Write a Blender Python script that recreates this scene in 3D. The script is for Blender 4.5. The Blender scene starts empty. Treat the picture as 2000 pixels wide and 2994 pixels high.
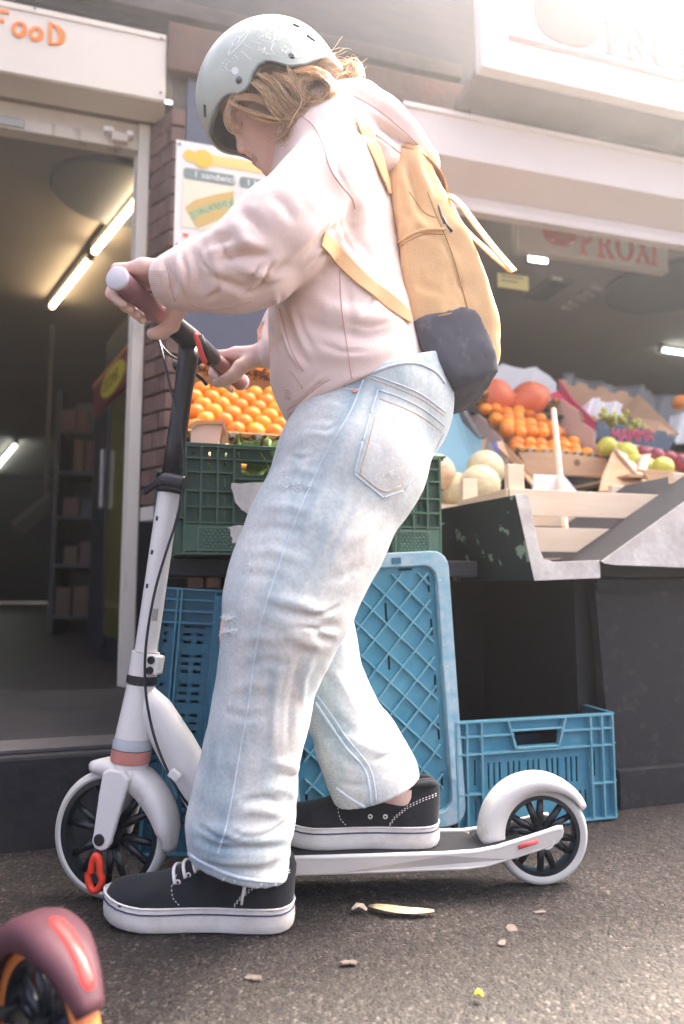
import bpy, bmesh, math, random
import numpy as np
from mathutils import Vector, Matrix
from mathutils.bvhtree import BVHTree

random.seed(7); np.random.seed(7)
S = bpy.context.scene
COL = S.collection
PI = math.pi
R_ = math.radians

# ------------------------------------------------------------------ camera
FPX = 2000.0                       # focal length in pixels of the 2000 x 2994 photograph
PITCH = math.atan(203 / 2000)      # horizon lies 203 px under the picture centre
CAMH = 0.58
cam = bpy.data.cameras.new('camera')
cam.sensor_fit = 'VERTICAL'; cam.sensor_height = 36; cam.sensor_width = 24
cam.lens = 36 * FPX / 2994
cam.clip_start = 0.05; cam.clip_end = 500
cam.dof.use_dof = True; cam.dof.focus_distance = 1.27; cam.dof.aperture_fstop = 2.2
camo = bpy.data.objects.new('camera', cam)
camo.location = (0, 0, CAMH); camo.rotation_euler = (PI / 2 + PITCH, 0, 0)
COL.objects.link(camo); S.camera = camo

# ------------------------------------------------------------------ light
SUN_AZ = R_(42); SUN_EL = R_(53)   # azimuth measured from +Y towards +X
world = bpy.data.worlds.new('World'); S.world = world; world.use_nodes = True
_n = world.node_tree.nodes; _l = world.node_tree.links; _n.clear()
_sky = _n.new('ShaderNodeTexSky'); _sky.sky_type = 'NISHITA'; _sky.sun_disc = False
_sky.sun_elevation = SUN_EL; _sky.sun_rotation = SUN_AZ
_sky.dust_density = 10.0; _sky.ozone_density = 0.0; _sky.air_density = 0.30
_bg = _n.new('ShaderNodeBackground'); _bg.inputs['Strength'].default_value = 0.15
_wo = _n.new('ShaderNodeOutputWorld')
_l.new(_sky.outputs[0], _bg.inputs[0]); _l.new(_bg.outputs[0], _wo.inputs[0])
sun = bpy.data.lights.new('sun', 'SUN'); sun.energy = 3.0; sun.angle = R_(4); sun.color = (1, .92, .80)
suno = bpy.data.objects.new('sun', sun); COL.objects.link(suno)
_sd = Vector((math.sin(SUN_AZ) * math.cos(SUN_EL), math.cos(SUN_AZ) * math.cos(SUN_EL), math.sin(SUN_EL)))
suno.rotation_euler = _sd.to_track_quat('Z', 'Y').to_euler(); suno.location = (3, 1, 5)

S.view_settings.view_transform = 'Standard'; S.view_settings.look = 'None'
S.view_settings.gamma = 1; S.view_settings.use_curve_mapping = False
S.view_settings.exposure = 3.15
S.render.engine = 'CYCLES'
S.cycles.use_denoising = True
try: S.cycles.denoiser = 'OPENIMAGEDENOISE'
except Exception: pass
S.cycles.max_bounces = 6; S.cycles.diffuse_bounces = 3; S.cycles.glossy_bounces = 3
S.cycles.transmission_bounces = 5; S.cycles.transparent_max_bounces = 8
S.cycles.caustics_reflective = False; S.cycles.caustics_refractive = False
S.cycles.sample_clamp_indirect = 4

# ------------------------------------------------------------------ pixel -> place
CAM = np.array([0, 0, CAMH])
def ray(px, py):
    cx = (px - 1000) / FPX; cy = (1497 - py) / FPX
    return np.array([cx, math.cos(PITCH) - cy * math.sin(PITCH), math.sin(PITCH) + cy * math.cos(PITCH)])
def W(px, py, y):                      # point seen at a pixel, at world depth y
    r = ray(px, py); return CAM + r * (y / r[1])
def G(px, py, z=0.0):                  # point seen at a pixel, on a level plane
    r = ray(px, py); return CAM + r * ((z - CAMH) / r[2])
def pxm(px, py, y):                    # pixels per metre at that point
    r = ray(px, py); return FPX / (y / r[1])
WA = R_(16)                            # the shop front recedes to the right
WU = np.array([math.cos(WA), math.sin(WA), 0]); WT = np.array([-math.sin(WA), math.cos(WA), 0])
WO = np.array([0, 2.74, 0.0])
def L(s, t, z): return WO + WU * s + WT * t + np.array([0, 0, z])
def wl(px, py, t):                     # shop-front coordinates (s, z) of a pixel on plane t
    r = ray(px, py); k = np.dot(WO + WT * t - CAM, WT) / np.dot(r, WT); p = CAM + r * k
    return float(np.dot(p - WO, WU)), float(p[2])
def WL(px, py, t):
    s, z = wl(px, py, t); return L(s, t, z)

# ------------------------------------------------------------------ materials
MATS = {}
def mat(name, col, rough=.6, metal=0., var=None, bump=None, col2=None, coat=0., sheen=0., trans=0.,
        emit=None, alpha=1., spec=.5, sss=0., stretch=None, ior=1.45, var_detail=4., var_ramp=(.35, .65)):
    """procedural principled material: var=(scale, amount) colour noise (towards col2), bump=(scale, strength, dist)"""
    if name in MATS: return MATS[name]
    m = bpy.data.materials.new(name); m.use_nodes = True; MATS[name] = m
    nt = m.node_tree; n = nt.nodes; l = nt.links
    b = n['Principled BSDF']
    b.inputs['Base Color'].default_value = (*col, 1)
    b.inputs['Roughness'].default_value = rough; b.inputs['Metallic'].default_value = metal
    b.inputs['Coat Weight'].default_value = coat; b.inputs['Sheen Weight'].default_value = sheen
    b.inputs['Transmission Weight'].default_value = trans; b.inputs['Alpha'].default_value = alpha
    b.inputs['Specular IOR Level'].default_value = spec; b.inputs['IOR'].default_value = ior
    if sss:
        b.inputs['Subsurface Weight'].default_value = sss
        b.inputs['Subsurface Radius'].default_value = (.012, .005, .003); b.inputs['Subsurface Scale'].default_value = 1.0
    if emit:
        b.inputs['Emission Color'].default_value = (*emit[0], 1); b.inputs['Emission Strength'].default_value = emit[1]
    tc = n.new('ShaderNodeTexCoord'); vec = tc.outputs['Object']
    if stretch:
        mp = n.new('ShaderNodeMapping'); mp.inputs['Scale'].default_value = stretch
        l.new(vec, mp.inputs[0]); vec = mp.outputs[0]
    if var:
        nz = n.new('ShaderNodeTexNoise'); nz.inputs['Scale'].default_value = var[0]; nz.inputs['Detail'].default_value = var_detail
        nz.inputs['Roughness'].default_value = .65
        l.new(vec, nz.inputs['Vector'])
        rp = n.new('ShaderNodeMapRange'); rp.inputs[1].default_value = var_ramp[0]; rp.inputs[2].default_value = var_ramp[1]
        rp.inputs[3].default_value = 0; rp.inputs[4].default_value = var[1]
        l.new(nz.outputs['Fac'], rp.inputs[0])
        mx = n.new('ShaderNodeMix'); mx.data_type = 'RGBA'
        c2 = col2 or tuple(c * .55 for c in col)
        mx.inputs[6].default_value = (*col, 1); mx.inputs[7].default_value = (*c2, 1)
        l.new(rp.outputs[0], mx.inputs[0]); l.new(mx.outputs[2], b.inputs['Base Color'])
    if bump:
        bz = n.new('ShaderNodeTexNoise'); bz.inputs['Scale'].default_value = bump[0]; bz.inputs['Detail'].default_value = 3
        l.new(vec, bz.inputs['Vector'])
        bp = n.new('ShaderNodeBump'); bp.inputs['Strength'].default_value = bump[1]
        bp.inputs['Distance'].default_value = bump[2] if len(bump) > 2 else .002
        l.new(bz.outputs['Fac'], bp.inputs['Height']); l.new(bp.outputs[0], b.inputs['Normal'])
    return m

# ------------------------------------------------------------------ objects
MW = {}                                # world matrix of every thing (parts inherit it)
def tag(o, label=None, cat=None, group=None, kind=None):
    if label: o['label'] = label
    if cat: o['category'] = cat
    if group: o['group'] = group
    if kind: o['kind'] = kind
    return o
def thing(name, label, cat, loc=(0, 0, 0), rotz=0., group=None):
    o = bpy.data.objects.new(name, None); o.empty_display_size = .05
    COL.objects.link(o); o.location = Vector(loc); o.rotation_euler = (0, 0, rotz)
    MW[o] = Matrix.Translation(Vector(loc)) @ Matrix.Rotation(rotz, 4, 'Z')
    return tag(o, label, cat, group)
def mesh_obj(name, v, f, m=None, parent=None, smooth=False, world=False, bevel=0., seg=2, subsurf=0, auto=None, solid=0.):
    v = np.asarray(v, dtype=float).reshape(-1, 3)
    if world and parent is not None:
        mi = np.array(MW[parent].inverted()); v = v @ mi[:3, :3].T + mi[:3, 3]
    me = bpy.data.meshes.new(name); me.from_pydata(v.tolist(), [], [tuple(int(i) for i in q) for q in f]); me.update()
    o = bpy.data.objects.new(name, me); COL.objects.link(o)
    if parent is not None:
        o.parent = parent; MW[o] = MW[parent]
    else:
        MW[o] = Matrix.Identity(4)
    if m is not None:
        for q in (m if isinstance(m, (list, tuple)) else [m]): me.materials.append(q)
    if smooth: me.polygons.foreach_set('use_smooth', [True] * len(me.polygons))
    if auto is not None:
        me.polygons.foreach_set('use_smooth', [True] * len(me.polygons)); me.set_sharp_from_angle(angle=R_(auto))
    if solid:
        q = o.modifiers.new('solid', 'SOLIDIFY'); q.thickness = solid; q.offset = 0
    if bevel:
        q = o.modifiers.new('bevel', 'BEVEL'); q.width = bevel; q.segments = seg; q.limit_method = 'ANGLE'; q.angle_limit = R_(35)
    if subsurf:
        q = o.modifiers.new('sub', 'SUBSURF'); q.levels = subsurf; q.render_levels = subsurf
    return o

class MB:
    def __init__(self): self.v = []; self.f = []
    def add(self, v, f):
        o = len(self.v); self.v += [tuple(map(float, p)) for p in v]; self.f += [tuple(i + o for i in q) for q in f]; return self
    def box(self, c, s, M=None):
        x, y, z = (k / 2 for k in s)
        p = [(-x, -y, -z), (x, -y, -z), (x, y, -z), (-x, y, -z), (-x, -y, z), (x, -y, z), (x, y, z), (-x, y, z)]
        if M is not None: p = [M @ Vector(q) for q in p]
        p = [(q[0] + c[0], q[1] + c[1], q[2] + c[2]) for q in p]
        return self.add(p, [(0, 3, 2, 1), (4, 5, 6, 7), (0, 1, 5, 4), (1, 2, 6, 5), (2, 3, 7, 6), (3, 0, 4, 7)])
    def box2(self, a, b): return self.box([(i + j) / 2 for i, j in zip(a, b)], [abs(i - j) for i, j in zip(a, b)])
    def tube(self, pts, r, seg=12, cap=True, flat=1.0, up=None):
        P = [np.asarray(p, float) for p in pts]; n = len(P)
        if np.isscalar(r): r = [r] * n
        T = [(P[min(i + 1, n - 1)] - P[max(i - 1, 0)]) for i in range(n)]
        T = [t / (np.linalg.norm(t) + 1e-12) for t in T]
        u = np.array(up, float) if up is not None else (np.array([0, 0, 1.]) if abs(T[0][2]) < .9 else np.array([1., 0, 0]))
        v = []; f = []
        for i in range(n):
            u = u - T[i] * np.dot(u, T[i]); u /= np.linalg.norm(u) + 1e-12
            w = np.cross(T[i], u)
            for k in range(seg):
                a = 2 * PI * k / seg
                v.append(P[i] + r[i] * (math.cos(a) * u * flat + math.sin(a) * w))
        for i in range(n - 1):
            for k in range(seg):
                k2 = (k + 1) % seg
                f.append((i * seg + k, i * seg + k2, (i + 1) * seg + k2, (i + 1) * seg + k))
        if cap:
            f.append(tuple(range(seg - 1, -1, -1))); f.append(tuple((n - 1) * seg + k for k in range(seg)))
        return self.add(v, f)
    def lathe(self, prof, c=(0, 0, 0), axis='y', seg=48, closed=False, M=None):
        """prof: list of (radius, offset along axis)"""
        v = []; f = []; n = len(prof)
        for k in range(seg):
            a = 2 * PI * k / seg; ca, sa = math.cos(a), math.sin(a)
            for (r, h) in prof:
                p = {'y': (r * ca, h, r * sa), 'z': (r * ca, r * sa, h), 'x': (h, r * ca, r * sa)}[axis]
                if M is not None: p = M @ Vector(p)
                v.append((p[0] + c[0], p[1] + c[1], p[2] + c[2]))
        for k in range(seg):
            k2 = (k + 1) % seg
            for i in range(n if closed else n - 1):
                i2 = (i + 1) % n
                f.append((k * n + i, k2 * n + i, k2 * n + i2, k * n + i2))
        return self.add(v, f)
    def prism(self, poly, d, dirv):
        """poly: 3-D points of one face, extruded by vector dirv*d"""
        n = len(poly); dv = np.asarray(dirv, float) * d
        v = [np.asarray(p, float) for p in poly]; v = v + [p + dv for p in v]
        f = [tuple(range(n - 1, -1, -1)), tuple(range(n, 2 * n))] + [(i, (i + 1) % n, n + (i + 1) % n, n + i) for i in range(n)]
        return self.add(v, f)
    def xform(self, M):
        self.v = [tuple(M @ Vector(p)) for p in self.v]; return self
    def build(self, name, m=None, parent=None, **k):
        o = mesh_obj(name, self.v, self.f, m, parent, **k)
        bm = bmesh.new(); bm.from_mesh(o.data); bmesh.ops.recalc_face_normals(bm, faces=bm.faces); bm.to_mesh(o.data); bm.free()
        if k.get('auto') is not None: o.data.set_sharp_from_angle(angle=R_(k['auto']))
        return o

def copy_thing(o, loc=None, label=None, rot=None, parent=None, scale=None):
    c = o.copy(); COL.objects.link(c); c.parent = parent
    if loc is not None: c.location = loc
    if rot is not None: c.rotation_euler = rot
    if scale is not None: c.scale = scale
    if label: c['label'] = label
    for ch in o.children: copy_thing(ch, parent=c)
    return c

# ------------------------------------------------------------------ implicit surfaces -> mesh
def sn_mesh(fn, lo, hi, res):
    lo = np.asarray(lo, float); hi = np.asarray(hi, float)
    nx, ny, nz = [int(math.ceil((hi[i] - lo[i]) / res)) + 1 for i in range(3)]
    ax = [lo[0] + res * np.arange(nx), lo[1] + res * np.arange(ny), lo[2] + res * np.arange(nz)]
    P = np.stack(np.meshgrid(*ax, indexing='ij'), -1).astype(np.float32)
    V = fn(P).astype(np.float32)
    ins = V < 0
    cnt = np.zeros((nx - 1, ny - 1, nz - 1), np.int8)
    for a in (0, 1):
        for b in (0, 1):
            for c in (0, 1): cnt += ins[a:nx - 1 + a, b:ny - 1 + b, c:nz - 1 + c]
    act = (cnt > 0) & (cnt < 8)
    I = np.argwhere(act); idx = -np.ones(act.shape, np.int64); idx[act] = np.arange(len(I))
    acc = np.zeros((len(I), 3)); num = np.zeros(len(I))
    corners = [(a, b, c) for a in (0, 1) for b in (0, 1) for c in (0, 1)]
    for A in corners:
        for d in range(3):
            if A[d]: continue
            B = list(A); B[d] = 1
            va = V[I[:, 0] + A[0], I[:, 1] + A[1], I[:, 2] + A[2]]; vb = V[I[:, 0] + B[0], I[:, 1] + B[1], I[:, 2] + B[2]]
            m = (va < 0) != (vb < 0)
            t = np.where(m, va / np.where(m, va - vb, 1), 0)
            p = np.tile(np.array(A, float), (len(I), 1)); p[:, d] = t
            acc[m] += p[m]; num[m] += 1
    verts = lo + (I + acc / num[:, None]) * res
    quads = []
    for d in range(3):
        sl0 = [slice(None)] * 3; sl1 = [slice(None)] * 3
        sl0[d] = slice(0, -1); sl1[d] = slice(1, None)
        a = ins[tuple(sl0)]; b = ins[tuple(sl1)]
        e, g = [k for k in range(3) if k != d]
        E = np.argwhere(a != b)
        E = E[(E[:, e] > 0) & (E[:, g] > 0) & (E[:, e] < act.shape[e]) & (E[:, g] < act.shape[g])]
        def ci(de, dg):
            Q = E.copy(); Q[:, e] -= de; Q[:, g] -= dg; return idx[Q[:, 0], Q[:, 1], Q[:, 2]]
        q = np.stack([ci(1, 1), ci(0, 1), ci(0, 0), ci(1, 0)], 1)
        flip = a[E[:, 0], E[:, 1], E[:, 2]]
        if d == 1: flip = ~flip
        q[~flip] = q[~flip][:, ::-1]
        quads.append(q)
    F = np.concatenate(quads); F = F[(F >= 0).all(1)]
    return verts, F
def smin(a, b, k):
    if k <= 0: return np.minimum(a, b)
    h = np.clip(.5 + .5 * (b - a) / k, 0, 1); return b + (a - b) * h - k * h * (1 - h)
def smax(a, b, k): return -smin(-a, -b, k)
def cone(P, a, b, ra, rb, sy=1.):
    a = np.asarray(a, np.float32); b = np.asarray(b, np.float32)
    q = P - a; d = b - a
    if sy != 1.:
        s = np.array([1, sy, 1], np.float32); q = q * s; d = d * s
    h = np.clip((q @ d) / max(float(d @ d), 1e-9), 0, 1)
    return np.linalg.norm(q - h[..., None] * d, axis=-1) - (ra + (rb - ra) * h)
def chain(P, pts, rad, k=.02, sy=1.):
    o = None
    for i in range(len(pts) - 1):
        c = cone(P, pts[i], pts[i + 1], rad[i], rad[i + 1], sy)
        o = c if o is None else smin(o, c, k)
    return o
def ell(P, c, r, M=None):
    q = P - np.asarray(c, np.float32)
    if M is not None: q = q @ np.asarray(M, np.float32).T      # rows of M are the local axes
    r = np.asarray(r, np.float32)
    k0 = np.linalg.norm(q / r, axis=-1); k1 = np.linalg.norm(q / (r * r), axis=-1)
    return k0 * (k0 - 1) / np.maximum(k1, 1e-6)
def half(P, p0, n):
    n = np.asarray(n, np.float32); n = n / np.linalg.norm(n); return (P - np.asarray(p0, np.float32)) @ n
def vnormals(v, f):
    n = np.zeros_like(v); a = np.cross(v[f[:, 2]] - v[f[:, 0]], v[f[:, 3]] - v[f[:, 1]])
    for k in range(4): np.add.at(n, f[:, k], a)
    return n / (np.linalg.norm(n, axis=1)[:, None] + 1e-12)
def relax(v, f, it=2):
    for _ in range(it):
        s = np.zeros_like(v); c = np.zeros(len(v))
        for k in range(4):
            a, b = f[:, k], f[:, (k + 1) % 4]
            np.add.at(s, a, v[b]); np.add.at(s, b, v[a]); np.add.at(c, a, 1); np.add.at(c, b, 1)
        v = v * .4 + .6 * s / np.maximum(c, 1)[:, None]
    return v
def polyd(q, pts):
    """distance of 2-D points q from a polyline, and the parameter along it"""
    pts = np.asarray(pts, float); best = np.full(len(q), 1e9); par = np.zeros(len(q))
    n = len(pts) - 1
    for i in range(n):
        a, b = pts[i], pts[i + 1]; d = b - a; h = np.clip(((q - a) @ d) / (d @ d), 0, 1)
        r = np.linalg.norm(q - a - h[:, None] * d, axis=1); m = r < best
        best[m] = r[m]; par[m] = (i + h[m]) / n
    return best, par
def to_px(v):
    q = v - CAM
    yy = q[:, 1] * math.cos(PITCH) + q[:, 2] * math.sin(PITCH); zz = -q[:, 1] * math.sin(PITCH) + q[:, 2] * math.cos(PITCH)
    return np.stack([1000 + FPX * q[:, 0] / yy, 1497 - FPX * zz / yy], 1)
def folds(v, f, strokes, ymax=9., nside=-.05):
    """push cloth in or out along fold lines; a stroke = (polyline px, amplitude m, half width px)"""
    n = vnormals(v, f); q = to_px(v); disp = np.zeros(len(v))
    view = (v - CAM); view /= np.linalg.norm(view, axis=1)[:, None]
    fac = np.clip((-(n * view).sum(1) - nside) / .35, 0, 1)
    for pts, amp, wd in strokes:
        d, t = polyd(q, pts)
        disp += amp * (np.exp(-(d / wd) ** 2) - .45 * np.exp(-(d / (2.4 * wd)) ** 2)) * np.clip(np.minimum(t, 1 - t) * 3.2 + .05, 0, 1)
    return v + n * (disp * fac)[:, None]
def noise3(v, scale, seed=0, oct=3):
    """smooth value noise on points"""
    rs = np.random.RandomState(seed); out = np.zeros(len(v)); amp = 1.
    tab = rs.rand(4096)
    for o in range(oct):
        p = v * scale * 2 ** o + 100.; i = np.floor(p).astype(int); w = p - i; w = w * w * (3 - 2 * w)
        def h(a, b, c): return tab[(a * 73856093 ^ b * 19349663 ^ c * 83492791) & 4095]
        s = 0
        for a in (0, 1):
            for b in (0, 1):
                for c in (0, 1):
                    s = s + h(i[:, 0] + a, i[:, 1] + b, i[:, 2] + c) * (w[:, 0] if a else 1 - w[:, 0]) * (w[:, 1] if b else 1 - w[:, 1]) * (w[:, 2] if c else 1 - w[:, 2])
        out += amp * (s - .5); amp *= .5
    return out
def bvh_of(v, f): return BVHTree.FromPolygons([tuple(p) for p in v], [tuple(int(i) for i in q) for q in f])
def hit(b, px, py, off=0.):
    r = Vector(ray(px, py)).normalized(); h = b.ray_cast(Vector(CAM), r)
    if h[0] is None: return None
    n = h[1] if h[1].dot(r) < 0 else -h[1]
    return np.array(h[0] + n * off), np.array(n)
def dense(pts, step):
    out = []
    for a, b in zip(pts[:-1], pts[1:]):
        k = max(1, int(math.dist(a, b) / step))
        for i in range(k): out.append(tuple(np.asarray(a) + (np.asarray(b) - np.asarray(a)) * i / k))
    out.append(tuple(pts[-1])); return out
def smooth_pts(pts, n=6):
    """Catmull-Rom through points"""
    P = [np.asarray(p, float) for p in pts]; P = [2 * P[0] - P[1]] + P + [2 * P[-1] - P[-2]]; out = []
    for i in range(1, len(P) - 2):
        for k in range(n):
            t = k / n
            out.append(.5 * ((2 * P[i]) + (-P[i - 1] + P[i + 1]) * t + (2 * P[i - 1] - 5 * P[i] + 4 * P[i + 1] - P[i + 2]) * t * t + (-P[i - 1] + 3 * P[i] - 3 * P[i + 1] + P[i + 2]) * t ** 3))
    out.append(P[-2]); return out
def surf_line(mb, b, pts, r, off=0., step=12, seg=6, flat=1.):
    """a cord lying on a surface along a pixel polyline"""
    run = []; best = []
    for p in dense(pts, step):
        h = hit(b, p[0], p[1], off)
        if h is None or (run and np.linalg.norm(run[-1] - h[0]) > .05):
            if len(run) > len(best): best = run
            run = []
            if h is None: continue
        run.append(h[0])
    if len(run) > len(best): best = run
    if len(best) > 1: mb.tube(best, r, seg, flat=flat)

# ================================================================== ground
def ground():
    rs = np.random.RandomState(3)
    xs = np.concatenate([[-60, -20, -8, -4, -2.2, -1.4], np.arange(-.95, 1.15, .0042), [1.5, 2.3, 4, 8, 20, 60]])
    ys = np.concatenate([[-60, -20, -6, -2, -.5, .2], np.arange(.52, 1.95, .0046), [2.3, 3, 5, 12, 30, 60]])
    X, Y = np.meshgrid(xs, ys, indexing='ij')
    fine = (X > -.97) & (X < 1.17) & (Y > .5) & (Y < 1.97)
    v = np.stack([X.ravel(), Y.ravel(), np.zeros(X.size)], 1)
    big = noise3(v * [1, 1, 0], 3.0, 1, 2) * .006
    sml = noise3(v, 75., 2, 2) * .0022 + rs.rand(len(v)) * .0011
    v[:, 2] = np.where(fine.ravel(), sml + np.minimum(big, .001) - .0018, -.001)
    nx, ny = X.shape
    a = np.arange(nx * ny).reshape(nx, ny)
    f = np.stack([a[:-1, :-1].ravel(), a[1:, :-1].ravel(), a[1:, 1:].ravel(), a[:-1, 1:].ravel()], 1)
    m = bpy.data.materials.new('asphalt'); m.use_nodes = True; n = m.node_tree.nodes; l = m.node_tree.links
    b = n['Principled BSDF']; b.inputs['Roughness'].default_value = .82; b.inputs['Specular IOR Level'].default_value = .35
    tc = n.new('ShaderNodeTexCoord')
    vo = n.new('ShaderNodeTexVoronoi'); vo.inputs['Scale'].default_value = 210
    l.new(tc.outputs['Object'], vo.inputs['Vector'])
    cr = n.new('ShaderNodeValToRGB'); l.new(vo.outputs['Color'], cr.inputs[0])
    e = cr.color_ramp.elements; e[0].position = .0; e[0].color = (.016, .013, .012, 1); e[1].position = 1; e[1].color = (.145, .12, .105, 1)
    k = e.new(.5); k.color = (.024, .020, .018, 1); k = e.new(.82); k.color = (.050, .0415, .0365, 1)
    ns = n.new('ShaderNodeTexNoise'); ns.inputs['Scale'].default_value = 2.3; ns.inputs['Detail'].default_value = 5
    l.new(tc.outputs['Object'], ns.inputs['Vector'])
    mr = n.new('ShaderNodeMapRange'); mr.inputs[1].default_value = .3; mr.inputs[2].default_value = .7; mr.inputs[3].default_value = .55; mr.inputs[4].default_value = 1.3
    l.new(ns.outputs['Fac'], mr.inputs[0])
    mx = n.new('ShaderNodeMix'); mx.data_type = 'RGBA'; mx.blend_type = 'MULTIPLY'; mx.inputs[0].default_value = 1
    l.new(cr.outputs[0], mx.inputs[6]); l.new(mr.outputs[0], mx.inputs[7]); l.new(mx.outputs[2], b.inputs['Base Color'])
    bp = n.new('ShaderNodeBump'); bp.inputs['Strength'].default_value = .7; bp.inputs['Distance'].default_value = .003
    l.new(vo.outputs['Distance'], bp.inputs['Height']); bp.invert = True; l.new(bp.outputs[0], b.inputs['Normal'])
    g = mesh_obj('ground', v, f, m, smooth=False); tag(g, 'rough dark brown asphalt paving', None, kind='structure')
ground()

def leaf_strip(name, label, cat, pts, wid, m, lift=.004, group=None):
    """a dry curled leaf: a ribbon with a folded midrib, lying on the ground"""
    P = [G(*p) for p in pts]; v = []; f = []; n = len(P)
    for i in range(n):
        t = P[min(i + 1, n - 1)] - P[max(i - 1, 0)]; t /= np.linalg.norm(t); w = np.array([-t[1], t[0], 0])
        h = wid * math.sin(PI * (i + .35) / (n - .3)) ** .7
        for k, (o, z) in enumerate(((-1, .004), (-.4, .001), (0, -.001), (.4, .002), (1, .006))):
            v.append(P[i] + w * o * h + [0, 0, lift + z * h / wid + .0015 * math.sin(i * 1.3)])
    for i in range(n - 1):
        for k in range(4): f.append((i * 5 + k, i * 5 + k + 1, (i + 1) * 5 + k + 1, (i + 1) * 5 + k))
    o = mesh_obj(name, v, f, m, smooth=True, solid=.0006); tag(o, label, cat, group); return o
dry = mat('dry_leaf', (.62, .52, .34), .7, var=(60, .7), col2=(.42, .26, .1))
leaf_strip('dry_leaf', 'long pale dry leaf lying on the asphalt in front of the scooter deck', 'leaf',
           [(1078, 2656), (1100, 2664), (1130, 2670), (1165, 2673), (1200, 2675), (1240, 2676), (1270, 2674)], .011, dry)
leaf_strip('dry_leaf', 'small pale curled leaf on the asphalt, next to the long dry leaf', 'leaf',
           [(1030, 2668), (1045, 2662), (1060, 2664), (1072, 2668)], .006, mat('dry_leaf2', (.5, .42, .33), .8, var=(90, .6)))
leaf_strip('yellow_petal', 'tiny bright yellow petal lying on bare asphalt', 'petal',
           [(1388, 2925), (1398, 2922), (1406, 2926), (1414, 2927)], .0035, mat('yellow_petal', (.75, .62, .05), .6), .006)
gum = mat('gum_spot', (.15, .122, .105), .8, var=(150, .5), bump=(260, .5, .001))
def gum_spot(px, py, r, label, seed):
    rs = random.Random(seed); c = G(px, py); v = [(c[0], c[1], .0022)]; n = 18
    a0 = rs.random() * 6
    for k in range(n):
        a = 2 * PI * k / n; q = r * (1 + .35 * math.sin(2 * a + a0) + .22 * rs.uniform(-1, 1))
        v.append((c[0] + q * math.cos(a), c[1] + q * .8 * math.sin(a), .0018))
        v.append((c[0] + q * 1.07 * math.cos(a), c[1] + q * .86 * math.sin(a), .0))
    f = []
    for k in range(n):
        k2 = (k + 1) % n; f += [(0, 1 + 2 * k, 1 + 2 * k2), (1 + 2 * k, 2 + 2 * k, 2 + 2 * k2, 1 + 2 * k2)]
    tag(mesh_obj('gum_spot', v, f, gum), label, 'gum spot', 'flattened gum on the asphalt')
for i, (px, py, r) in enumerate([(1495, 2715, .011), (1578, 2668, .008), (1468, 2758, .008), (1020, 2815, .009), (740, 2860, .010)]):
    gum_spot(px, py, r, 'flattened pale gum spot trodden into the asphalt', i)

# ================================================================== shop front
shop = thing('shop_building', 'dark timber and brick shop front with an open doorway and display window', 'building', WO, WA)
m_darkt = mat('dark_timber', (.018, .017, .024), .6, var=(6, .6), col2=(.04, .032, .03), stretch=(1, 1, 6), bump=(30, .3))
m_brown = mat('brown_beam', (.12, .06, .045), .8, var=(9, .8), col2=(.07, .045, .04), bump=(40, .6, .004))
m_panel = mat('grey_blue_panel', (.075, .085, .125), .45, var=(3, .4), col2=(.10, .11, .15))
m_white = mat('aged_white_paint', (.63, .58, .50), .55, var=(5, .5), col2=(.50, .44, .36), bump=(25, .1))
m_frame = mat('worn_white_frame', (.62, .57, .49), .6, var=(14, .9), col2=(.30, .25, .20), var_ramp=(.55, .7), stretch=(1, 1, .15), bump=(30, .25))
m_soff = mat('flare_tint_soffit', (.22, .18, .18), .7, var=(4, .4))  # dark boards lightened to mauve, the flare's veil put into the colour
m_int = mat('interior_ceiling', (.30, .26, .24), .8, var=(.8, .3))
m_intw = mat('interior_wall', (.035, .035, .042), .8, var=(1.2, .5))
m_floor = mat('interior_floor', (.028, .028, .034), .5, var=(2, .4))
def bx(name, a, b, m, parent=shop, **k): return MB().box2(a, b).build(name, m, parent, **k)
bx('fascia', (-4.5, -.10, 2.70), (4.6, .3, 3.18), m_darkt)
bx('fascia_board', (-4.5, -.14, 2.735), (.50, -.102, 2.80), mat('fascia_board', (.06, .048, .045), .7, var=(8, .7)), bevel=.004)
bx('timber_beam', (-.728, -.155, 2.50), (.52, -.102, 2.695), m_brown, bevel=.006)
bx('soffit_board', (.52, -.17, 2.46), (4.6, -.102, 2.72), m_soff)
bx('wall_panel', (-.652, -.127, 1.262), (.30, -.06, 2.50), m_panel, bevel=.003)
bx('panel_edge', (-.652, -.135, 1.242), (.30, -.06, 1.260), mat('panel_edge', (.07, .065, .065), .5))
bx('wall_core', (-.70, -.10, .2), (.30, .2, 2.70), mat('mortar', (.20, .17, .15), .9, var=(30, .5), bump=(80, .4)))
bx('interior_ceiling', (-5, .21, 2.50), (5.2, 11, 2.62), m_int)
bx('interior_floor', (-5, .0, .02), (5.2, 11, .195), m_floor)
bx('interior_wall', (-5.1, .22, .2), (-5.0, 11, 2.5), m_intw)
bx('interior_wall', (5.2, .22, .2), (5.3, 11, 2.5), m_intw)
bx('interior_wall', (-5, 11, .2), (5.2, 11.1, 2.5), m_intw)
bx('facade_wall', (4.6, -.1, 0), (5.3, .2, 2.7), m_darkt)
# ceiling joints
for q in (-3.1, -1.9): MB().tube([(q - .4, .4, 2.498), (q - 3.2, 6, 2.498)], .006, 6).build('ceiling_joint', m_darkt, shop)
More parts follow.
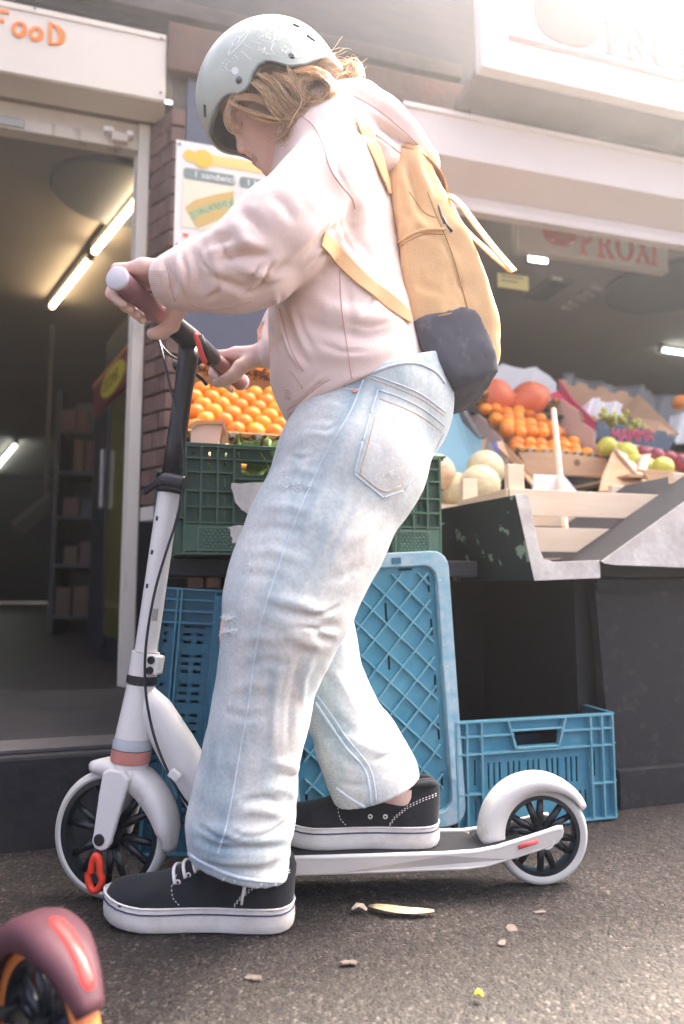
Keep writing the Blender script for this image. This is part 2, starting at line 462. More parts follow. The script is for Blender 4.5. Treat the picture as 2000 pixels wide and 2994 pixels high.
# step in front of the door
st = MB(); st.box2((-6.5, -.955, -.05), (-.765, .02, .198))
step = st.build('stone_step', mat('dark_stone', (.018, .019, .024), .75, var=(7, .8), col2=(.04, .038, .04), bump=(60, .5, .004)), None, bevel=.008)
step.location = Vector(WO); step.rotation_euler = (0, 0, WA); tag(step, 'worn dark stone step running in front of the open doorway', 'step')
MB().box2((-6.5, -.93, .2), (-.77, -.82, .207)).build('step_edge_strip', mat('step_edge', (.10, .095, .10), .6, var=(20, .6)), step)

# --- bricks of the door jamb and of the wall under the panel (each its own piece)
brick_mats = [mat('brick_%d' % i, c, .85, var=(25, .6), bump=(90, .5, .003)) for i, c in enumerate(((.175, .098, .08), (.145, .082, .068), (.20, .115, .095), (.165, .10, .084)))]
jamb = thing('brick_jamb', 'narrow dark red brick pier beside the white door post', 'brick pier', WO, WA)
bw = thing('brick_wall', 'pinkish brick sill wall below the grey wall panel', 'brick wall', WO, WA)
rj = random.Random(4)
z = .86; k = 0
while z < 2.33:
    h = .060; cut = .45 if k % 2 else .72
    a = np.array([-.780, .0]); b = np.array([-.702, -.128]); m0 = a + (b - a) * cut; g = (b - a) / np.linalg.norm(b - a) * .005
    o = rj.uniform(0, .003)
    for q0, q1, last in ((a, m0 - g, 0), (m0 + g, b, 1)):
        poly = [(q0[0] - o, q0[1] - o, z), (q1[0] - o, q1[1] - o, z)]
        poly += [(-.656, -.128 - o, z), (-.656, q0[1], z)] if last else [(-.70, q1[1], z), (-.70, q0[1], z)]
        MB().prism(poly, h, (0, 0, 1)).build('brick', brick_mats[rj.randrange(4)], jamb, bevel=.003)
    z += .0685; k += 1
MB().prism([(-.782, .0, .80), (-.70, -.135, .80), (-.64, -.135, .80), (-.64, .0, .80)], .052, (0, 0, 1)).build('sill_stone', m_white, jamb, bevel=.004)
z = 1.24 - .0685; row = 0
while z > .5:
    s = -.648 - (.11 if row % 2 else 0)
    while s < .28:
        s0, s1 = max(s, -.648), min(s + .205, .28)
        if s1 - s0 > .03:
            MB().box2((s0, -.118 - rj.uniform(0, .003), z), (s1, -.06, z + .06)).build('brick', brick_mats[rj.randrange(4)], bw, bevel=.003)
        s += .215
    z -= .0685; row += 1

# --- white door frame
df = thing('door_frame', 'flaking white painted door frame with a top rail', 'door frame', WO, WA)
bx('frame_post', (-.828, -.01, .2), (-.784, .06, 2.36), m_frame, df, bevel=.004)
bx('frame_stop', (-.842, .03, .2), (-.829, .06, 2.25), m_frame, df, bevel=.002)
bx('top_rail', (-3.6, .0, 2.255), (-.829, .06, 2.305), m_frame, df, bevel=.004)
bx('top_rail', (-3.6, .015, 2.308), (-.829, .06, 2.37), m_white, df, bevel=.004)
pl = bx('lock_plate', (-1.40, -.008, 2.262), (-1.235, .0, 2.298), mat('brushed_steel', (.45, .42, .38), .4, .7, var=(40, .4)), df, bevel=.003)
MB().lathe([(0, -.016), (.013, -.016), (.015, -.009), (.015, -.0085)], (-1.345, 0, 2.28), 'y', 20).build('lock_cylinder', mat('brass', (.35, .27, .16), .35, .8), pl)
cl = bx('door_closer', (-.925, -.03, 2.262), (-.865, .0, 2.300), m_white, df, bevel=.004)
bx('closer_cap', (-.955, -.035, 2.29), (-.918, -.002, 2.312), mat('white_plastic', (.75, .73, .70), .35), cl, bevel=.006)
bx('closer_cap', (-.872, -.035, 2.286), (-.845, -.002, 2.308), MATS['white_plastic'], cl, bevel=.006)

# --- FOOD sign box
fs = thing('food_sign', 'cream box sign over the doorway with orange FooD lettering', 'sign', WO, WA)
m_cream = mat('cream_sign', (.70, .64, .55), .45, var=(2.5, .35), col2=(.60, .53, .43))
bx('sign_box', (-3.2, -.138, 2.372), (-.732, -.005, 2.644), m_cream, fs, bevel=.004)
bx('sign_face', (-3.2, -.143, 2.376), (-.734, -.1385, 2.640), m_cream, fs, bevel=.001)
bx('sign_lip', (-3.2, -.147, 2.618), (-.735, -.1435, 2.640), m_cream, fs, bevel=.001)
m_oran = mat('orange_letter', (.85, .22, .02), .4)
def ribbon(mb, pts, wd, t, th, closed=False):
    """flat stroke in the (s, z) plane at depth t"""
    P = [np.array(p, float) for p in pts]; n = len(P); v = []; f = []
    for i in range(n):
        d = (P[(i + 1) % n] - P[i - 1]) if closed else (P[min(i + 1, n - 1)] - P[max(i - 1, 0)])
        d /= np.linalg.norm(d) + 1e-12; w = np.array([-d[1], d[0]]) * (wd[i] if hasattr(wd, '__len__') else wd) / 2
        for q in (P[i] + w, P[i] - w): v += [(q[0], t, q[1]), (q[0], t - th, q[1])]
    for i in range(n if closed else n - 1):
        a = 4 * i; b = 4 * ((i + 1) % n)
        f += [(a + 1, a + 3, b + 3, b + 1), (a, b, b + 2, a + 2), (a, a + 1, b + 1, b), (a + 2, b + 2, b + 3, a + 3)]
    if not closed: f += [(0, 2, 3, 1), (4 * n - 4, 4 * n - 3, 4 * n - 1, 4 * n - 2)]
    mb.add(v, f)
tl = -.1435
def spx(px, py, t=tl): return wl(px, py, t)
def oval(cx, cy, rx, ry, n=28): return [spx(cx + rx * math.cos(2 * PI * i / n), cy + ry * math.sin(2 * PI * i / n)) for i in range(n)]
mb = MB(); ribbon(mb, [spx(-32, 27), spx(27, 38)], .012, tl, .004); ribbon(mb, [spx(-30, 56), spx(13, 63)], .012, tl, .004); ribbon(mb, [spx(-28, 24), spx(-26, 105)], .012, tl, .004)
mb.build('letter', m_oran, fs)
for c in ((57, 87, 17, 18), (106, 100, 16, 17)):
    mb = MB(); ribbon(mb, oval(*c), [.0115 + .004 * max(0, math.cos(2 * PI * i / 28 - .6)) for i in range(28)], tl, .004, True); mb.build('letter', m_oran, fs)
mb = MB(); ribbon(mb, [spx(148, 66), spx(147, 132)], .012, tl, .004)
D = [(146, 70), (160, 76), (172, 86), (180, 98), (182, 110), (178, 122), (168, 129), (147, 130)]
ribbon(mb, [spx(*p) for p in smooth_pts(D, 4)], [.006 + .018 * math.sin(PI * min(1, i / 28)) ** 2 for i in range(29)], tl - .0003, .004)
mb.build('letter', m_oran, fs)
mscrew = mat('dull_screw', (.22, .20, .18), .4, .8)
for p in ((103, 27), (472, 115), (470, 273)):
    s_, z_ = spx(*p); MB().lathe([(0, -.003), (.0045, -.0025), (.005, 0)], (s_, -.1475, z_), 'y', 12).build('screw', mscrew, fs)

# --- roller shutter box and the shop name signs on the right
sb = thing('shutter_box', 'long white roller shutter box over the display window', 'shutter box', WO, WA)
m_shut = mat('shutter_white', (.72, .66, .63), .5, var=(3, .3), col2=(.62, .55, .52))
bx('front_panel', (.20, -.215, 2.315), (4.5, -.175, 2.505), m_shut, sb, bevel=.004)
bx('top_strip', (.195, -.225, 2.490), (4.5, -.172, 2.512), m_shut, sb, bevel=.003)
MB().prism([(.20, -.214, 2.313), (.20, -.175, 2.313), (.20, -.03, 2.245), (.20, -.07, 2.245)], 4.3, (1, 0, 0)).build('underside', m_shut, sb)
bx('guide_rail', (.24, -.08, 2.195), (4.5, -.03, 2.2435), m_shut, sb, bevel=.004)
bx('guide_rail', (.24, -.10, 2.165), (4.5, -.05, 2.192), m_shut, sb, bevel=.004)
m_red = mat('sign_red', (.66, .16, .14), .5)
GL = {  # letter outlines, unit height, drawn as polygons with serifs
 'P': [[(0, 0), (.34, 0), (.34, .06), (.26, .08), (.26, .42), (.42, .43), (.56, .52), (.60, .72), (.55, .90), (.40, 1), (0, 1), (0, .94), (.08, .92), (.08, .08), (0, .06)], [(.26, .50), (.37, .52), (.42, .72), (.37, .92), (.26, .92)]],
 'R': [[(0, 0), (.34, 0), (.34, .06), (.26, .08), (.26, .42), (.32, .42), (.52, 0), (.74, 0), (.74, .06), (.66, .09), (.48, .45), (.58, .55), (.61, .73), (.55, .91), (.40, 1), (0, 1), (0, .94), (.08, .92), (.08, .08), (0, .06)], [(.26, .50), (.37, .52), (.42, .72), (.37, .92), (.26, .92)]],
 'I': [[(0, 0), (.34, 0), (.34, .06), (.26, .08), (.26, .92), (.34, .94), (.34, 1), (0, 1), (0, .94), (.08, .92), (.08, .08), (0, .06)]],
 'X': [[(0, 0), (.28, 0), (.28, .06), (.21, .08), (.36, .36), (.48, .08), (.42, .06), (.42, 0), (.76, 0), (.76, .06), (.68, .08), (.46, .53), (.64, .92), (.70, .94), (.70, 1), (.45, 1), (.45, .94), (.51, .92), (.38, .66), (.27, .92), (.33, .94), (.33, 1), (.02, 1), (.02, .94), (.09, .92), (.29, .49), (.10, .08), (0, .06)]],
 'O': [[(.38 + .38 * math.cos(a), .5 + .5 * math.sin(a)) for a in [2 * PI * i / 28 for i in range(28)]], [(.38 + .20 * math.cos(a), .5 + .40 * math.sin(a)) for a in [2 * PI * i / 28 for i in range(28)]]],
}
def glyph(ch, x, zb, w, h, t, th, m, parent):
    """a raised letter with its counter left open"""
    bm = bmesh.new(); loops = GL[ch]
    for lp in loops:
        vs = [bm.verts.new((x + p[0] * w, t, zb + p[1] * h)) for p in lp]
        for i in range(len(vs)): bm.edges.new((vs[i], vs[(i + 1) % len(vs)]))
    bmesh.ops.triangle_fill(bm, use_beauty=True, edges=bm.edges[:])
    me = bpy.data.meshes.new('letter'); bm.to_mesh(me); bm.free(); me.materials.append(m)
    o = bpy.data.objects.new('letter', me); COL.objects.link(o); o.parent = parent; MW[o] = MW[parent]
    q = o.modifiers.new('solid', 'SOLIDIFY'); q.thickness = th; q.offset = 0
def disc(name, c, rx, rz, th, m, parent, n=36, sq=2.0):
    def e(q): return math.copysign(abs(q) ** (2 / sq), q)
    poly = [(c[0] + rx * e(math.cos(2 * PI * i / n)), c[1], c[2] + rz * e(math.sin(2 * PI * i / n))) for i in range(n)]
    return MB().prism(poly, th, (0, -1, 0)).build(name, m, parent)
def proxi(name, label, t, s0, s1, z0, z1, lets, lh, lw, blob, line, parent_m):
    p = thing(name, label, 'sign', WO, WA)
    bx('board', (s0, t, z0), (s1, t + .05, z1), parent_m, p, bevel=.003)
    for ch, s_, z_ in lets: glyph(ch, s_, z_, lw, lh, t - .0015, .003, m_red, p)
    disc('emblem', (blob[0], t - .0005, blob[1]), blob[2], blob[3], .003, m_red, p, sq=2.5)
    if line: bx('stripe', (line[0], t - .003, line[2]), (line[1], t - .0005, line[3]), m_red, p)
    return p
m_signw = mat('sign_white', (.80, .77, .75), .4, var=(1.5, .2))
tt = -.42
a0 = wl(1409, 191, tt); P0 = wl(1766, 158, tt); Rr = wl(1830, 168, tt); Oo = wl(1909, 196, tt); bb = wl(1659, 61, tt); ln = wl(1488, 105, tt); ln2 = wl(2000, 240, tt)
lh = wl(1766, 62, tt)[1] - P0[1]
zb = P0[1]
adv = Rr[0] - P0[0]
proxi('shop_name_sign', 'large white PROXI fascia sign projecting above the shutter box', tt, a0[0], 4.5, a0[1], 3.15,
      [('P', P0[0], zb), ('R', P0[0] + adv, zb), ('O', P0[0] + adv * 2.15, zb), ('X', P0[0] + adv * 3.4, zb), ('I', P0[0] + adv * 4.6, zb)],
      lh, adv * 1.45, (bb[0], bb[1] + .02, .155, .13), (ln[0], 4.3, (ln[1] + ln2[1]) / 2 - .012, (ln[1] + ln2[1]) / 2 + .012), m_signw)
bx('sign_soffit', (a0[0] + .01, tt + .052, a0[1] + .01), (4.5, -.101, a0[1] + .03), m_soff, shop)
tt = .33
p0 = wl(1514, 724, tt); p1 = wl(1955, 796, tt); zt = p0[1] + .24
base = (wl(1700, 742, tt)[1] + wl(1915, 778, tt)[1]) / 2
sP = wl(1690, 700, tt)[0]; sI = wl(1900, 740, tt)[0]; lw_ = (sI - sP) / 3.7; hh = .155
bl = wl(1636, 690, tt)
proxi('window_banner', 'small white PROXI banner hanging inside behind the shutter box', tt, p0[0], p1[0], min(p0[1], p1[1]), zt,
      [('P', sP, base), ('R', sP + lw_ * .92, base), ('O', sP + lw_ * 1.9, base), ('X', sP + lw_ * 2.85, base), ('I', sI, base)], hh, lw_ * 1.25, (bl[0], bl[1] + .03, .105, .085), None, m_signw)

# --- poster on the panel
po = thing('menu_poster', 'white sandwich menu poster screwed to the grey wall panel', 'poster', WO, WA)
tp = -.1275
def pp(px, py): return wl(px, py, tp)
pl0 = pp(515, 410); pl1 = pp(512, 728); pr0 = pp(1000, 520)
s0 = min(pl0[0], pl1[0]); zt_ = pl0[1]; zb_ = pl1[1]
m_post = mat('poster_white', (.80, .77, .70), .35)
bx('sheet', (s0, tp - .006, zb_), (s0 + .62, tp, zt_), m_post, po, bevel=.002)
HP = zt_ - zb_; tq = tp - .0065
def pr(name, a, b, m, th=.0008, lay=0, rad=0.):
    """print on the sheet: a, b in fractions of the sheet height from its top-left corner"""
    x0, x1 = s0 + a[0] * HP, s0 + b[0] * HP; z0, z1 = zt_ - b[1] * HP, zt_ - a[1] * HP; t = tq - lay * .0006
    if not rad: poly = [(x0, t, z0), (x1, t, z0), (x1, t, z1), (x0, t, z1)]
    else:
        r = rad * HP; poly = []
        for cx, cz, a0_ in ((x1 - r, z1 - r, 0), (x0 + r, z1 - r, 90), (x0 + r, z0 + r, 180), (x1 - r, z0 + r, 270)):
            poly += [(cx + r * math.cos(R_(a0_ + q)), t, cz + r * math.sin(R_(a0_ + q))) for q in (0, 30, 60, 90)]
    return MB().prism(poly, th, (0, -1, 0)).build(name, m, po)
m_py = mat('print_yellow', (.85, .52, .06), .4); m_py2 = mat('print_yellow2', (.88, .64, .22), .4)
m_pg = mat('print_grey', (.22, .27, .25), .4); m_pc = mat('print_cream', (.80, .74, .55), .4)
pr('banner', (.13, .09), (1.25, .19), m_py2, lay=1); pr('photo_panel', (.07, .27), (.52, .80), m_pc, lay=1, rad=.03); pr('photo_header', (.07, .25), (.52, .355), m_pg, lay=2, rad=.03)
pr('photo_panel', (.56, .27), (1.02, .80), mat('print_pale', (.72, .73, .68), .4), lay=1, rad=.03); pr('photo_header', (.56, .25), (1.02, .355), m_pg, lay=2, rad=.03)
def pdisc(name, c, r, m, lay, rz=None): return disc(name, (s0 + c[0] * HP, tq - lay * .0006, zt_ - c[1] * HP), r * HP, (rz or r) * HP, .0008, m, po)
pdisc('emblem', (.12, .135), .055, m_py, 2); pdisc('emblem', (.235, .145), .085, m_py, 3)
pdisc('plus_badge', (.535, .575), .045, m_pg, 3); pr('plus_mark', (.512, .567), (.558, .583), m_post, lay=4.6); pr('plus_mark', (.527, .552), (.543, .598), m_post, lay=6)
def ppoly(name, pts, m, lay): return MB().prism([(s0 + x * HP, tq - lay * .0006, zt_ - y * HP) for x, y in pts], .0008, (0, -1, 0)).build(name, m, po)
ppoly('sandwich', [(.09, .62), (.17, .54), (.34, .46), (.51, .40), (.51, .47), (.34, .54), (.2, .61), (.12, .67)], mat('print_bread', (.60, .42, .14), .4), 2.6)
ppoly('sandwich', [(.12, .67), (.2, .61), (.34, .54), (.51, .47), (.51, .55), (.36, .60), (.22, .67), (.16, .73)], mat('print_salad', (.16, .26, .09), .4, var=(120, .8), col2=(.55, .60, .40)), 3.2)
ppoly('sandwich', [(.16, .73), (.22, .67), (.36, .60), (.51, .55), (.51, .62), (.36, .70), (.2, .79)], MATS['print_bread'], 4)
hs = [(0, -.020)] + [(.022 * math.sin(a) ** 3 * 1.15, .0015 * (13 * math.cos(a) - 5 * math.cos(2 * a) - 2 * math.cos(3 * a) - math.cos(4 * a))) for a in [2 * PI * i / 24 for i in range(1, 24)]]
ppoly('heart', [(.10 + x, .875 - y - .004) for x, y in hs[1:]], mat('print_red', (.75, .13, .08), .4), 2)
ppoly('brown_arc', [(.20 + .05 * math.cos(a), .955 - .04 * math.sin(a)) for a in [PI * i / 12 for i in range(13)]], mat('print_brown', (.35, .12, .08), .4), 2)
def text(name, body, parent, loc, size, m, rot=(PI / 2, 0, 0), ext=.0006, sx=1.):
    c = bpy.data.curves.new(name, 'FONT'); c.body = body; c.size = size; c.extrude = ext; c.resolution_u = 2
    tmp = bpy.data.objects.new('tmp_text', c); COL.objects.link(tmp)
    dg = bpy.context.evaluated_depsgraph_get(); me = bpy.data.meshes.new_from_object(tmp.evaluated_get(dg)); bpy.data.objects.remove(tmp)
    me.name = name; me.materials.clear(); me.materials.append(m)
    o = bpy.data.objects.new(name, me); COL.objects.link(o); o.parent = parent; o.location = loc; o.rotation_euler = rot; o.scale = (sx, 1, 1); MW[o] = MW[parent]; return o
m_ptw = mat('print_white', (.85, .85, .82), .4)
text('lettering', '1 sandwich', po, (s0 + .155 * HP, tq - .0024, zt_ - .325 * HP), .037, m_ptw)
text('lettering', '1 boisson', po, (s0 + .62 * HP, tq - .0024, zt_ - .325 * HP), .037, m_ptw)
for a in ((.03, .04), (.03, .965), (1.36, .04), (1.36, .965)):
    MB().lathe([(0, -.0035), (.005, -.003), (.006, 0)], (s0 + a[0] * HP, tq, zt_ - a[1] * HP), 'y', 12).build('screw', mscrew, po)

# ================================================================== inside the shop
m_tube = mat('warm_tube', (1, .9, .7), .4, emit=((1, .76, .42), 5.0)); m_tubec = mat('cool_tube', (.9, 1, .95), .4, emit=((.85, .95, .85), 2.5))
m_fix = mat('lamp_housing', (.10, .09, .085), .5)
def tube_lamp(label, a, b, m, r=.016):
    a = np.array(a); b = np.array(b); o = thing('tube_lamp', label, 'lamp', (a + b) / 2)
    up = np.array([0, 0, .032])
    MB().tube([a, b], r, 12).build('glowing_tube', m, o, world=True, smooth=True)
    d = (b - a) / np.linalg.norm(b - a)
    mb = MB(); mb.tube([a - d * .03 + up, b + d * .03 + up], .028, 4, up=(0, 0, 1)); mb.build('housing', m_fix, o, world=True)
    for e, s_ in ((a, -1), (b, 1)): MB().tube([e, e + d * s_ * .03], r * 1.25, 10).build('end_cap', m_fix, o, world=True)
zc = 2.44
e0 = G(430, 548, zc); e1 = G(277, 735, zc); e2 = G(262, 757, zc); e3 = G(153, 895, zc)
tube_lamp('warm glowing ceiling tube next to the dark ceiling disc', e0, e1, m_tube)
tube_lamp('warm glowing ceiling tube over the dark fridge, far end of its row', e2, e3, m_tube)
tube_lamp('greenish white ceiling tube deep inside the shop', G(48, 1298, zc), G(-25, 1385, zc), m_tubec, .02)
tube_lamp('slim white ceiling tube behind the display window', G(1935, 1022, 2.46), G(2060, 1042, 2.46), m_tubec, .014)
m_discb = mat('blue_grey_disc', (.075, .08, .11), .5)
def cdisc(label, c, r):
    o = MB().lathe([(0, -.03), (r * .96, -.03), (r, -.02), (r, .0)], (0, 0, 0), 'z', 40).build('ceiling_disc', m_discb, None, smooth=False)
    o.location = Vector(c); tag(o, label, 'ceiling disc', None)
cdisc('round dark disc on the shop ceiling inside the doorway', G(340, 560, 2.5) , .30)
cdisc('large round dark disc on the ceiling behind the display window', G(1960, 835, 2.5), .42)
# panel lamp, notes and vent inside the window
lp = thing('panel_lamp', 'small bright rectangular lamp hanging below the window banner', 'lamp', L(0, 0, 0), WA)
a = wl(1548, 733, .7); b = wl(1600, 768, .7)
bx('glowing_panel', (a[0], .7, b[1]), (b[0], .705, a[1] - .01), mat('white_glow', (1, 1, 1), .4, emit=((1, .98, .92), 6.0)), lp)
bx('lamp_case', (a[0] - .006, .706, b[1] - .006), (b[0] + .006, .74, a[1] - .004), m_fix, lp)
nt = thing('price_card', 'yellow price card hanging inside the display window', 'card', L(0, 0, 0), WA)
a = wl(1454, 785, .2); b = wl(1546, 845, .2)
bx('card', (a[0], .2, b[1] - .01), (b[0], .203, a[1] - .02), mat('yellow_card', (.62, .56, .20), .6), nt)
bx('printed_line', (a[0] + .02, .1985, b[1] + .045), (b[0] - .03, .1998, b[1] + .053), mat('card_ink', (.25, .22, .12), .6), nt)
bx('printed_line', (a[0] + .02, .1985, b[1] + .022), (b[0] - .06, .1998, b[1] + .03), MATS['card_ink'], nt)
bx('hanging_cord', (a[0] + .06, .2, a[1] - .02), (a[0] + .063, .203, 2.3), MATS['card_ink'], nt)
vt = thing('slatted_vent', 'grey slatted air vent leaning inside the display window', 'vent', L(0, 0, 0), WA)
for i in range(5):
    q0 = WL(1735 - i * 22, 838 + i * 15, .9); q1 = WL(1762 - i * 22, 846 + i * 15, .9)
    MB().prism([q0 + [0, 0, .01], q1 + [0, 0, .01], q1 - [0, 0, .008], q0 - [0, 0, .008]], .02, WT).build('slat', mat('vent_grey', (.42, .40, .40), .5), vt, world=True)
for sx_ in (1600, 1700):
    q = thing('dark_box', 'dark boxy appliance hung inside the display window, beside the %s' % ('panel lamp' if sx_ == 1600 else 'slatted vent'), 'appliance', L(0, 0, 0), WA)
    a = wl(sx_, 745, 1.0); b = wl(sx_ + 75, 830, 1.0)
    bx('housing', (a[0], 1.0, b[1]), (b[0], 1.3, a[1]), mat('appliance_grey', (.09, .085, .10), .5), q, bevel=.01)
    bx('label_plate', (a[0] + .03, .995, b[1] + .01), (a[0] + .10, .9995, b[1] + .03), m_signw, q)
    bx('bracket', ((a[0] + b[0]) / 2 - .02, 1.1, a[1] + .001), ((a[0] + b[0]) / 2 + .02, 1.2, 2.499), m_fix, q)

# drinks fridge just inside the doorway
na = np.array([-.90, 2.97]); nb = np.array([-1.40, 3.80]); ang = math.atan2(*(nb - na)[::-1])
fr = thing('drinks_fridge', 'tall dark drinks fridge with a red and yellow header inside the doorway', 'fridge', (na[0], na[1], .197), ang)
LN = float(np.linalg.norm(nb - na))
m_fr = mat('fridge_dark', (.022, .024, .032), .4, var=(6, .4)); m_frg = mat('fridge_glass', (.16, .14, .03), .12, spec=.8, var=(5, .7), col2=(.05, .05, .015), stretch=(1, 1, .4))
bx('cabinet', (0, -.62, 0), (LN, -.001, 1.30), m_fr, fr, bevel=.01)
bx('header', (-.005, -.62, 1.302), (LN + .005, .012, 1.50), mat('fridge_red', (.20, .025, .03), .4), fr, bevel=.01)
bx('top_box', (.05, -.5, 1.505), (LN - .1, -.03, 1.72), mat('dark_carton', (.035, .04, .048), .7, var=(4, .5)), fr, bevel=.008)
o = disc('header_emblem', (LN * .5, 0, 1.40), .26, .075, .004, mat('emblem_yellow', (.72, .62, .05), .4), fr); o.location = (0, .017, 0)
text('header_lettering', 'CECEMEL', fr, (LN * .5 + .20, .0185, 1.372), .085, mat('emblem_ink', (.25, .17, .02), .5), rot=(PI / 2, 0, PI))
bx('trim_strip', (-.004, .0125, 1.47), (LN + .004, .018, 1.492), mat('trim_orange', (.60, .25, .08), .4), fr)
bx('glass_door', (.03, .0, .12), (LN * .52, .012, 1.27), m_frg, fr, bevel=.004)
bx('door_post', (LN * .54, .0, .06), (LN * .70, .02, 1.28), m_fr, fr, bevel=.006)
bx('door_handle', (LN * .56, .022, .75), (LN * .60, .045, 1.05), MATS['brushed_steel'], fr, bevel=.006)
# shelving along the back, with goods
rg = random.Random(11); m_shelf = mat('shelf_dark', (.012, .012, .016), .5)
def shelf(label, x, y, w, rot, h=1.75):
    q = thing('shelf_unit', label, 'shelf', (x, y, .197), rot)
    for e in (0, w - .03): bx('upright', (e, -.35, 0), (e + .03, 0, h), m_shelf, q)
    zz = [.12, .48, .82, 1.14, 1.44]
    for zi in zz: bx('shelf_board', (.031, -.349, zi), (w - .031, -.002, zi + .025), m_shelf, q)
    bx('shelf_back', (.0, -.37, 0), (w, -.351, h), m_shelf, q)
    return q, zz
gmats = [mat('goods_%d' % i, c, .5) for i, c in enumerate(((.06, .04, .018), (.045, .012, .011), (.07, .06, .045), (.015, .022, .04), (.05, .025, .01), (.025, .03, .015)))]
for si, (lab, x, y, w, rot) in enumerate((('dark goods shelf with packets deep in the shop, behind the hanging bracket', -2.05, 4.9, .95, PI + .1), ('dark goods shelf with packets between the fridge and the back shelf', -1.35, 4.7, .55, PI - .35))):
    q, zz = shelf(lab, x + (w if rot > 2 else 0), y, w, rot)
    for zi in zz:
        s_ = .05
        while s_ < w - .12:
            ww = rg.uniform(.06, .13); hh_ = rg.uniform(.12, .24)
            gi = rg.randrange(6); g_ = MB().box2((-ww / 2, -.12, 0), (ww / 2, 0, hh_)).build('goods_packet', gmats[gi], None, bevel=.004)
            g_.matrix_world = MW[q] @ Matrix.Translation((s_ + ww / 2, -.02, zi + .0255))
            tag(g_, 'dim %s packet standing on the goods shelf %s' % (('ochre', 'dark red', 'cream', 'navy', 'brown', 'olive')[gi], ('behind the hanging box', 'next to the fridge')[si]), 'packet', 'packets on the shop shelves'); s_ += ww + .012
hb = thing('hanging_speaker', 'dark slanted box hanging from the shop ceiling on a rod', 'speaker', W(105, 1400, 5.0))
c0 = W(50, 1545, 5.0); c1 = W(160, 1455, 5.0)
MB().tube([c0, c1], .065, 4, up=(0, 0, 1)).build('box', m_fix, hb, world=True)
MB().tube([W(130, 1478, 5.0), np.array([W(130, 1478, 5.0)[0], 5.0, 2.5])], .012, 8).build('rod', m_fix, hb, world=True)

# ================================================================== market stall, crates and fruit
def thingM(name, label, cat, M, group=None):
    o = bpy.data.objects.new(name, None); o.empty_display_size = .05; COL.objects.link(o)
    o.matrix_world = M; MW[o] = M.copy(); return tag(o, label, cat, group)
def WM(s, t, z, rz=0., tilt=0., roll=0.):
    return Matrix.Translation(Vector(L(s, t, z))) @ Matrix.Rotation(WA + rz, 4, 'Z') @ Matrix.Rotation(tilt, 4, 'X') @ Matrix.Rotation(roll, 4, 'Y')
def WL_s(px, py, t): return wl(px, py, t)[0]
def quadpanel(name, pts, th, m, parent, **k):
    P = [WL(*p) for p in pts]; n = np.cross(P[1] - P[0], P[-1] - P[0]); n /= np.linalg.norm(n)
    if n[1] < 0: n = -n
    return MB().prism(P, th, n).build(name, m, parent, world=True, **k)
def perf(mb, w, h, th, holes, O=(0, 0, 0), U=(1, 0, 0), V=(0, 0, 1), N=(0, 1, 0)):
    """a plate w x h with rectangular holes (x0,x1,y0,y1), thickness along N"""
    xs = sorted({0, w, *[q for a in holes for q in a[:2]]}); ys = sorted({0, h, *[q for a in holes for q in a[2:]]})
    O, U, V, N = (np.array(q, float) for q in (O, U, V, N)); nx, ny = len(xs) - 1, len(ys) - 1
    full = [[not any(a[0] <= (xs[i] + xs[i + 1]) / 2 <= a[1] and a[2] <= (ys[j] + ys[j + 1]) / 2 <= a[3] for a in holes) for j in range(ny)] for i in range(nx)]
    vid = {}; v = []; f = []
    def vt(i, j, k):
        if (i, j, k) not in vid: vid[(i, j, k)] = len(v); v.append(O + U * xs[i] + V * ys[j] + N * th * k)
        return vid[(i, j, k)]
    for i in range(nx):
        for j in range(ny):
            if not full[i][j]: continue
            f += [(vt(i, j, 0), vt(i + 1, j, 0), vt(i + 1, j + 1, 0), vt(i, j + 1, 0)), (vt(i, j, 1), vt(i, j + 1, 1), vt(i + 1, j + 1, 1), vt(i + 1, j, 1))]
            for di, dj, a, b in ((-1, 0, (i, j), (i, j + 1)), (1, 0, (i + 1, j), (i + 1, j + 1)), (0, -1, (i, j), (i + 1, j)), (0, 1, (i, j + 1), (i + 1, j + 1))):
                ii, jj = i + di, j + dj
                if not (0 <= ii < nx and 0 <= jj < ny) or not full[ii][jj]: f.append((vt(*a, 0), vt(*b, 0), vt(*b, 1), vt(*a, 1)))
    return mb.add(v, f)

m_green = mat('green_crate', (.030, .085, .055), .42, var=(12, .6), col2=(.05, .12, .08), bump=(60, .15))
m_greenl = mat('green_crate_rib', (.055, .125, .085), .4, var=(14, .5), col2=(.10, .18, .13))
m_blue = mat('blue_crate', (.042, .215, .325), .45, var=(9, .7), col2=(.11, .31, .40), bump=(50, .15))
m_bluel = mat('blue_crate_rib', (.10, .31, .41), .42, var=(16, .6), col2=(.22, .42, .49))
m_bluew = mat('blue_crate_worn', (.19, .38, .49), .5, var=(30, .8), col2=(.42, .52, .57))
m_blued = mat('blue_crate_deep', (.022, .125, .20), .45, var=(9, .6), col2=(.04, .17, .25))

def crate_wall(parent, name, w, h, O, U, V, N, m, mr, cols, rows, slots, handle=None, skip=()):
    """moulded crate wall: thin perforated plate with a raised rib grid on its outer side (-N)"""
    holes = list(slots) + ([handle] if handle else [])
    mb = MB(); perf(mb, w, h, .004, holes, O, U, V, N); wall = mb.build(name, m, parent)
    O, U, V, N = (np.array(q, float) for q in (O, U, V, N))
    r = MB()
    def bar(x0, x1, y0, y1, d=.014):
        P = [O + U * x0 + V * y0, O + U * x1 + V * y0, O + U * x1 + V * y1, O + U * x0 + V * y1]; r.prism(P, d, -N)
    for x in cols:
        y0, y1 = 0, h
        if (x, 'top') in skip: y1 = handle[2]
        bar(x - .0022, x + .0022, y0, y1)
    for (x0, x1, y) in rows: bar(x0, x1, y - .002, y + .002, .0135)
    r.build('ribs', mr, wall)
    return wall, bar

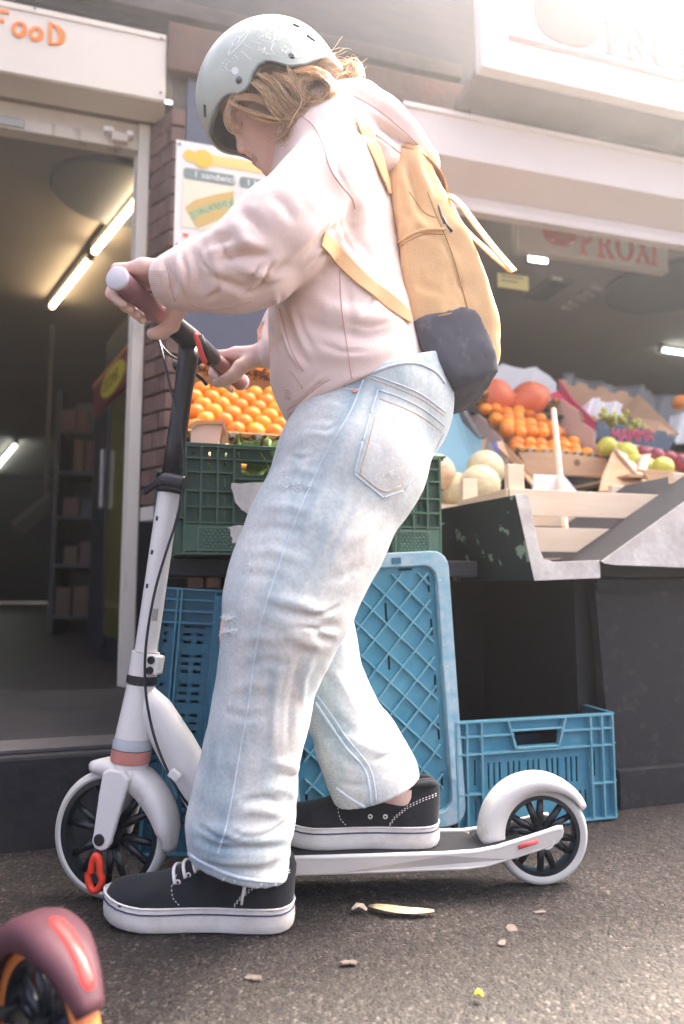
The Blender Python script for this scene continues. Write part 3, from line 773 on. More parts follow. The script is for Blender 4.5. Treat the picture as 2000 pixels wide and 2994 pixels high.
# ------------------------------------------------ green crate on the table
def green_crate(label, M):
    o = thingM('green_crate', label, 'crate', M, None); w, d, h = .61, .40, .242
    cols = [.0025, .036, .072, .108, .502, .538, .574, .6075]
    rows = [(0, w, .002), (0, w, .070), (0, w, .240), (0, w, .213)] + [q_ for z_ in (.182, .140, .105) for q_ in ((0, .108, z_), (.502, w, z_))] + [(.108, .502, .170)]
    slots = [(x + .015, x + .020, y, y + .018) for x in (.036, .072, .502, .538) for y in (.080, .113, .152, .190)] + [(x + .016, x + .021, .220, .230) for x in (.0, .036, .072, .502, .538, .574)]
    slots += [(.26 + i * .018, .266 + i * .018, .10, .14) for i in range(6)] + [(.145 + i * .018, .154 + i * .018, .02, .055) for i in range(18)]
    crate_wall(o, 'front_wall', w, h, (0, 0, 0), (1, 0, 0), (0, 0, 1), (0, 1, 0), m_green, m_greenl, cols, rows, slots, (.125, .485, .180, .207))
    crate_wall(o, 'back_wall', w, h, (w, d, 0), (-1, 0, 0), (0, 0, 1), (0, -1, 0), m_green, m_greenl, cols, rows, slots, (.125, .485, .180, .207))
    sc = [.04, .12, .28, .36]; sr = [(0, d, .002), (0, d, .082), (0, d, .24), (0, d, .165)]
    crate_wall(o, 'side_wall', d, h, (0, d, 0), (0, -1, 0), (0, 0, 1), (1, 0, 0), m_green, m_greenl, sc, sr, [(.06, .066, .1, .14), (.32, .326, .1, .14)], (.15, .25, .172, .208))
    crate_wall(o, 'side_wall', d, h, (w, 0, 0), (0, 1, 0), (0, 0, 1), (-1, 0, 0), m_green, m_greenl, sc, sr, [(.06, .066, .1, .14), (.32, .326, .1, .14)], (.15, .25, .172, .208))
    MB().box2((.002, .002, .0), (w - .002, d - .002, .006)).build('floor', m_green, o)
    for x0, x1 in ((.0, .128), (.482, w)):                                     # solid lower band panels
        MB().box2((x0, -.012, .006), (x1, .0, .066)).build('base_band', m_greenl, o, bevel=.003)
        c = x0 + .030 if x0 == 0 else x1 - .120
        fr_ = MB()
        for a, b in (((c, .008), (c + .09, .0105)), ((c, .058), (c + .09, .0605)), ((c, .0105), (c + .0025, .058)), ((c + .0875, .0105), (c + .09, .058))): fr_.box2((a[0], -.0145, a[1]), (b[0], -.0122, b[1]))
        for i in range(7):
            for j in range(6):
                x = c + .014 + i * .0098 + (j % 2) * .0048; zz = .014 + j * .0072
                fr_.add([(x - .004, -.0122, zz), (x + .004, -.0122, zz), (x, -.0122, zz + .006), (x, -.0158, zz + .002)], [(0, 1, 3), (1, 2, 3), (2, 0, 3)])
        fr_.build('grip_texture', mat('green_crate_pale', (.15, .26, .20), .45, var=(20, .5)), o)
    rim = MB()
    for a, b in (((-.014, -.014), (w + .014, .004)), ((-.014, d - .004), (w + .014, d + .014)), ((-.014, .004), (.004, d - .004)), ((w - .004, .004), (w + .014, d - .004))): rim.box2((*a, h), (*b, h + .005))
    rim.build('rim', m_greenl, o, bevel=.0015)
    return o
gc = green_crate('dark green plastic crate with torn white label, standing on the table', WM(-.678, -1.10, .639))
green_crate('dark green plastic crate with no label, pushed back behind the white post', WM(-.72, -.68, .639))
# torn labels on the crate front
def torn(pts, name, y=-.0146):
    rs = random.Random(len(pts)); P = []
    for a, b in zip(pts, pts[1:] + pts[:1]):
        for k in range(5): P.append((a[0] + (b[0] - a[0]) * k / 5 + rs.uniform(-.004, .004), a[1] + (b[1] - a[1]) * k / 5 + rs.uniform(-.0025, .0025)))
    mb = MB(); mb.prism([(p[0], y, p[1]) for p in P], .0007, (0, -1, 0)); mb.build(name, mat('torn_paper', (.78, .77, .75), .8, var=(40, .4)), gc)
torn([(.100, .158), (.215, .165), (.218, .10), (.19, .072), (.155, .085), (.118, .105)], 'torn_label')
torn([(.095, .062), (.135, .066), (.13, .022), (.105, .028)], 'torn_label', -.0164)

# ------------------------------------------------ blue crates
def blue_upright(label, M):
    """crate standing on its short end, its ribbed underside facing out (-Y)"""
    o = thingM('blue_crate', label, 'crate', M); w, h, d = .425, .628, .13
    def rrect(x0, x1, z0, z1, r, n=5):
        P = []
        for cx, cz, a0_ in ((x1 - r, z1 - r, 0), (x0 + r, z1 - r, 90), (x0 + r, z0 + r, 180), (x1 - r, z0 + r, 270)):
            P += [(cx + r * math.cos(R_(a0_ + 90 * q / n)), cz + r * math.sin(R_(a0_ + 90 * q / n))) for q in range(n + 1)]
        return P
    out = rrect(0, w, 0, h, .04); inn = rrect(.034, w - .034, .034, h - .034, .03); n = len(out)
    v = []; f = []                                                             # outer frame: flat face, outer wall, inner step
    for P, y in ((out, d), (out, .0), (inn, .0), (inn, .016)): v += [(p[0], y, p[1]) for p in P]
    for k in range(3):
        for i in range(n): j = (i + 1) % n; f.append((k * n + i, k * n + j, (k + 1) * n + j, (k + 1) * n + i))
    MB().add(v, f).build('base_frame', m_bluew, o, bevel=.003)
    slots = [(.06, .09, .585, .590), (.17, .205, .585, .590), (.30, .335, .585, .590)]
    slots += [(x, x + .006, z, z + .038) for x in (.050, .372) for z in (.08, .19, .30, .43, .53)] + [(x, x + .006, z, z + .042) for x in (.16, .26) for z in (.36, .47)]
    mb = MB(); perf(mb, w - .068, h - .068, .004, [(a - .034, b - .034, c - .034, e - .034) for a, b, c, e in slots], (.034, .014, .034), (1, 0, 0), (0, 0, 1), (0, 1, 0))
    mb.build('base_plate', m_blue, o)
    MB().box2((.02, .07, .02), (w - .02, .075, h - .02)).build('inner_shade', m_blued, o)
    x0, x1, z0, z1 = .050, w - .050, .050, h - .050                            # diagonal ribs, clipped to the plate
    step = .090
    def clip(a, b, c):                                                         # line z = a*x + c
        pts = []
        for x in (x0, x1):
            z = a * x + c
            if z0 <= z <= z1: pts.append((x, z))
        for z in (z0, z1):
            x = (z - c) / a
            if x0 < x < x1: pts.append((x, z))
        return pts[:2] if len(pts) >= 2 else None
    for sgn in (1, -1):
        c = -1.2
        while c < 1.6:
            q = clip(sgn * 1.02, 0, c)
            if q and math.dist(*q) > .03 and random.random() > .03:
                a, b = np.array([q[0][0], .014, q[0][1]]), np.array([q[1][0], .014, q[1][1]]); dr = (b - a) / np.linalg.norm(b - a); wv = np.array([-dr[2], 0, dr[0]]) * .0020
                MB().prism([a - wv, b - wv, b + wv, a + wv], .0085 + (.0006 if sgn > 0 else 0), (0, -1, 0)).build('diagonal_rib', m_bluel, o, bevel=.001)
            c += step * .74
    for x in (.022, w - .034):
        for z0_, z1_ in ((.10, .36), (.40, .56)): MB().box2((x, -.004, z0_), (x + .012, .0, z1_)).build('edge_bead', m_bluew, o, bevel=.002)
    for x in (.10, .28): MB().box2((x, -.0025, h - .026), (x + .022, -.0003, h - .012)).build('stacking_slot', m_blued, o)
    return o
def blue_side(label, M, w=.245, h=.565, d=.085):
    """crate standing on end, its slotted long side facing out"""
    o = thingM('blue_crate', label, 'crate', M)
    slots = [(x, x + .017, z + j * .017, z + j * .017 + .0065) for x in (.055, .082) for z in [.06 + i * .064 for i in range(7)] for j in range(3)]
    slots += [(.012, .02, z + j * .017, z + j * .017 + .007) for z in [.06 + i * .064 for i in range(7)] for j in range(3)]
    cols = [.002, .036, .045, .118, .150, .165, .205, w - .002]; rows = [(0, w, .002), (0, .118, .515), (0, .118, .54), (0, .118, .49), (.150, w, .50), (0, w, h - .002)]
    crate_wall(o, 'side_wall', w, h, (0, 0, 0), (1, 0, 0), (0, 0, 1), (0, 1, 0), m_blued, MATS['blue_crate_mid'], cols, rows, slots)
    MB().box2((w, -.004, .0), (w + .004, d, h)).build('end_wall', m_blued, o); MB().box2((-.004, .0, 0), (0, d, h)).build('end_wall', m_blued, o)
    MB().box2((.118, -.022, .02), (.150, -.0005, h - .012)).build('corner_flange', m_blued, o, bevel=.008)
    MB().box2((0, .004, h - .004), (w, d, h)).build('top_wall', m_blued, o); MB().box2((.004, d - .004, .0), (w, d, h)).build('back_wall', m_blued, o)
    for x in (.04, .155): MB().prism([(x, -.013, .20), (x + .03, -.013, .185), (x + .03, -.013, .05), (x, -.013, .05)], .004, (0, 1, 0)).build('stiffener', MATS['blue_crate_mid'], o, bevel=.003)
    return o
mat('blue_crate_mid', (.045, .19, .29), .42, var=(16, .6), col2=(.07, .24, .34))
blue_side('deep blue slotted crate stood on end behind the scooter column', WM(-.752, -1.055, .004, rz=-.10, roll=.06))
blue_side('second deep blue crate stood on end, hidden partly behind the near jeans leg', WM(-.60, -1.075, .004, rz=-.10, roll=.05), w=.16)
blue_upright('light blue crate stood on its end with diagonal ribbed base showing', WM(-.452, -1.150, .004, rz=.02, tilt=-.012, roll=-.055))
m_deepb = mat('blue_crate_inside_shade', (.012, .05, .08), .5)  # darker copy of the crate blue, shade of its inside put into the colour
def blue_low(label, M):
    o = thingM('blue_crate', label, 'crate', M); w, d, h = .425, .30, .25
    hd = (.150, .275, .185, .222)
    slots = [(.085 + g * .052 + i * .0145, .090 + g * .052 + i * .0145, .090, .150) for g in range(5) for i in range(3)]
    slots += [(.05, .055, .10, .16), (.372, .377, .10, .16), (.05, .055, .02, .07), (.33, .335, .03, .07), (.345, .35, .03, .07)]
    cols = [.003, .028, .066, .36, .392, .4225]; rows = [(0, w, .002), (0, w, .2475), (0, .15, .215), (.275, w, .215), (0, w, .175), (0, .066, .085), (.36, w, .085)]
    wl_, bar = crate_wall(o, 'front_wall', w, h, (0, 0, 0), (1, 0, 0), (0, 0, 1), (0, 1, 0), m_blue, m_bluel, cols, rows, slots, hd)
    fr_ = MB()
    fr_.prism([(.132, -.0005, .247), (.137, -.0005, .247), (.158, -.0005, .182), (.152, -.0005, .180)], .014, (0, -1, 0)); fr_.prism([(.293, -.0005, .247), (.288, -.0005, .247), (.267, -.0005, .182), (.273, -.0005, .180)], .014, (0, -1, 0))
    fr_.box2((.158, -.0145, .179), (.267, -.0005, .184)); fr_.box2((.145, -.0145, .221), (.28, -.0005, .225))
    fr_.build('handle_frame', m_bluel, o, bevel=.001)
    for u in (0, 1):
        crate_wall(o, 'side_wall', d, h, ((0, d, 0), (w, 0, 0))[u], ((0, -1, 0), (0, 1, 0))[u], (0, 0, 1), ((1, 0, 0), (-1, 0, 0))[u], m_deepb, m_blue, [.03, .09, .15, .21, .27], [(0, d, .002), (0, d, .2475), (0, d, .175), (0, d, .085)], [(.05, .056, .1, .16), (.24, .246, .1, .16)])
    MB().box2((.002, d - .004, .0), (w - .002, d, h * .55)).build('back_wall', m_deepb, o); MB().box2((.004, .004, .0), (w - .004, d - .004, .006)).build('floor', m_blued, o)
    return o
blue_low('bright blue crate with an open hand hole, lying on the ground by the stall', WM(-.052, -1.128, .004, rz=-.01, roll=-.0))

# ------------------------------------------------ table and stall boards
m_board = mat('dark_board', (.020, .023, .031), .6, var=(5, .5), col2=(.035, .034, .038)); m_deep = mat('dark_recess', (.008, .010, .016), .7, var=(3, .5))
m_dgreen = mat('dark_green_paint', (.014, .021, .027), .5, var=(16, 1.), col2=(.22, .33, .25), var_ramp=(.605, .63), var_detail=7, bump=(50, .15))
m_edge = mat('whitewashed_edge', (.66, .64, .61), .7, var=(14, .7), col2=(.36, .33, .31), stretch=(1, 1, 1), bump=(35, .6, .004))
tb = thing('display_table', 'dark table board carrying the green crate and the orange carton', 'table', WO, WA)
bx('table_top', (-.72, -.99, .592), (.09, -.20, .634), m_board, tb, bevel=.004)
bx('support_panel', (-.10, -.80, .0), (.085, -.76, .590), m_board, tb)
bx('table_leg', (-.70, -.32, .0), (-.62, -.24, .59), m_board, tb); bx('table_leg', (-.14, -.32, .0), (-.06, -.24, .59), m_board, tb)
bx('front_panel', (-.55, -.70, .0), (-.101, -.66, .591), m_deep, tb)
bx('carton_ramp', (-.66, -.70, .636), (-.05, -.66, .93), m_board, tb); bx('carton_ramp', (-.66, -.42, .636), (-.05, -.38, 1.10), m_board, tb)
sl = thing('market_stall', 'dark timber market stall with thick whitewashed board ends', 'stall', WO, WA)
def q(px, py, t=-1.15): s_, z_ = wl(px, py, t); return (s_, t, z_)
Lp = [q(1507, 1447), q(1532, 1443), q(1546, 1452), q(1556, 1500), q(1575, 1600), q(1590, 1634), q(1620, 1643), q(1755, 1638), q(1756, 1690), q(1563, 1698)]
o = MB().prism([(p[0], p[1] + .002, p[2]) for p in Lp], .50, (-.12, .993, 0)).build('tray_side', m_dgreen, sl, bevel=.002)
MB().prism(Lp, .0018, (0, 1, 0)).build('tray_end_face', m_edge, sl, bevel=.001)
Wp = [q(1757, 1641, -1.16), q(2002, 1466, -1.16), q(2160, 1352, -1.16), q(2160, 1668, -1.16), q(2000, 1660, -1.16), q(1795, 1652, -1.16), q(1768, 1648, -1.16)]
MB().prism([(p[0], p[1] + .002, p[2]) for p in Wp], .48, (0, 1, 0)).build('wedge_board', m_board, sl, bevel=.002)
MB().prism(Wp, .0018, (0, 1, 0)).build('wedge_end_face', m_edge, sl, bevel=.001)
tz = Lp[7][2]
bx('tray_floor', (.06, -.66, tz - .045), (1.6, -.16, tz), m_board, sl)
bx('tray_floor', (.20, -1.09, tz - .04), (1.6, -.661, tz - .001), m_board, sl)
rp = [(.395, 0, .575), (1.9, 0, .575), (1.9, 0, .0), (.432, 0, .0)]
MB().prism([(p[0], -1.06, p[2]) for p in rp], .03, (0, 1, 0)).build('base_panel', mat('speckled_panel', (.013, .014, .019), .75, var=(26, .8), col2=(.04, .038, .037), var_ramp=(.55, .75), bump=(70, .3)), sl)
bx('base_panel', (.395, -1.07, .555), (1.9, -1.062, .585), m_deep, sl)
bx('kick_board', (.43, -1.085, .0), (1.9, -1.062, .095), MATS['speckled_panel'], sl, bevel=.002)
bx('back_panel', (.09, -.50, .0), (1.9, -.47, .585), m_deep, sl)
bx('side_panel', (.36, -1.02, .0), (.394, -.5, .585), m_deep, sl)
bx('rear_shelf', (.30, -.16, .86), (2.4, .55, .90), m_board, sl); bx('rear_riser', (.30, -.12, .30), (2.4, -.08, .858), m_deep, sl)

# ------------------------------------------------ wooden crates
m_wood = mat('pale_wood', (.80, .67, .51), .65, var=(5, .5), col2=(.68, .52, .36), stretch=(1, 1, 9), bump=(40, .2))
m_wood2 = mat('tan_wood', (.56, .36, .21), .65, var=(4, .6), col2=(.44, .26, .14), stretch=(1, 1, 8), bump=(40, .2))
m_card = mat('cardboard', (.44, .27, .16), .8, var=(5, .4), bump=(30, .1)); m_cardl = mat('pale_carton_lining', (.66, .52, .45), .75, var=(4, .3))
def slat_crate(label, M, w, d, h, slats, post=.05, floor_z=.01):
    o = thingM('wooden_crate', label, 'crate', M)
    for x in (0, w - post):
        for y in (0, d - .022): MB().box2((x, y, 0), (x + post, y + .022, h)).build('corner_post', m_wood, o, bevel=.002)
    for z0, z1 in slats:
        for y, th in ((-.008, -.0005), (d + .0005, d + .008)): MB().box2((-.001, y, z0), (w + .001, th, z1)).build('slat', m_wood, o, bevel=.001)
        for x in (-.0085, w + .0005): MB().box2((x, -.0002, z0), (x + .008, d + .0002, z1)).build('slat', m_wood, o, bevel=.001)
    for i in range(5): MB().box2((.002, .024 + i * (d - .05) / 5, floor_z - .006), (w - .002, .024 + (i + .85) * (d - .05) / 5, floor_z)).build('floor_slat', m_wood, o)
    return o
a = wl(1485, 1358, -.98); b = wl(2000, 1618, -.98)
cd = slat_crate('pale wooden slat crate standing in the stall tray', WM(a[0], -.98, tz + .002), wl(2010, 1400, -.98)[0] - a[0], .30, a[1] - tz, [(wl(1600, 1512, -.98)[1] - tz, wl(1600, 1436, -.98)[1] - tz), (wl(1600, 1616, -.98)[1] - tz, wl(1600, 1545, -.98)[1] - tz)])
st_ = WL(1618, 1195, -.60); sb_ = WL(1650, 1432, -.93)
tag(MB().tube([sb_ - np.array([0, 0, .12]), st_], .009, 4).build('wooden_stick', m_wood, None), 'thin upright wooden stick leaning in the slat crate', 'stick')
tag(quadpanel('paper_sheet', [(1560, 1385, -.80), (1650, 1390, -.80), (1650, 1470, -.80), (1560, 1470, -.80)], .002, mat('white_paper', (.75, .75, .78), .8, bump=(12, .4, .01)), None), 'white paper sheet standing inside the slat crate', 'paper')

# melons
def melon_mesh(name, r=.066):
    v = []; f = []; nu, nv = 60, 26
    for j in range(nv + 1):
        th = PI * j / nv
        for i in range(nu):
            ph = 2 * PI * i / nu; k = abs(math.sin(ph * 5)); rr = r * (1 - .045 * (1 - k) ** 3 * math.sin(th))
            v.append((rr * math.sin(th) * math.cos(ph), rr * math.sin(th) * math.sin(ph), rr * .95 * math.cos(th) * (1 - .05 * math.exp(-(th / .2) ** 2))))
    for j in range(nv):
        for i in range(nu): i2 = (i + 1) % nu; f.append((j * nu + i, (j + 1) * nu + i, (j + 1) * nu + i2, j * nu + i2))
    return mesh_obj(name, v, f, mat('melon_skin', (.62, .56, .36), .6, var=(22, .6), col2=(.50, .47, .27), bump=(160, .3, .001)), smooth=True)
mc0 = wl(1292, 1440, -.62); fz = mc0[1] - .04
mfl = min(WL(1403, 1420, -.565)[2] - .0675, WL(1335, 1435, -.50)[2] - .063)
mcr = slat_crate('small wooden slat crate of melons behind the painted tray side', WM(mc0[0] - .10, -.645, tz + .001), .40, .34, fz + .035 - tz, [(fz - .05 - tz, fz - .005 - tz), (.02, .08)], post=.03, floor_z=mfl - tz - .001)
mel = None
for i, (px, py, t, lab, rot, rm) in enumerate((
    (1403, 1420, -.565, 'ribbed pale melon with its star-shaped blossom end facing out', (1.45, .2, .3), .071), (1420, 1372, -.45, 'pale round melon lying above the star-ended melon', (.6, .9, 0), .070),
    (1335, 1435, -.50, 'pale melon wedged between the star-ended melon and a crate post', (.4, .3, 1), .066), (1275, 1385, -.50, 'smooth peach-coloured melon at the green crate end of the row', (1.2, .8, 2), .068))):
    c = WL(px, py, t)
    if mel is None: o = mel = melon_mesh('melon')
    else: o = mel.copy(); COL.objects.link(o)
    o.location = Vector(c); o.rotation_euler = rot; o.scale = [rm / .066] * 3
    tag(o, lab, 'melon', 'melons on the stall')
    if i == 3: o.data = o.data.copy(); o.data.materials[0] = mat('peach_melon', (.66, .47, .30), .6, var=(22, .5))
lowm = mel.copy(); COL.objects.link(lowm); lowm.location = Vector(WL(1340, 1490, -.47)); lowm['label'] = 'pale melon at the bottom of the pile, half hidden by the tray side'
# cartons behind the melons
ct = thing('brown_carton', 'open brown cardboard carton behind the melons', 'carton', WO, WA)
quadpanel('back_flap', [(1255, 1278, -.20), (1425, 1283, -.20), (1402, 1385, -.24), (1255, 1392, -.24)], .006, m_card, ct)
quadpanel('side_flap', [(1425, 1290, -.24), (1402, 1400, -.26), (1500, 1400, -.36), (1478, 1330, -.36)], .004, mat('grey_lining', (.42, .41, .41), .7, bump=(9, .5, .02)), ct)
quadpanel('front_edge', [(1255, 1385, -.30), (1330, 1382, -.30), (1330, 1420, -.30), (1255, 1420, -.30)], .006, m_card, ct)
dp = thing('torn_carton', 'dark-edged torn carton side standing between melons and mandarins', 'carton', WO, WA)
quadpanel('board', [(1440, 1292, -.35), (1470, 1290, -.35), (1512, 1335, -.42), (1598, 1432, -.62), (1570, 1432, -.62), (1500, 1350, -.42)], .008, m_wood2, dp)
quadpanel('blue_tab', [(1438, 1292, -.37), (1452, 1290, -.37), (1462, 1325, -.38), (1453, 1330, -.38)], .003, mat('blue_print', (.08, .09, .30), .5), dp)

# ------------------------------------------------ cartons of mandarins
def speckle():
    m = mat('speckled_carton', (.028, .025, .03), .6); n = m.node_tree.nodes; l = m.node_tree.links; b = n['Principled BSDF']
    tc = n.new('ShaderNodeTexCoord'); nz = n.new('ShaderNodeTexNoise'); nz.inputs['Scale'].default_value = 85; nz.inputs['Detail'].default_value = 4
    l.new(tc.outputs['Object'], nz.inputs['Vector']); cr = n.new('ShaderNodeValToRGB'); l.new(nz.outputs['Fac'], cr.inputs[0]); cr.color_ramp.interpolation = 'CONSTANT'
    e = cr.color_ramp.elements; e[0].color = (.030, .026, .03, 1); e[1].position = .52; e[1].color = (.52, .24, .05, 1); k = e.new(.60); k.color = (.12, .06, .03, 1); k = e.new(.68); k.color = (.70, .45, .2, 1)
    l.new(cr.outputs[0], b.inputs['Base Color']); return m
m_spk = speckle()
def fruit_mesh(name, m, r=1., sq=.88, dent=.12, n=22):
    v = []; f = []; nv = 14
    for j in range(nv + 1):
        th = PI * j / nv
        for i in range(n):
            a = 2 * PI * i / n; rr = r * (1 + .012 * math.cos(5 * a) * math.sin(th))
            v.append((rr * math.sin(th) * math.cos(a), rr * math.sin(th) * math.sin(a), r * sq * (math.cos(th) - dent * math.exp(-(th / .3) ** 2) + dent * .7 * math.exp(-((PI - th) / .25) ** 2))))
    for j in range(nv):
        for i in range(n): i2 = (i + 1) % n; f.append((j * n + i, (j + 1) * n + i, (j + 1) * n + i2, j * n + i2))
    o = mesh_obj(name, v, f, m, smooth=True); return o
m_orange = mat('orange_peel', (.86, .26, .015), .34, var=(3, .4), col2=(.90, .36, .03), bump=(300, .25, .0006), spec=.6)
def per_object(m, amt, hue=.02):
    n = m.node_tree.nodes; l = m.node_tree.links; b = n['Principled BSDF']; src = b.inputs['Base Color'].links[0].from_socket
    oi = n.new('ShaderNodeObjectInfo'); hs = n.new('ShaderNodeHueSaturation'); r1 = n.new('ShaderNodeMapRange'); r1.inputs[3].default_value = .5 - hue; r1.inputs[4].default_value = .5 + hue
    r2 = n.new('ShaderNodeMapRange'); r2.inputs[3].default_value = 1 - amt; r2.inputs[4].default_value = 1 + amt * .4
    l.new(oi.outputs['Random'], r1.inputs[0]); l.new(oi.outputs['Random'], r2.inputs[0]); l.new(r1.outputs[0], hs.inputs['Hue']); l.new(r2.outputs[0], hs.inputs['Value']); l.new(src, hs.inputs['Color']); l.new(hs.outputs[0], b.inputs['Base Color'])
per_object(m_orange, .10, .010)
MAN = None
def mandarin(M, loc, r, label, group, rs):
    global MAN
    if MAN is None: o = MAN = fruit_mesh('mandarin', m_orange)
    else: o = MAN.copy(); COL.objects.link(o)
    o.location = M @ Vector(loc); o.scale = [r * rs.uniform(.95, 1.04)] * 3; o.rotation_euler = (rs.uniform(-.7, .7), rs.uniform(-.7, .7), rs.uniform(0, 6))
    tag(o, label, 'mandarin', group)
def carton(label, M, w, d, h, front, back, side_l, side_r, hl=1.):
    o = thingM('fruit_carton', label, 'carton', M); th = .005
    MB().box2((0, 0, -th), (w, d, 0)).build('floor', m_card, o)
    MB().box2((0, 0, .0), (w, th, h * .45)).build('front_wall', front, o, bevel=.001); MB().box2((0, d - th, .0), (w, d, h)).build('back_wall', back, o, bevel=.001)
    for x, m, h in ((0, side_l, h * hl), (w - th, side_r, h)):
        MB().prism([(x, th + .0003, 0), (x, d - th - .0003, 0), (x, d - th - .0003, h), (x, d * .62, h * 1.02), (x, d * .5, h * .80), (x, d * .28, h * .80), (x, d * .2, h * .5), (x, th + .0003, h * .5)], th, (1, 0, 0)).build('side_wall', m, o, bevel=.001)
        MB().prism([(x - .002, d * .62, h * 1.02 + .0005), (x - .002, d * .5, h * .80 + .0005), (x - .002, d * .5, h * .80 + .006), (x - .002, d * .62, h * 1.02 + .0065)], th + .004, (1, 0, 0)).build('edge_strip', m_spk, o)
    mb = MB(); mb.box2((.0, d - th - .0025, h * .55), (w, d - th - .0005, h)); mb.build('printed_band', m_spk, o)
    mb = MB(); mb.box2((.0, -.003, .0), (w, -.0005, h * .45)); mb.build('printed_band', m_spk, o)
    k = 0                                                                       # half-fruit print row with pale leaves along the top edges
    x = .03
    while x < w - .02:
        for yy, zz in ((-.0042, h * .45 - .012), (d - th - .0042, h - .012)):
            if k % 2 == 0: MB().prism([(x + .016 * math.cos(PI * i / 8), yy, zz + .001 - .014 * math.sin(PI * i / 8) + .012) for i in range(9)], .0012, (0, 1, 0)).build('fruit_print', mat('print_orange', (.80, .42, .10), .5), o)
            else: MB().prism([(x + a_, yy, zz + b_) for a_, b_ in ((-.014, .01), (-.006, .004), (-.008, -.003), (0, .0), (.008, -.004), (.006, .004), (.014, .011))], .0012, (0, 1, 0)).build('leaf_print', MATS['torn_paper'], o)
        x += .037; k += 1
    return o
rs = random.Random(21)
OB = WM(-.665, -.67, .968, tilt=R_(40)); carton('speckled mandarin carton tilted up behind the green crate', OB, .54, .37, .105, m_card, m_card, m_cardl, m_cardl)
for j in range(6):
    for i in range(9 - (j % 2)):
        mandarin(OB, (.040 + i * .0565 + (j % 2) * .028 + rs.uniform(-.002, .002), .036 + j * .0525, .034 + rs.uniform(-.001, .002)), .0290, 'shiny orange mandarin laid in rows in the carton above the green crate', 'mandarins in the carton above the green crate', rs)
ch = thing('carton_flap', 'pale notched end flap of a carton standing on the green crate rim', 'carton', WO, WA)
quadpanel('flap', [(556, 1314, -.90), (560, 1252, -.90), (578, 1238, -.90), (650, 1238, -.90), (640, 1314, -.90)], .006, m_cardl, ch)
quadpanel('flap_edge', [(552, 1244, -.905), (575, 1228, -.905), (655, 1230, -.905), (668, 1262, -.905), (660, 1270, -.905), (650, 1240, -.905), (578, 1240, -.905), (562, 1254, -.905)], .012, m_card, ch)
quadpanel('flap_side', [(652, 1240, -.897), (668, 1268, -.897), (668, 1316, -.897), (642, 1316, -.897)], .006, m_card, ch)
a = wl(1515, 1312, -.26); b = wl(1772, 1335, -.26)
MBX = WM(a[0] - .04, -.27, a[1] - .06, rz=.06, tilt=R_(36)); wM = b[0] - a[0]
carton('speckled mandarin carton with pale lining on the stall, below the two squashes', MBX, wM + .02, .40, .15, m_card, m_card, m_cardl, m_cardl, .42)
for j in range(7):
    for i in range(7 - (j % 2)):
        if rs.random() < .12: continue
        hz = .045 + (.035 if (j > 1 and i < 5) else 0) + rs.uniform(-.004, .006)
        mandarin(MBX, (.034 + i * .0555 + (j % 2) * .027 + rs.uniform(-.003, .003), .036 + j * .053, hz), .0295, 'orange mandarin heaped in the stall carton below the squashes', 'mandarins in the stall carton', rs)
bx('riser', (a[0] - .02, -.20, .901), (b[0] - .02, -.02, a[1] - .075), m_board, sl)
bx('riser', (1.12, -.215, .901), (1.62, .10, wl(1850, 1312, -.22)[1] - .012), m_board, sl)
fb = thing('wooden_tray_front', 'tan wooden board with a dark knot along the mandarin carton front', 'board', WO, WA)
quadpanel('board', [(1508, 1308, -.30), (1772, 1340, -.30), (1790, 1398, -.30), (1548, 1384, -.30)], .012, m_wood2, fb, bevel=.002)
c = WL(1688, 1352, -.3015); MB().lathe([(0, -.001), (.010, -.001), (.014, 0)], (0, 0, 0), 'y', 16).xform(Matrix.Translation(Vector(c)) @ Matrix.Rotation(WA, 4, 'Z')).build('knot', mat('wood_knot', (.22, .11, .06), .7), fb, world=True)
quadpanel('white_lining', [(1545, 1386, -.31), (1650, 1392, -.31), (1690, 1440, -.36), (1560, 1440, -.36)], .003, MATS['white_paper'], fb)
# squashes
def squash(px, py, t, r, tip, label):
    v = []; f = []; n = 28; nv = 22; M = Matrix.Rotation(tip, 4, 'Y')
    for j in range(nv + 1):
        u = j / nv; rr = r * (math.sin(PI * min(1, u * .86 + .0)) ** .72) * (1 - .25 * u ** 2) if u < .999 else 0
        h = r * (1.05 - 2.15 * (1 - u) + .22 * u ** 6)
        for i in range(n):
            a_ = 2 * PI * i / n; q_ = rr * (1 + .015 * math.cos(8 * a_)); p = M @ Vector((q_ * math.cos(a_), q_ * math.sin(a_), h)); v.append(tuple(p))
    for j in range(nv):
        for i in range(n): i2 = (i + 1) % n; f.append((j * n + i, j * n + i2, (j + 1) * n + i2, (j + 1) * n + i))
    o = mesh_obj('squash', v, f, mat('squash_skin', (.66, .13, .055), .4, var=(9, .5), col2=(.72, .22, .10)), smooth=True); o.location = Vector(WL(px, py, t)); tag(o, label, 'squash')
squash(1450, 1160, .02, .084, -1.25, 'orange red squash with its rounded end towards the backpack')
squash(1552, 1165, .0, .084, -1.9, 'orange red squash with a pointed stalk end, next to the other squash')
sq = thing('squash_shelf', 'narrow dark shelf carrying the two squashes behind the mandarins', 'shelf', WO, WA)
s1, z1 = wl(1380, 1215, .0); s2, z2 = wl(1640, 1230, .0)
zs = WL(1450, 1160, .02)[2] - .072
bx('board', (s1 - .1, -.03, zs - .02), (s2 + .1, .24, zs), m_board, sq); bx('shelf_post', (s1 - .1, .16, .901), (s1 - .06, .2, zs - .021), m_board, sq); bx('shelf_post', (s2 + .06, .16, .901), (s2 + .1, .2, zs - .021), m_board, sq)
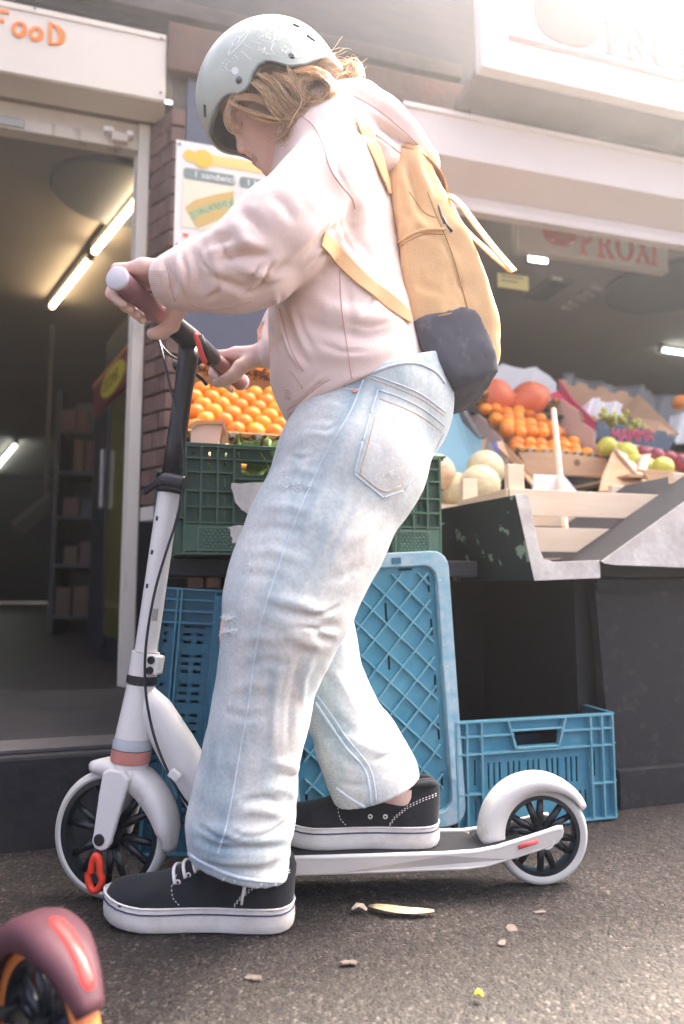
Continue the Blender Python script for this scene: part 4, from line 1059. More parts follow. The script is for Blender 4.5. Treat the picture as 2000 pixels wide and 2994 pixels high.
# ------------------------------------------------ film, bags and boxes at the right
def sheet(name, label, cat, px0, px1, top, bot, t, m, amp=.03, fr_=9., seed=1):
    """hanging crumpled film: wavy sheet between two pixel columns"""
    n, k = 40, 14; v = []; f = []; rr = random.Random(seed); ph = rr.random() * 6
    for i in range(n + 1):
        u = i / n; px = px0 + (px1 - px0) * u; tp_ = np.interp(u, [p[0] for p in top], [p[1] for p in top])
        for j in range(k + 1):
            w = j / k; p = WL(px, tp_ + (bot - tp_) * w, t); v.append(p + WT * (amp * math.sin(u * fr_ + ph + w * 2) * (1 - .4 * w) + .4 * amp * math.sin(u * fr_ * 2.7 + w * 5)))
    for i in range(n):
        for j in range(k): a_ = i * (k + 1) + j; f.append((a_, a_ + 1, a_ + k + 2, a_ + k + 1))
    o = mesh_obj(name, v, f, m, smooth=True, solid=.0012); tag(o, label, cat); return o
sheet('white_film', 'white wavy sheet standing up behind the two squashes', 'film', 1400, 1632, [(0, 1100), (.3, 1062), (.45, 1075), (.55, 1082), (.72, 1072), (.9, 1100), (1, 1120)], 1200, .30, mat('white_film', (.72, .74, .75), .5, bump=(8, .3, .02)), .012, 7)
sheet('clear_film', 'crumpled grey translucent film behind the brown fruit box', 'film', 1640, 2080, [(0, 1092), (.1, 1098), (.3, 1125), (.5, 1128), (.65, 1150), (.85, 1165), (1, 1180)], 1290, .62, mat('grey_film', (.24, .25, .27), .25, alpha=.8, bump=(14, .7, .02), spec=.7), .03, 26, 5)
gx = thing('grape_box', 'dark blue fruit box with pink MAMMA lettering and brown card walls', 'fruit box', WO, WA)
m_navy = mat('navy_print', (.028, .065, .12), .5); m_pink = mat('pink_print', (.62, .055, .13), .5)
def scal(x0, x1, y0, y1, n, dep, t):                                            # scalloped top edge
    P = []
    for i in range(n):
        for (u, o_) in ((0, 0), (.42, 0), (.52, dep), (.88, dep)):
            w = (i + u) / n; P.append((x0 + (x1 - x0) * w, y0 + (y1 - y0) * w + o_, t))
    P.append((x1, y1, t)); return P
quadpanel('front_wall', scal(1742, 1982, 1232, 1266, 4, 14, -.22) + [(1955, 1318, -.22), (1755, 1284, -.22)], .006, m_navy, gx)
quadpanel('back_wall', scal(1632, 1868, 1108, 1152, 4, 12, .12) + [(1840, 1235, .12), (1690, 1195, .12)], .006, m_card, gx)
quadpanel('side_wall', [(1866, 1152, .12), (1930, 1215, -.05), (1985, 1268, -.22), (1920, 1270, -.22), (1850, 1230, .02), (1822, 1200, .12)], .006, m_card, gx)
quadpanel('left_wall', [(1632, 1108, .10), (1640, 1165, .10), (1700, 1205, -.05), (1745, 1250, -.2), (1740, 1232, -.2), (1672, 1165, .0)], .005, m_pink, gx)
quadpanel('left_wall', [(1608, 1152, .06), (1634, 1140, .09), (1742, 1248, -.2), (1738, 1290, -.2), (1690, 1250, -.1)], .005, m_pink, gx)
ta = WL(1790, 1292, -.224); tb2 = WL(1905, 1312, -.224); dl = float(np.dot(tb2 - ta, WU))
tx = text('box_lettering', 'MAMMA', gx, (*(MW[gx].inverted() @ Vector(ta)),), .085, m_pink, rot=(PI / 2, -.06, 0), ext=.001, sx=dl / .29)
quadpanel('lower_rim', [(1765, 1284, -.225), (1938, 1314, -.225), (1936, 1322, -.225), (1763, 1292, -.225)], .006, m_wood, gx)
m_grape = mat('grape_skin', (.58, .55, .10), .3, trans=.15, spec=.6, var=(30, .5), col2=(.45, .50, .08))
rgp = random.Random(5); GR = fruit_mesh('grape', m_grape, .012, 1.1, .03, 12); gmesh = GR.data; bpy.data.objects.remove(GR)
for bi, (px, py, lab) in enumerate(((1770, 1222, 'yellow green grape bunch beside the pink box wall'), (1815, 1232, 'yellow green grape bunch spilling over the middle of the navy rim'), (1865, 1248, 'pale yellow grape bunch near the brown box flap'))):
    gb = thing('grape_bunch', lab, 'grapes', WL(px, py, -.10), 0, 'grapes in the navy box')
    for k in range(16):
        o = bpy.data.objects.new('grape', gmesh); COL.objects.link(o); o.parent = gb
        o.location = (rgp.gauss(0, .022), rgp.gauss(0, .02), rgp.gauss(0, .014)); o.scale = [rgp.uniform(.9, 1.15)] * 3
sheet('white_wrap', 'crumpled white wrapping paper over the grapes', 'paper', 1705, 1825, [(0, 1195), (.2, 1165), (.5, 1172), (.8, 1178), (1, 1190)], 1225, -.04, MATS['white_paper'], .02, 12, 8)
ax = thing('apple_crate', 'tan wooden crate of apples below the navy fruit box', 'crate', WO, WA)
quadpanel('side_board', [(1795, 1310, -.33), (1818, 1318, -.34), (1925, 1434, -.66), (1752, 1434, -.60), (1760, 1395, -.52)], .010, m_wood2, ax, bevel=.002)
quadpanel('side_rail', [(1797, 1307, -.345), (1815, 1310, -.345), (1932, 1432, -.672), (1905, 1434, -.672)], .010, m_wood, ax, bevel=.001)
quadpanel('front_board', [(1878, 1372, -.62), (1982, 1378, -.62), (1980, 1428, -.62), (1908, 1424, -.62)], .010, m_wood2, ax, bevel=.002)
quadpanel('front_board', [(1908, 1424, -.625), (1980, 1428, -.625), (1980, 1436, -.625), (1915, 1434, -.625)], .010, mat('orange_edge', (.70, .36, .06), .5), ax)
zf_ = WL(1938, 1365, -.54)[2] - .045; bx('crate_floor', (WL_s(1760, 1400, -.45), -.60, zf_ - .01), (WL_s(2060, 1400, -.45), -.24, zf_), m_wood2, ax); bx('crate_foot', (WL_s(1800, 1400, -.45), -.58, tz + .002), (WL_s(2040, 1400, -.45), -.26, zf_ - .011), m_board, ax)
quadpanel('corner_post', [(1868, 1372, -.60), (1878, 1330, -.58), (1904, 1326, -.58), (1892, 1376, -.60)], .018, m_wood, ax)
m_ag = mat('green_apple', (.50, .56, .05), .3, var=(6, .6), col2=(.66, .55, .10), spec=.6); m_ar = mat('red_apple', (.30, .025, .05), .3, var=(7, .7), col2=(.20, .012, .03), spec=.6)
GA = fruit_mesh('apple', m_ag, 1, .92, .22); RA = fruit_mesh('apple', m_ar, 1, .92, .22)
for i, (px, py, t, g, r, lab) in enumerate(((1775, 1305, -.30, 1, .040, 'green apple at the narrow end of the apple crate'), (1832, 1325, -.36, 1, .046, 'large yellow green apple leaning on the crate rail'), (1860, 1352, -.44, 1, .037, 'small green apple tucked behind the crate post'),
     (1895, 1365, -.50, 1, .036, 'green apple just behind the crate post'), (1938, 1365, -.54, 1, .041, 'bright green apple with a yellow base at the front of the crate'),
     (1880, 1328, -.33, 0, .040, 'dark red apple behind the crate post'), (1918, 1338, -.36, 0, .040, 'dark red apple above the bright green apple'), (1952, 1345, -.38, 0, .040, 'dark red apple with a pale blossom end'), (1990, 1352, -.40, 0, .042, 'dark red apple next to the pale corner slat'))):
    o = (GA if g else RA) if i in (0, 5) else (GA if g else RA).copy()
    if i not in (0, 5): COL.objects.link(o)
    o.location = Vector(WL(px, py, t)); o.scale = [r] * 3; o.rotation_euler = (rgp.uniform(.2, 1.2), rgp.uniform(-.5, .5), rgp.uniform(0, 6)); tag(o, lab, 'apple', 'apples in the wooden crate')
o = MAN.copy(); COL.objects.link(o); o.location = Vector(WL(1990, 1178, .1)); o.scale = [.042] * 3; tag(o, 'lone large orange above the white bag by the clear film', 'orange'); o.name = 'orange'
sheet('white_bag', 'white plastic bag under the lone orange', 'bag', 1968, 2080, [(0, 1215), (.3, 1200), (.6, 1205), (1, 1215)], 1300, .12, MATS['white_film'], .02, 8, 3)
# blue bin corner behind the jeans pocket
qb = thing('blue_bin', 'light blue plastic bin with a dark carton edge, behind the jeans back pocket', 'bin', WO, WA)
quadpanel('bin_wall', [(1300, 1150, -.30), (1335, 1155, -.30), (1345, 1210, -.32), (1410, 1278, -.36), (1405, 1420, -.36), (1255, 1420, -.36)], .006, mat('pale_blue_bin', (.22, .46, .58), .45), qb)
quadpanel('carton_edge', [(1325, 1160, -.36), (1345, 1150, -.36), (1362, 1195, -.38), (1420, 1280, -.44), (1400, 1280, -.44), (1352, 1230, -.40)], .006, m_board, qb)
# leafy greens in the green crate
lv = thing('lettuce', 'curly green lettuce showing through the hand hole of the green crate', 'lettuce', L(-.50, -1.045, .815), WA)
rl = random.Random(9); m_let = mat('lettuce_leaf', (.20, .36, .07), .5, var=(40, .6), col2=(.36, .48, .16))
for k in range(16):
    c = Vector((rl.uniform(-.10, .10), rl.uniform(-.06, .02), rl.uniform(-.01, .06))); v = []; f = []; nn = 8
    for i in range(nn):
        for j in range(nn):
            u, w = i / (nn - 1) - .5, j / (nn - 1) - .5
            v.append((u * .055, .012 * math.sin(9 * u + k) * math.cos(8 * w) + .02 * (u * u + w * w) * 4 * rl.uniform(.8, 1.2), w * .05 + .006 * math.sin(14 * u)))
    for i in range(nn - 1):
        for j in range(nn - 1): a_ = i * nn + j; f.append((a_, a_ + 1, a_ + nn + 1, a_ + nn))
    R3 = Matrix.Rotation(rl.uniform(0, 6), 3, 'Z') @ Matrix.Rotation(rl.uniform(-.6, .6), 3, 'X')
    mesh_obj('leaf', [tuple(R3 @ Vector(p) + c) for p in v], f, m_let, lv, smooth=True, solid=.0008)
for k in range(8):
    mandarin(WM(-.678, -1.10, .639), (.05 + k * .075, .07, .215 - .01 * (k % 2)), .032, 'orange mandarin inside the green crate, glimpsed through its slots', 'mandarins inside the green crate', rs)

# ================================================================== kick scooters
def build_scooter(label, loc, rotz, steer, pal, light=False, main=True):
    o = thing('kick_scooter', label, 'scooter', loc, rotz)
    RR, FR, WB = .0925, .115, .817
    mW, mT, mK, mG, mGrip, mCap, mF = (pal[k] for k in ('frame', 'tyre', 'black', 'tape', 'grip', 'cap', 'fender'))
    mRim = pal['rim']
    ax0 = Vector((.80, 0, .115)); ax1 = Vector((.692, 0, 1.05)); axd = (ax1 - ax0).normalized()
    ST = Matrix.Translation(ax0) @ Matrix.Rotation(-steer, 4, axd) @ Matrix.Translation(-ax0)
    def axp(z): t = (z - .115) / (1.05 - .115); return ax0 + (ax1 - ax0) * t
    def B(mb, name, m, st=False, parent=None, **k):
        if st: mb.xform(ST)
        return mb.build(name, m, parent or o, **k)
    # ---- wheels
    def wheel(c, r, st, hubr=.014, q=.81):
        ri = r * q; w = .0145
        t = MB().lathe([(ri, -w * .8), (r * .90, -w), (r * .965, -w * .85), (r, -w * .35), (r, w * .35), (r * .965, w * .85), (r * .90, w), (ri, w * .8)], c, 'y', 72, True)
        rim = MB().lathe([(ri * 1.002, -w * .82), (ri * .90, -w * .86), (ri * .885, -w * .3), (ri * .885, w * .3), (ri * .90, w * .86), (ri * 1.002, w * .82)], c, 'y', 72, True)
        rm = B(rim, 'wheel', mRim, st, auto=40)
        hub = MB().lathe([(.006, -.017), (hubr, -.017), (hubr * 1.2, -.010), (hubr * 1.3, 0), (hubr * 1.2, .010), (hubr, .017), (.006, .017)], c, 'y', 28, True)
        B(hub, 'hub', mRim, st, rm, auto=40)
        for k in range(6):
            a = 2 * PI * k / 6 + .35
            for da in (-.20, .20):
                p0 = (c[0] + hubr * 1.0 * math.cos(a + da * .5), c[1], c[2] + hubr * 1.0 * math.sin(a + da * .5)); p1 = (c[0] + ri * .89 * math.cos(a + da), c[1], c[2] + ri * .89 * math.sin(a + da))
                B(MB().tube([p0, p1], [.0088, .0062], 8, flat=.8, up=(0, 1, 0)), 'spoke', mRim, st, rm, smooth=True)
        B(t, 'tyre', mT, st, rm, auto=50)
    wheel((0, 0, RR), RR, False); wheel((WB, 0, FR), FR, True, .022, .865)
    # ---- fenders
    def fender(c, th0, th1, ro, fl, wid, st, name='fender', n=26, tip0=False, tip1=True):
        v = []; f = []
        for i in range(n + 1):
            u = i / n; th = R_(th0 + (th1 - th0) * u); rr = ro(u); q = fl(u); ww = wid(u)
            sec = [(-ww, rr - q), (-ww, rr - .012), (-ww * .88, rr - .004), (-ww * .5, rr - .0005), (0, rr), (ww * .5, rr - .0005), (ww * .88, rr - .004), (ww, rr - .012), (ww, rr - q)]
            v += [(c[0] + r_ * math.cos(th), c[1] + y_, c[2] + r_ * math.sin(th)) for y_, r_ in sec]
        m_ = 9
        for i in range(n):
            for k in range(m_ - 1): a = i * m_ + k; f.append((a, a + 1, a + m_ + 1, a + m_))
        return B(MB().add(v, f), name, mF, st, smooth=True, solid=.0028)
    tp = lambda u: max(.05, min(1, (1 - u) * 4.5)) ** .5
    rf = fender((0, 0, RR), -4, 150, lambda u: .121 - .016 * u ** 2, lambda u: .013 + .030 * (1 - u) ** .8, lambda u: .029 * (1 - .55 * max(0, u - .72) / .28), False)
    if light:
        mb = MB(); pts = [((.1215 - .016 * u ** 2 + .0015) * math.cos(R_(-4 + 154 * u)), 0, RR + (.1215 - .016 * u ** 2 + .0015) * math.sin(R_(-4 + 154 * u))) for u in np.linspace(.62, .93, 12)]
        mb.tube(pts, [.004] + [.0075] * 10 + [.004], 10, flat=.4, up=(math.cos(2), 0, math.sin(2))); B(mb, 'rear_light', mat('red_lens', (.85, .03, .03), .25, emit=((1, .05, .04), .35)), smooth=True, parent=rf)
    fender((WB, 0, FR), 70, 190, lambda u: .1335 - .004 * u, lambda u: .014 + .022 * math.sin(PI * min(1, u * 1.1)) ** .6, lambda u: .031 * (1 - .5 * max(0, u - .85) / .15) * (.55 + .45 * min(1, u * 5)), True)
    # ---- deck with fork arms at the back
    def rail(sgn):
        top = [(.66, .0845), (.40, .0842), (.20, .084), (.140, .0845), (.10, .0895), (.05, .1005), (.0, .1115), (-.020, .1165), (-.030, .1165)]
        bot = [(-.033, .110), (-.030, .099), (-.018, .087), (.02, .0765), (.08, .064), (.120, .0555), (.160, .0530), (.40, .0533), (.66, .0535)]
        P = top + bot
        yo = lambda x: sgn * (.040 + .022 * min(1, max(0, (x + .02) / .22)) ** .8)
        n = len(P); v = [(x, yo(x), z) for x, z in P] + [(x, yo(x) - sgn * .0085, z) for x, z in P]
        f = [tuple(range(n)), tuple(range(2 * n - 1, n - 1, -1))] + [(i, n + i, n + (i + 1) % n, (i + 1) % n) for i in range(n)]
        rl_ = B(MB().add(v, f), 'side_rail', pal['deck'], bevel=.003)
        v = []
        tb_ = [(x, z) for x, z in top]
        mb = MB(); mb.tube([(x, yo(x) - sgn * .004, z - .001) for x, z in tb_], .0048, 8); B(mb, 'edge_bead', mW, smooth=True, parent=rl_)
        mb = MB().lathe([(.0, 0), (.0105, 0), (.0125, .0015), (.0125, .004)], (0, 0, 0), 'y', 24)
        mb = MB().lathe([(.010, -.002), (.0105, .0018), (.0140, .0018), (.0145, -.002)], (.002, sgn * .0402, .0925), 'y', 28, True); B(mb, 'axle_ring', mW, parent=rl_)
        mb = MB().lathe([(0, .0006), (.0100, .0006), (.0100, -.003)], (.002, sgn * .0405, .0925), 'y', 24); B(mb, 'axle_bolt', mK, parent=rl_)
        mb = MB().tube([(.060, yo(.06) + sgn * .0006, .0875), (.022, yo(.022) + sgn * .0006, .0965)], .0042, 10, flat=.5, up=(0, 1, 0)); B(mb, 'reflector', pal['red'], parent=rl_, smooth=True)
    rail(1); rail(-1)
    B(MB().prism([(.655, -.0525, .056), (.655, .0525, .056), (.20, .0525, .056), (.13, .045, .056), (.13, -.045, .056), (.20, -.0525, .056)], .024, (0, 0, 1)), 'deck', pal['deck'])
    B(MB().prism([(.64, -.051, .0812), (.64, .051, .0812), (.21, .051, .0812), (.14, .047, .0812), (.125, .03, .0812), (.125, -.03, .0812), (.14, -.047, .0812), (.21, -.051, .0812)], .0022, (0, 0, 1)), 'grip_tape', mG)
    v = [(.128, -.046, .081), (.128, .046, .081), (.05, .034, .0975), (.05, -.034, .0975), (.128, -.046, .0845), (.128, .046, .0845), (.05, .034, .1010), (.05, -.034, .1010)]
    B(MB().add(v, [(0, 1, 2, 3), (4, 7, 6, 5), (0, 4, 5, 1), (1, 5, 6, 2), (2, 6, 7, 3), (3, 7, 4, 0)]), 'tail_tape', mG)
    # ---- frame
    hp = [axp(z) for z in (.288, .300, .340, .372, .386)]
    B(MB().tube(hp, [.0335, .033, .0295, .027, .0265], 28), 'head_tube', mW, auto=40)
    B(MB().tube([(.772, 0, .375), (.742, 0, .335), (.70, 0, .268), (.655, 0, .192), (.62, 0, .130), (.59, 0, .075)], [.020, .030, .033, .033, .031, .028], 24, flat=1.12), 'down_tube', mW, smooth=True)
    B(MB().lathe([(0, .0), (.015, .0), (.017, -.004)], (0, 0, 0), 'y', 24).xform(Matrix.Translation((.640, .0325, .186)) @ Matrix.Diagonal((1, 1, 1.25, 1))), 'tube_plug', mK)
    B(MB().box((.585, 0, .070), (.09, .095, .034)), 'frame_lug', mW, bevel=.01)
    if main:                                                            # weld beads along the joint
        mb = MB(); mb.tube([axp(z) + Vector((-.024, .019 + .002 * math.sin(z * 900), 0)) for z in np.linspace(.295, .36, 26)], .0028, 6); B(mb, 'weld_bead', mW, smooth=True)
    # ---- headset, fork, column
    B(MB().tube([axp(.2445), axp(.250), axp(.268)], [.0355, .037, .0365], 30), 'lower_band', pal['band'], True, auto=40)
    B(MB().tube([axp(.2695), axp(.280), axp(.2875)], [.0365, .0362, .034], 30), 'upper_band', pal['band2'], True, auto=40)
    B(MB().tube([axp(.205), axp(.218), axp(.236), axp(.244)], [.020, .030, .0335, .034], 26), 'fork_crown', mW, True, auto=45)
    for sgn in (1, -1):
        P = [(.815, .232), (.802, .238), (.775, .236), (.762, .222), (.768, .200), (.795, .108), (.803, .098), (.815, .0945), (.827, .099), (.833, .110), (.830, .125), (.822, .190)]
        n = len(P); yo = lambda z: sgn * (.040 + .004 * (z - .1) / .13)
        v = [(x, yo(z), z) for x, z in P] + [(x, yo(z) - sgn * .012, z) for x, z in P]
        f = [tuple(range(n)), tuple(range(2 * n - 1, n - 1, -1))] + [(i, n + i, n + (i + 1) % n, (i + 1) % n) for i in range(n)]
        bl_ = B(MB().add(v, f), 'fork_blade', mW, True, bevel=.004)
        B(MB().lathe([(0, .003), (.0085, .003), (.0105, .0018), (.0105, -.002)], (0, 0, 0), 'y', 20).xform(Matrix.Translation((.8165, sgn * .0402, .1145)) @ Matrix.Diagonal((1, sgn, 1, 1))), 'axle_bolt', mK, True, bl_)
    loop = [(.8175 + .0150 * math.cos(a) * (1.0 if math.sin(a) < 0 else .62), .046, .060 + .0295 * math.sin(a)) for a in [2 * PI * i / 24 for i in range(25)]]
    B(MB().tube(loop, .0062, 8, cap=False), 'stand_clip', pal['red2'], True, smooth=True)
    B(MB().tube([axp(.389), axp(.4015)], .0285, 28), 'headset_ring', mK, True, auto=40)
    B(MB().tube([axp(.403), axp(.446)], .0265, 28), 'column_clamp', mW, True, auto=40)
    ck = B(MB().box(axp(.424) + Vector((-.028, .010, 0)), (.026, .028, .036), Matrix.Rotation(-.13, 3, 'Y')), 'clamp_block', mW, True, bevel=.004)
    for z in (.433, .414): B(MB().lathe([(0, .0005), (.0042, .0005), (.0045, .0028), (.0072, .0028), (.0075, -.002)], axp(z) + Vector((-.027, .0245, 0)), 'y', 18), 'clamp_screw', mK, True, ck)
    B(MB().tube([axp(.447), axp(.60), axp(.765)], .0212, 28), 'steering_column', mW, True, auto=40)
    for z in (.70, .635, .571): B(MB().tube([axp(z - .004) + Vector((.006, .0203, 0)), axp(z + .004) + Vector((.006, .0203, 0))], .0026, 8), 'height_button', mK, True, smooth=True)
    if main:
        mb = MB()
        for i in range(5): mb.tube([axp(.505) + Vector((-.0125 - i * .0016, .0175 - i * .0016, 0)), axp(.528) + Vector((-.0125 - i * .0016, .0175 - i * .0016, 0))], .0006, 4)
        B(mb, 'column_print', mat('print_ink', (.12, .12, .13), .6), True).__setitem__('kind', 'stuff')
    B(MB().tube([axp(.752), axp(.757), axp(.778), axp(.783)], [.0235, .0265, .0265, .0225], 26), 'clamp_collar', mK, True, auto=40)
    pv = axp(.771) + Vector((-.006, .028, .002))
    lv_ = B(MB().prism([pv + Vector((.004, 0, .010)), pv + Vector((-.010, .006, .010)), pv + Vector((-.010, .006, -.012)), pv + Vector((.020, .002, -.012)), pv + Vector((.062, -.030, -.022)), pv + Vector((.070, -.036, -.018)), pv + Vector((.069, -.036, -.010)), pv + Vector((.050, -.022, -.002))], .012, (.2, -.98, 0)), 'clamp_lever', mK, True, bevel=.003)
    B(MB().tube([pv + Vector((.004, .004, .0)), pv + Vector((-.012, .006, -.003)), pv + Vector((-.042, .004, -.010))], [.0135, .0145, .0145], 18), 'lever_knob', mK, True, lv_, bevel=.003)
    B(MB().tube([axp(.784), axp(.86), axp(.96), axp(1.02), axp(1.045)], [.0190, .0185, .0182, .020, .023], 26), 'stem', mK, True, smooth=True)
    hb_ = axp(1.062)
    B(MB().tube([hb_ + Vector((0, y, 0)) for y in (-.105, -.098, -.05, 0, .05, .098, .105)], [.0185, .0205, .0215, .0235, .0215, .0205, .0185], 26), 'handlebar', mK, True, auto=50)
    for s_ in (1, -1):
        g = B(MB().tube([hb_ + Vector((0, s_ * y, 0)) for y in (.1055, .112, .17, .22, .256, .264)], [.0155, .0168, .0172, .0176, .0185, .0192], 26), 'grip', mGrip, True, smooth=True)
        B(MB().tube([hb_ + Vector((0, s_ * y, 0)) for y in (.2645, .267, .2705, .2725)], [.0195, .0203, .0200, .0175], 28), 'end_cap', mCap, True, g, auto=60)
    # brake lever on the far side of the bar, bell-crank and cable
    bl_ = B(MB().tube([hb_ + Vector(p) for p in ((.004, -.062, -.010), (.040, -.064, -.030), (.062, -.066, -.026), (.075, -.080, -.010), (.072, -.13, -.006), (.066, -.19, -.010), (.064, -.215, -.016))], [.0125, .0135, .011, .007, .0055, .005, .0055], 12), 'brake_lever', mK, True, smooth=True)
    return o, B, ST, axp, hb_
white = mat('scooter_white', (.73, .71, .68), .34, coat=.12, var=(26, .55), col2=(.50, .45, .39), var_ramp=(.60, .80), var_detail=8, bump=(300, .03))
rubber = mat('white_rubber', (.60, .60, .57), .6, var=(14, .6), col2=(.50, .46, .38))
blackp = mat('satin_black', (.022, .024, .030), .38, var=(20, .3)); blackg = mat('rim_black', (.012, .016, .022), .3, spec=.6)
tape = mat('grip_tape', (.022, .023, .027), .85, bump=(420, .6, .001), var=(12, .4))
mauve = mat('mauve_rubber', (.36, .19, .20), .6, var=(10, .2)); cap = mat('milky_cap', (.66, .63, .68), .35, sss=.2)
red2 = mat('clip_red', (.80, .06, .03), .35); pink = mat('reflector_red', (.75, .10, .10), .3)
deckg = mat('deck_grey', (.60, .57, .53), .4, var=(9, .3))
pal = dict(frame=white, tyre=rubber, black=blackp, rim=blackg, tape=tape, grip=mauve, cap=cap, fender=mat('fender_white', (.68, .66, .63), .38, var=(30, .75), col2=(.36, .31, .26), var_ramp=(.56, .76), var_detail=9), deck=deckg, red=pink, red2=red2,
           band=mat('red_band', (.62, .25, .21), .35, coat=.3, var=(14, .3)), band2=mat('smoked_band', (.42, .45, .48), .3, coat=.3))
SR = np.array([.385, 1.385, 0.]); SF = np.array([-.8435, -.065, 0]); SF /= np.linalg.norm(SF)
sc1, SB, ST1, axp1, hb1 = build_scooter('white kick scooter with black stem, ridden by the person', SR, math.atan2(SF[1], SF[0]), R_(18), pal)
# things seen only on this scooter: cable, cable clip, red latch at the stem top, scuffs
cab = [(600, 1035, 1.345), (560, 1060, 1.35), (500, 1040, 1.355), (458, 990, 1.36), (462, 982, 1.35), (474, 1030, 1.32), (500, 1140, 1.305), (525, 1240, 1.298), (538, 1340, 1.292), (536, 1420, 1.286), (516, 1520, 1.284), (484, 1620, 1.284), (455, 1720, 1.284), (434, 1830, 1.284), (424, 1930, 1.284), (426, 2020, 1.284), (436, 2090, 1.284), (456, 2170, 1.282), (488, 2250, 1.28), (520, 2310, 1.28), (556, 2362, 1.30), (610, 2440, 1.32)]
MB().tube([W(*p) for p in smooth_pts(cab, 5)], .0026, 8).build('brake_cable', blackp, sc1, world=True, smooth=True)
MB().box(W(511, 2266, 1.283), (.022, .014, .016), Matrix.Rotation(.7, 3, 'Y')).build('cable_clip', white, sc1, world=True, bevel=.003)
ltc = [(572, 978, 1.262), (583, 1010, 1.258), (592, 1042, 1.258), (604, 1062, 1.262)]
rl1 = MB().tube([W(*p) for p in smooth_pts(ltc, 5)], [.0065] + [.0085] * 14 + [.0065], 12, flat=.7).build('folding_latch', mat('latch_red', (.80, .10, .09), .35), sc1, world=True, smooth=True)
MB().tube([W(588, 982, 1.260), W(600, 1020, 1.258), W(616, 1066, 1.262)], [.005, .006, .006], 10).build('latch_spring', blackp, rl1, world=True, smooth=True)
# second scooter, only its back wheel reaches into the frame
purple = mat('purple_fender', (.105, .040, .052), .55, var=(8, .3), bump=(200, .05)); orange_t = mat('orange_tyre', (.78, .25, .07), .5, var=(5, .3))
pal2 = dict(pal); pal2.update(frame=purple, fender=purple, tyre=orange_t, deck=purple)
build_scooter('dark purple kick scooter with an orange back wheel, parked close by', (-.322, .80, 0), math.atan2(.626, -.78), R_(-25), pal2, light=True, main=False)

# ================================================================== person
class SDF:
    """list of blended primitives, evaluated block by block only near the surface"""
    def __init__(self): self.p = []
    def cone(self, a, b, ra, rb, k=.02, sy=1., sub=False):
        a = np.asarray(a, float); b = np.asarray(b, float); r = max(ra, rb) / min(1., sy)
        self.p.append((lambda P: cone(P, a, b, ra, rb, sy), np.minimum(a, b) - r, np.maximum(a, b) + r, k, sub)); return self
    def chain(self, pts, rad, k=.02, sy=1.):
        for i in range(len(pts) - 1): self.cone(pts[i], pts[i + 1], rad[i], rad[i + 1], k, sy)
        return self
    def ell(self, c, r, M=None, k=.02, sub=False):
        c = np.asarray(c, float); R = max(r)
        self.p.append((lambda P: ell(P, c, r, M), c - R, c + R, k, sub)); return self
    def cut(self, fn, lo=None, hi=None, k=.003):
        self.p.append((fn, np.full(3, -9.) if lo is None else np.asarray(lo, float), np.full(3, 9.) if hi is None else np.asarray(hi, float), k, 'cut')); return self
    def __call__(self, P, lo=None, hi=None):
        o = np.full(P.shape[:-1], .2, np.float32)
        for fn, a, b, k, op in self.p:
            if lo is not None and (np.any(a - .045 > hi) or np.any(b + .045 < lo)): continue
            d = fn(P)
            if op is True: o = smax(o, -d, k)
            elif op == 'cut': o = smax(o, d, k)
            else: o = smin(o, d, k)
        return o
    def mesh(self, res, blk=16, pad=.02):
        adds = [q for q in self.p if q[4] is False]
        lo = np.min([q[1] for q in adds], 0) - pad; hi = np.max([q[2] for q in adds], 0) + pad
        n = [int(math.ceil((hi[i] - lo[i]) / (res * blk))) for i in range(3)]
        V = np.full([k * blk + 1 for k in n], .2, np.float32)
        cs = res * blk; half_d = cs * .87
        # blocks that can hold surface: any additive primitive box touches them
        for i in range(n[0]):
            for j in range(n[1]):
                for k in range(n[2]):
                    b0 = lo + np.array([i, j, k]) * cs; b1 = b0 + cs
                    if not any(np.all(q[1] - .01 < b1) and np.all(q[2] + .01 > b0) for q in adds): continue
                    c = ((b0 + b1) / 2).astype(np.float32)[None, :]
                    d = float(self(c, b0, b1)[0])
                    sl = (slice(i * blk, i * blk + blk + 1), slice(j * blk, j * blk + blk + 1), slice(k * blk, k * blk + blk + 1))
                    if abs(d) > half_d + .035:
                        if d < 0: V[sl] = np.minimum(V[sl], d)
                        continue
                    ax = [b0[m] + res * np.arange(blk + 1) for m in range(3)]
                    P = np.stack(np.meshgrid(*ax, indexing='ij'), -1).astype(np.float32)
                    V[sl] = self(P, b0, b1)
        return sn_field(V, lo, res)
def sn_field(V, lo, res):
    """surface nets on a ready field"""
    return sn_mesh_core(V, np.asarray(lo, float), res)

# ---------------------------------------------------------------- frames
HY = 1.27
HC = W(786, 278, HY)                                   # helmet centre
HF = np.array([-.83, 0, -.557]); HF /= np.linalg.norm(HF); HU = np.array([-.557, 0, .83]); HU -= HF * (HU @ HF); HU /= np.linalg.norm(HU); HL = np.array([0, -1., 0])
HM = np.stack([HF, HL, HU])
def hd(f, l, u): return HC + HF * f + HL * l + HU * u
M1 = MW[sc1] @ ST1
hbc = np.array(M1 @ Vector(hb1)); R1 = np.array(M1.to_3x3()); GF, GLf = R1[:, 0], R1[:, 1]       # steering forward, left along the bar
GU = np.array([0, 0, 1.]); GBk = -(GF - GU * (GF @ GU)); GBk /= np.linalg.norm(GBk)
pers = thing('person', 'person in pink hoodie and pale jeans stepping off a white scooter', 'person', (float(W(700, 2500, 1.2)[0]), 1.27, 0))
skin = mat('skin', (.82, .58, .49), .5, var=(18, .3), col2=(.82, .50, .42), sss=.25, bump=(180, .08))

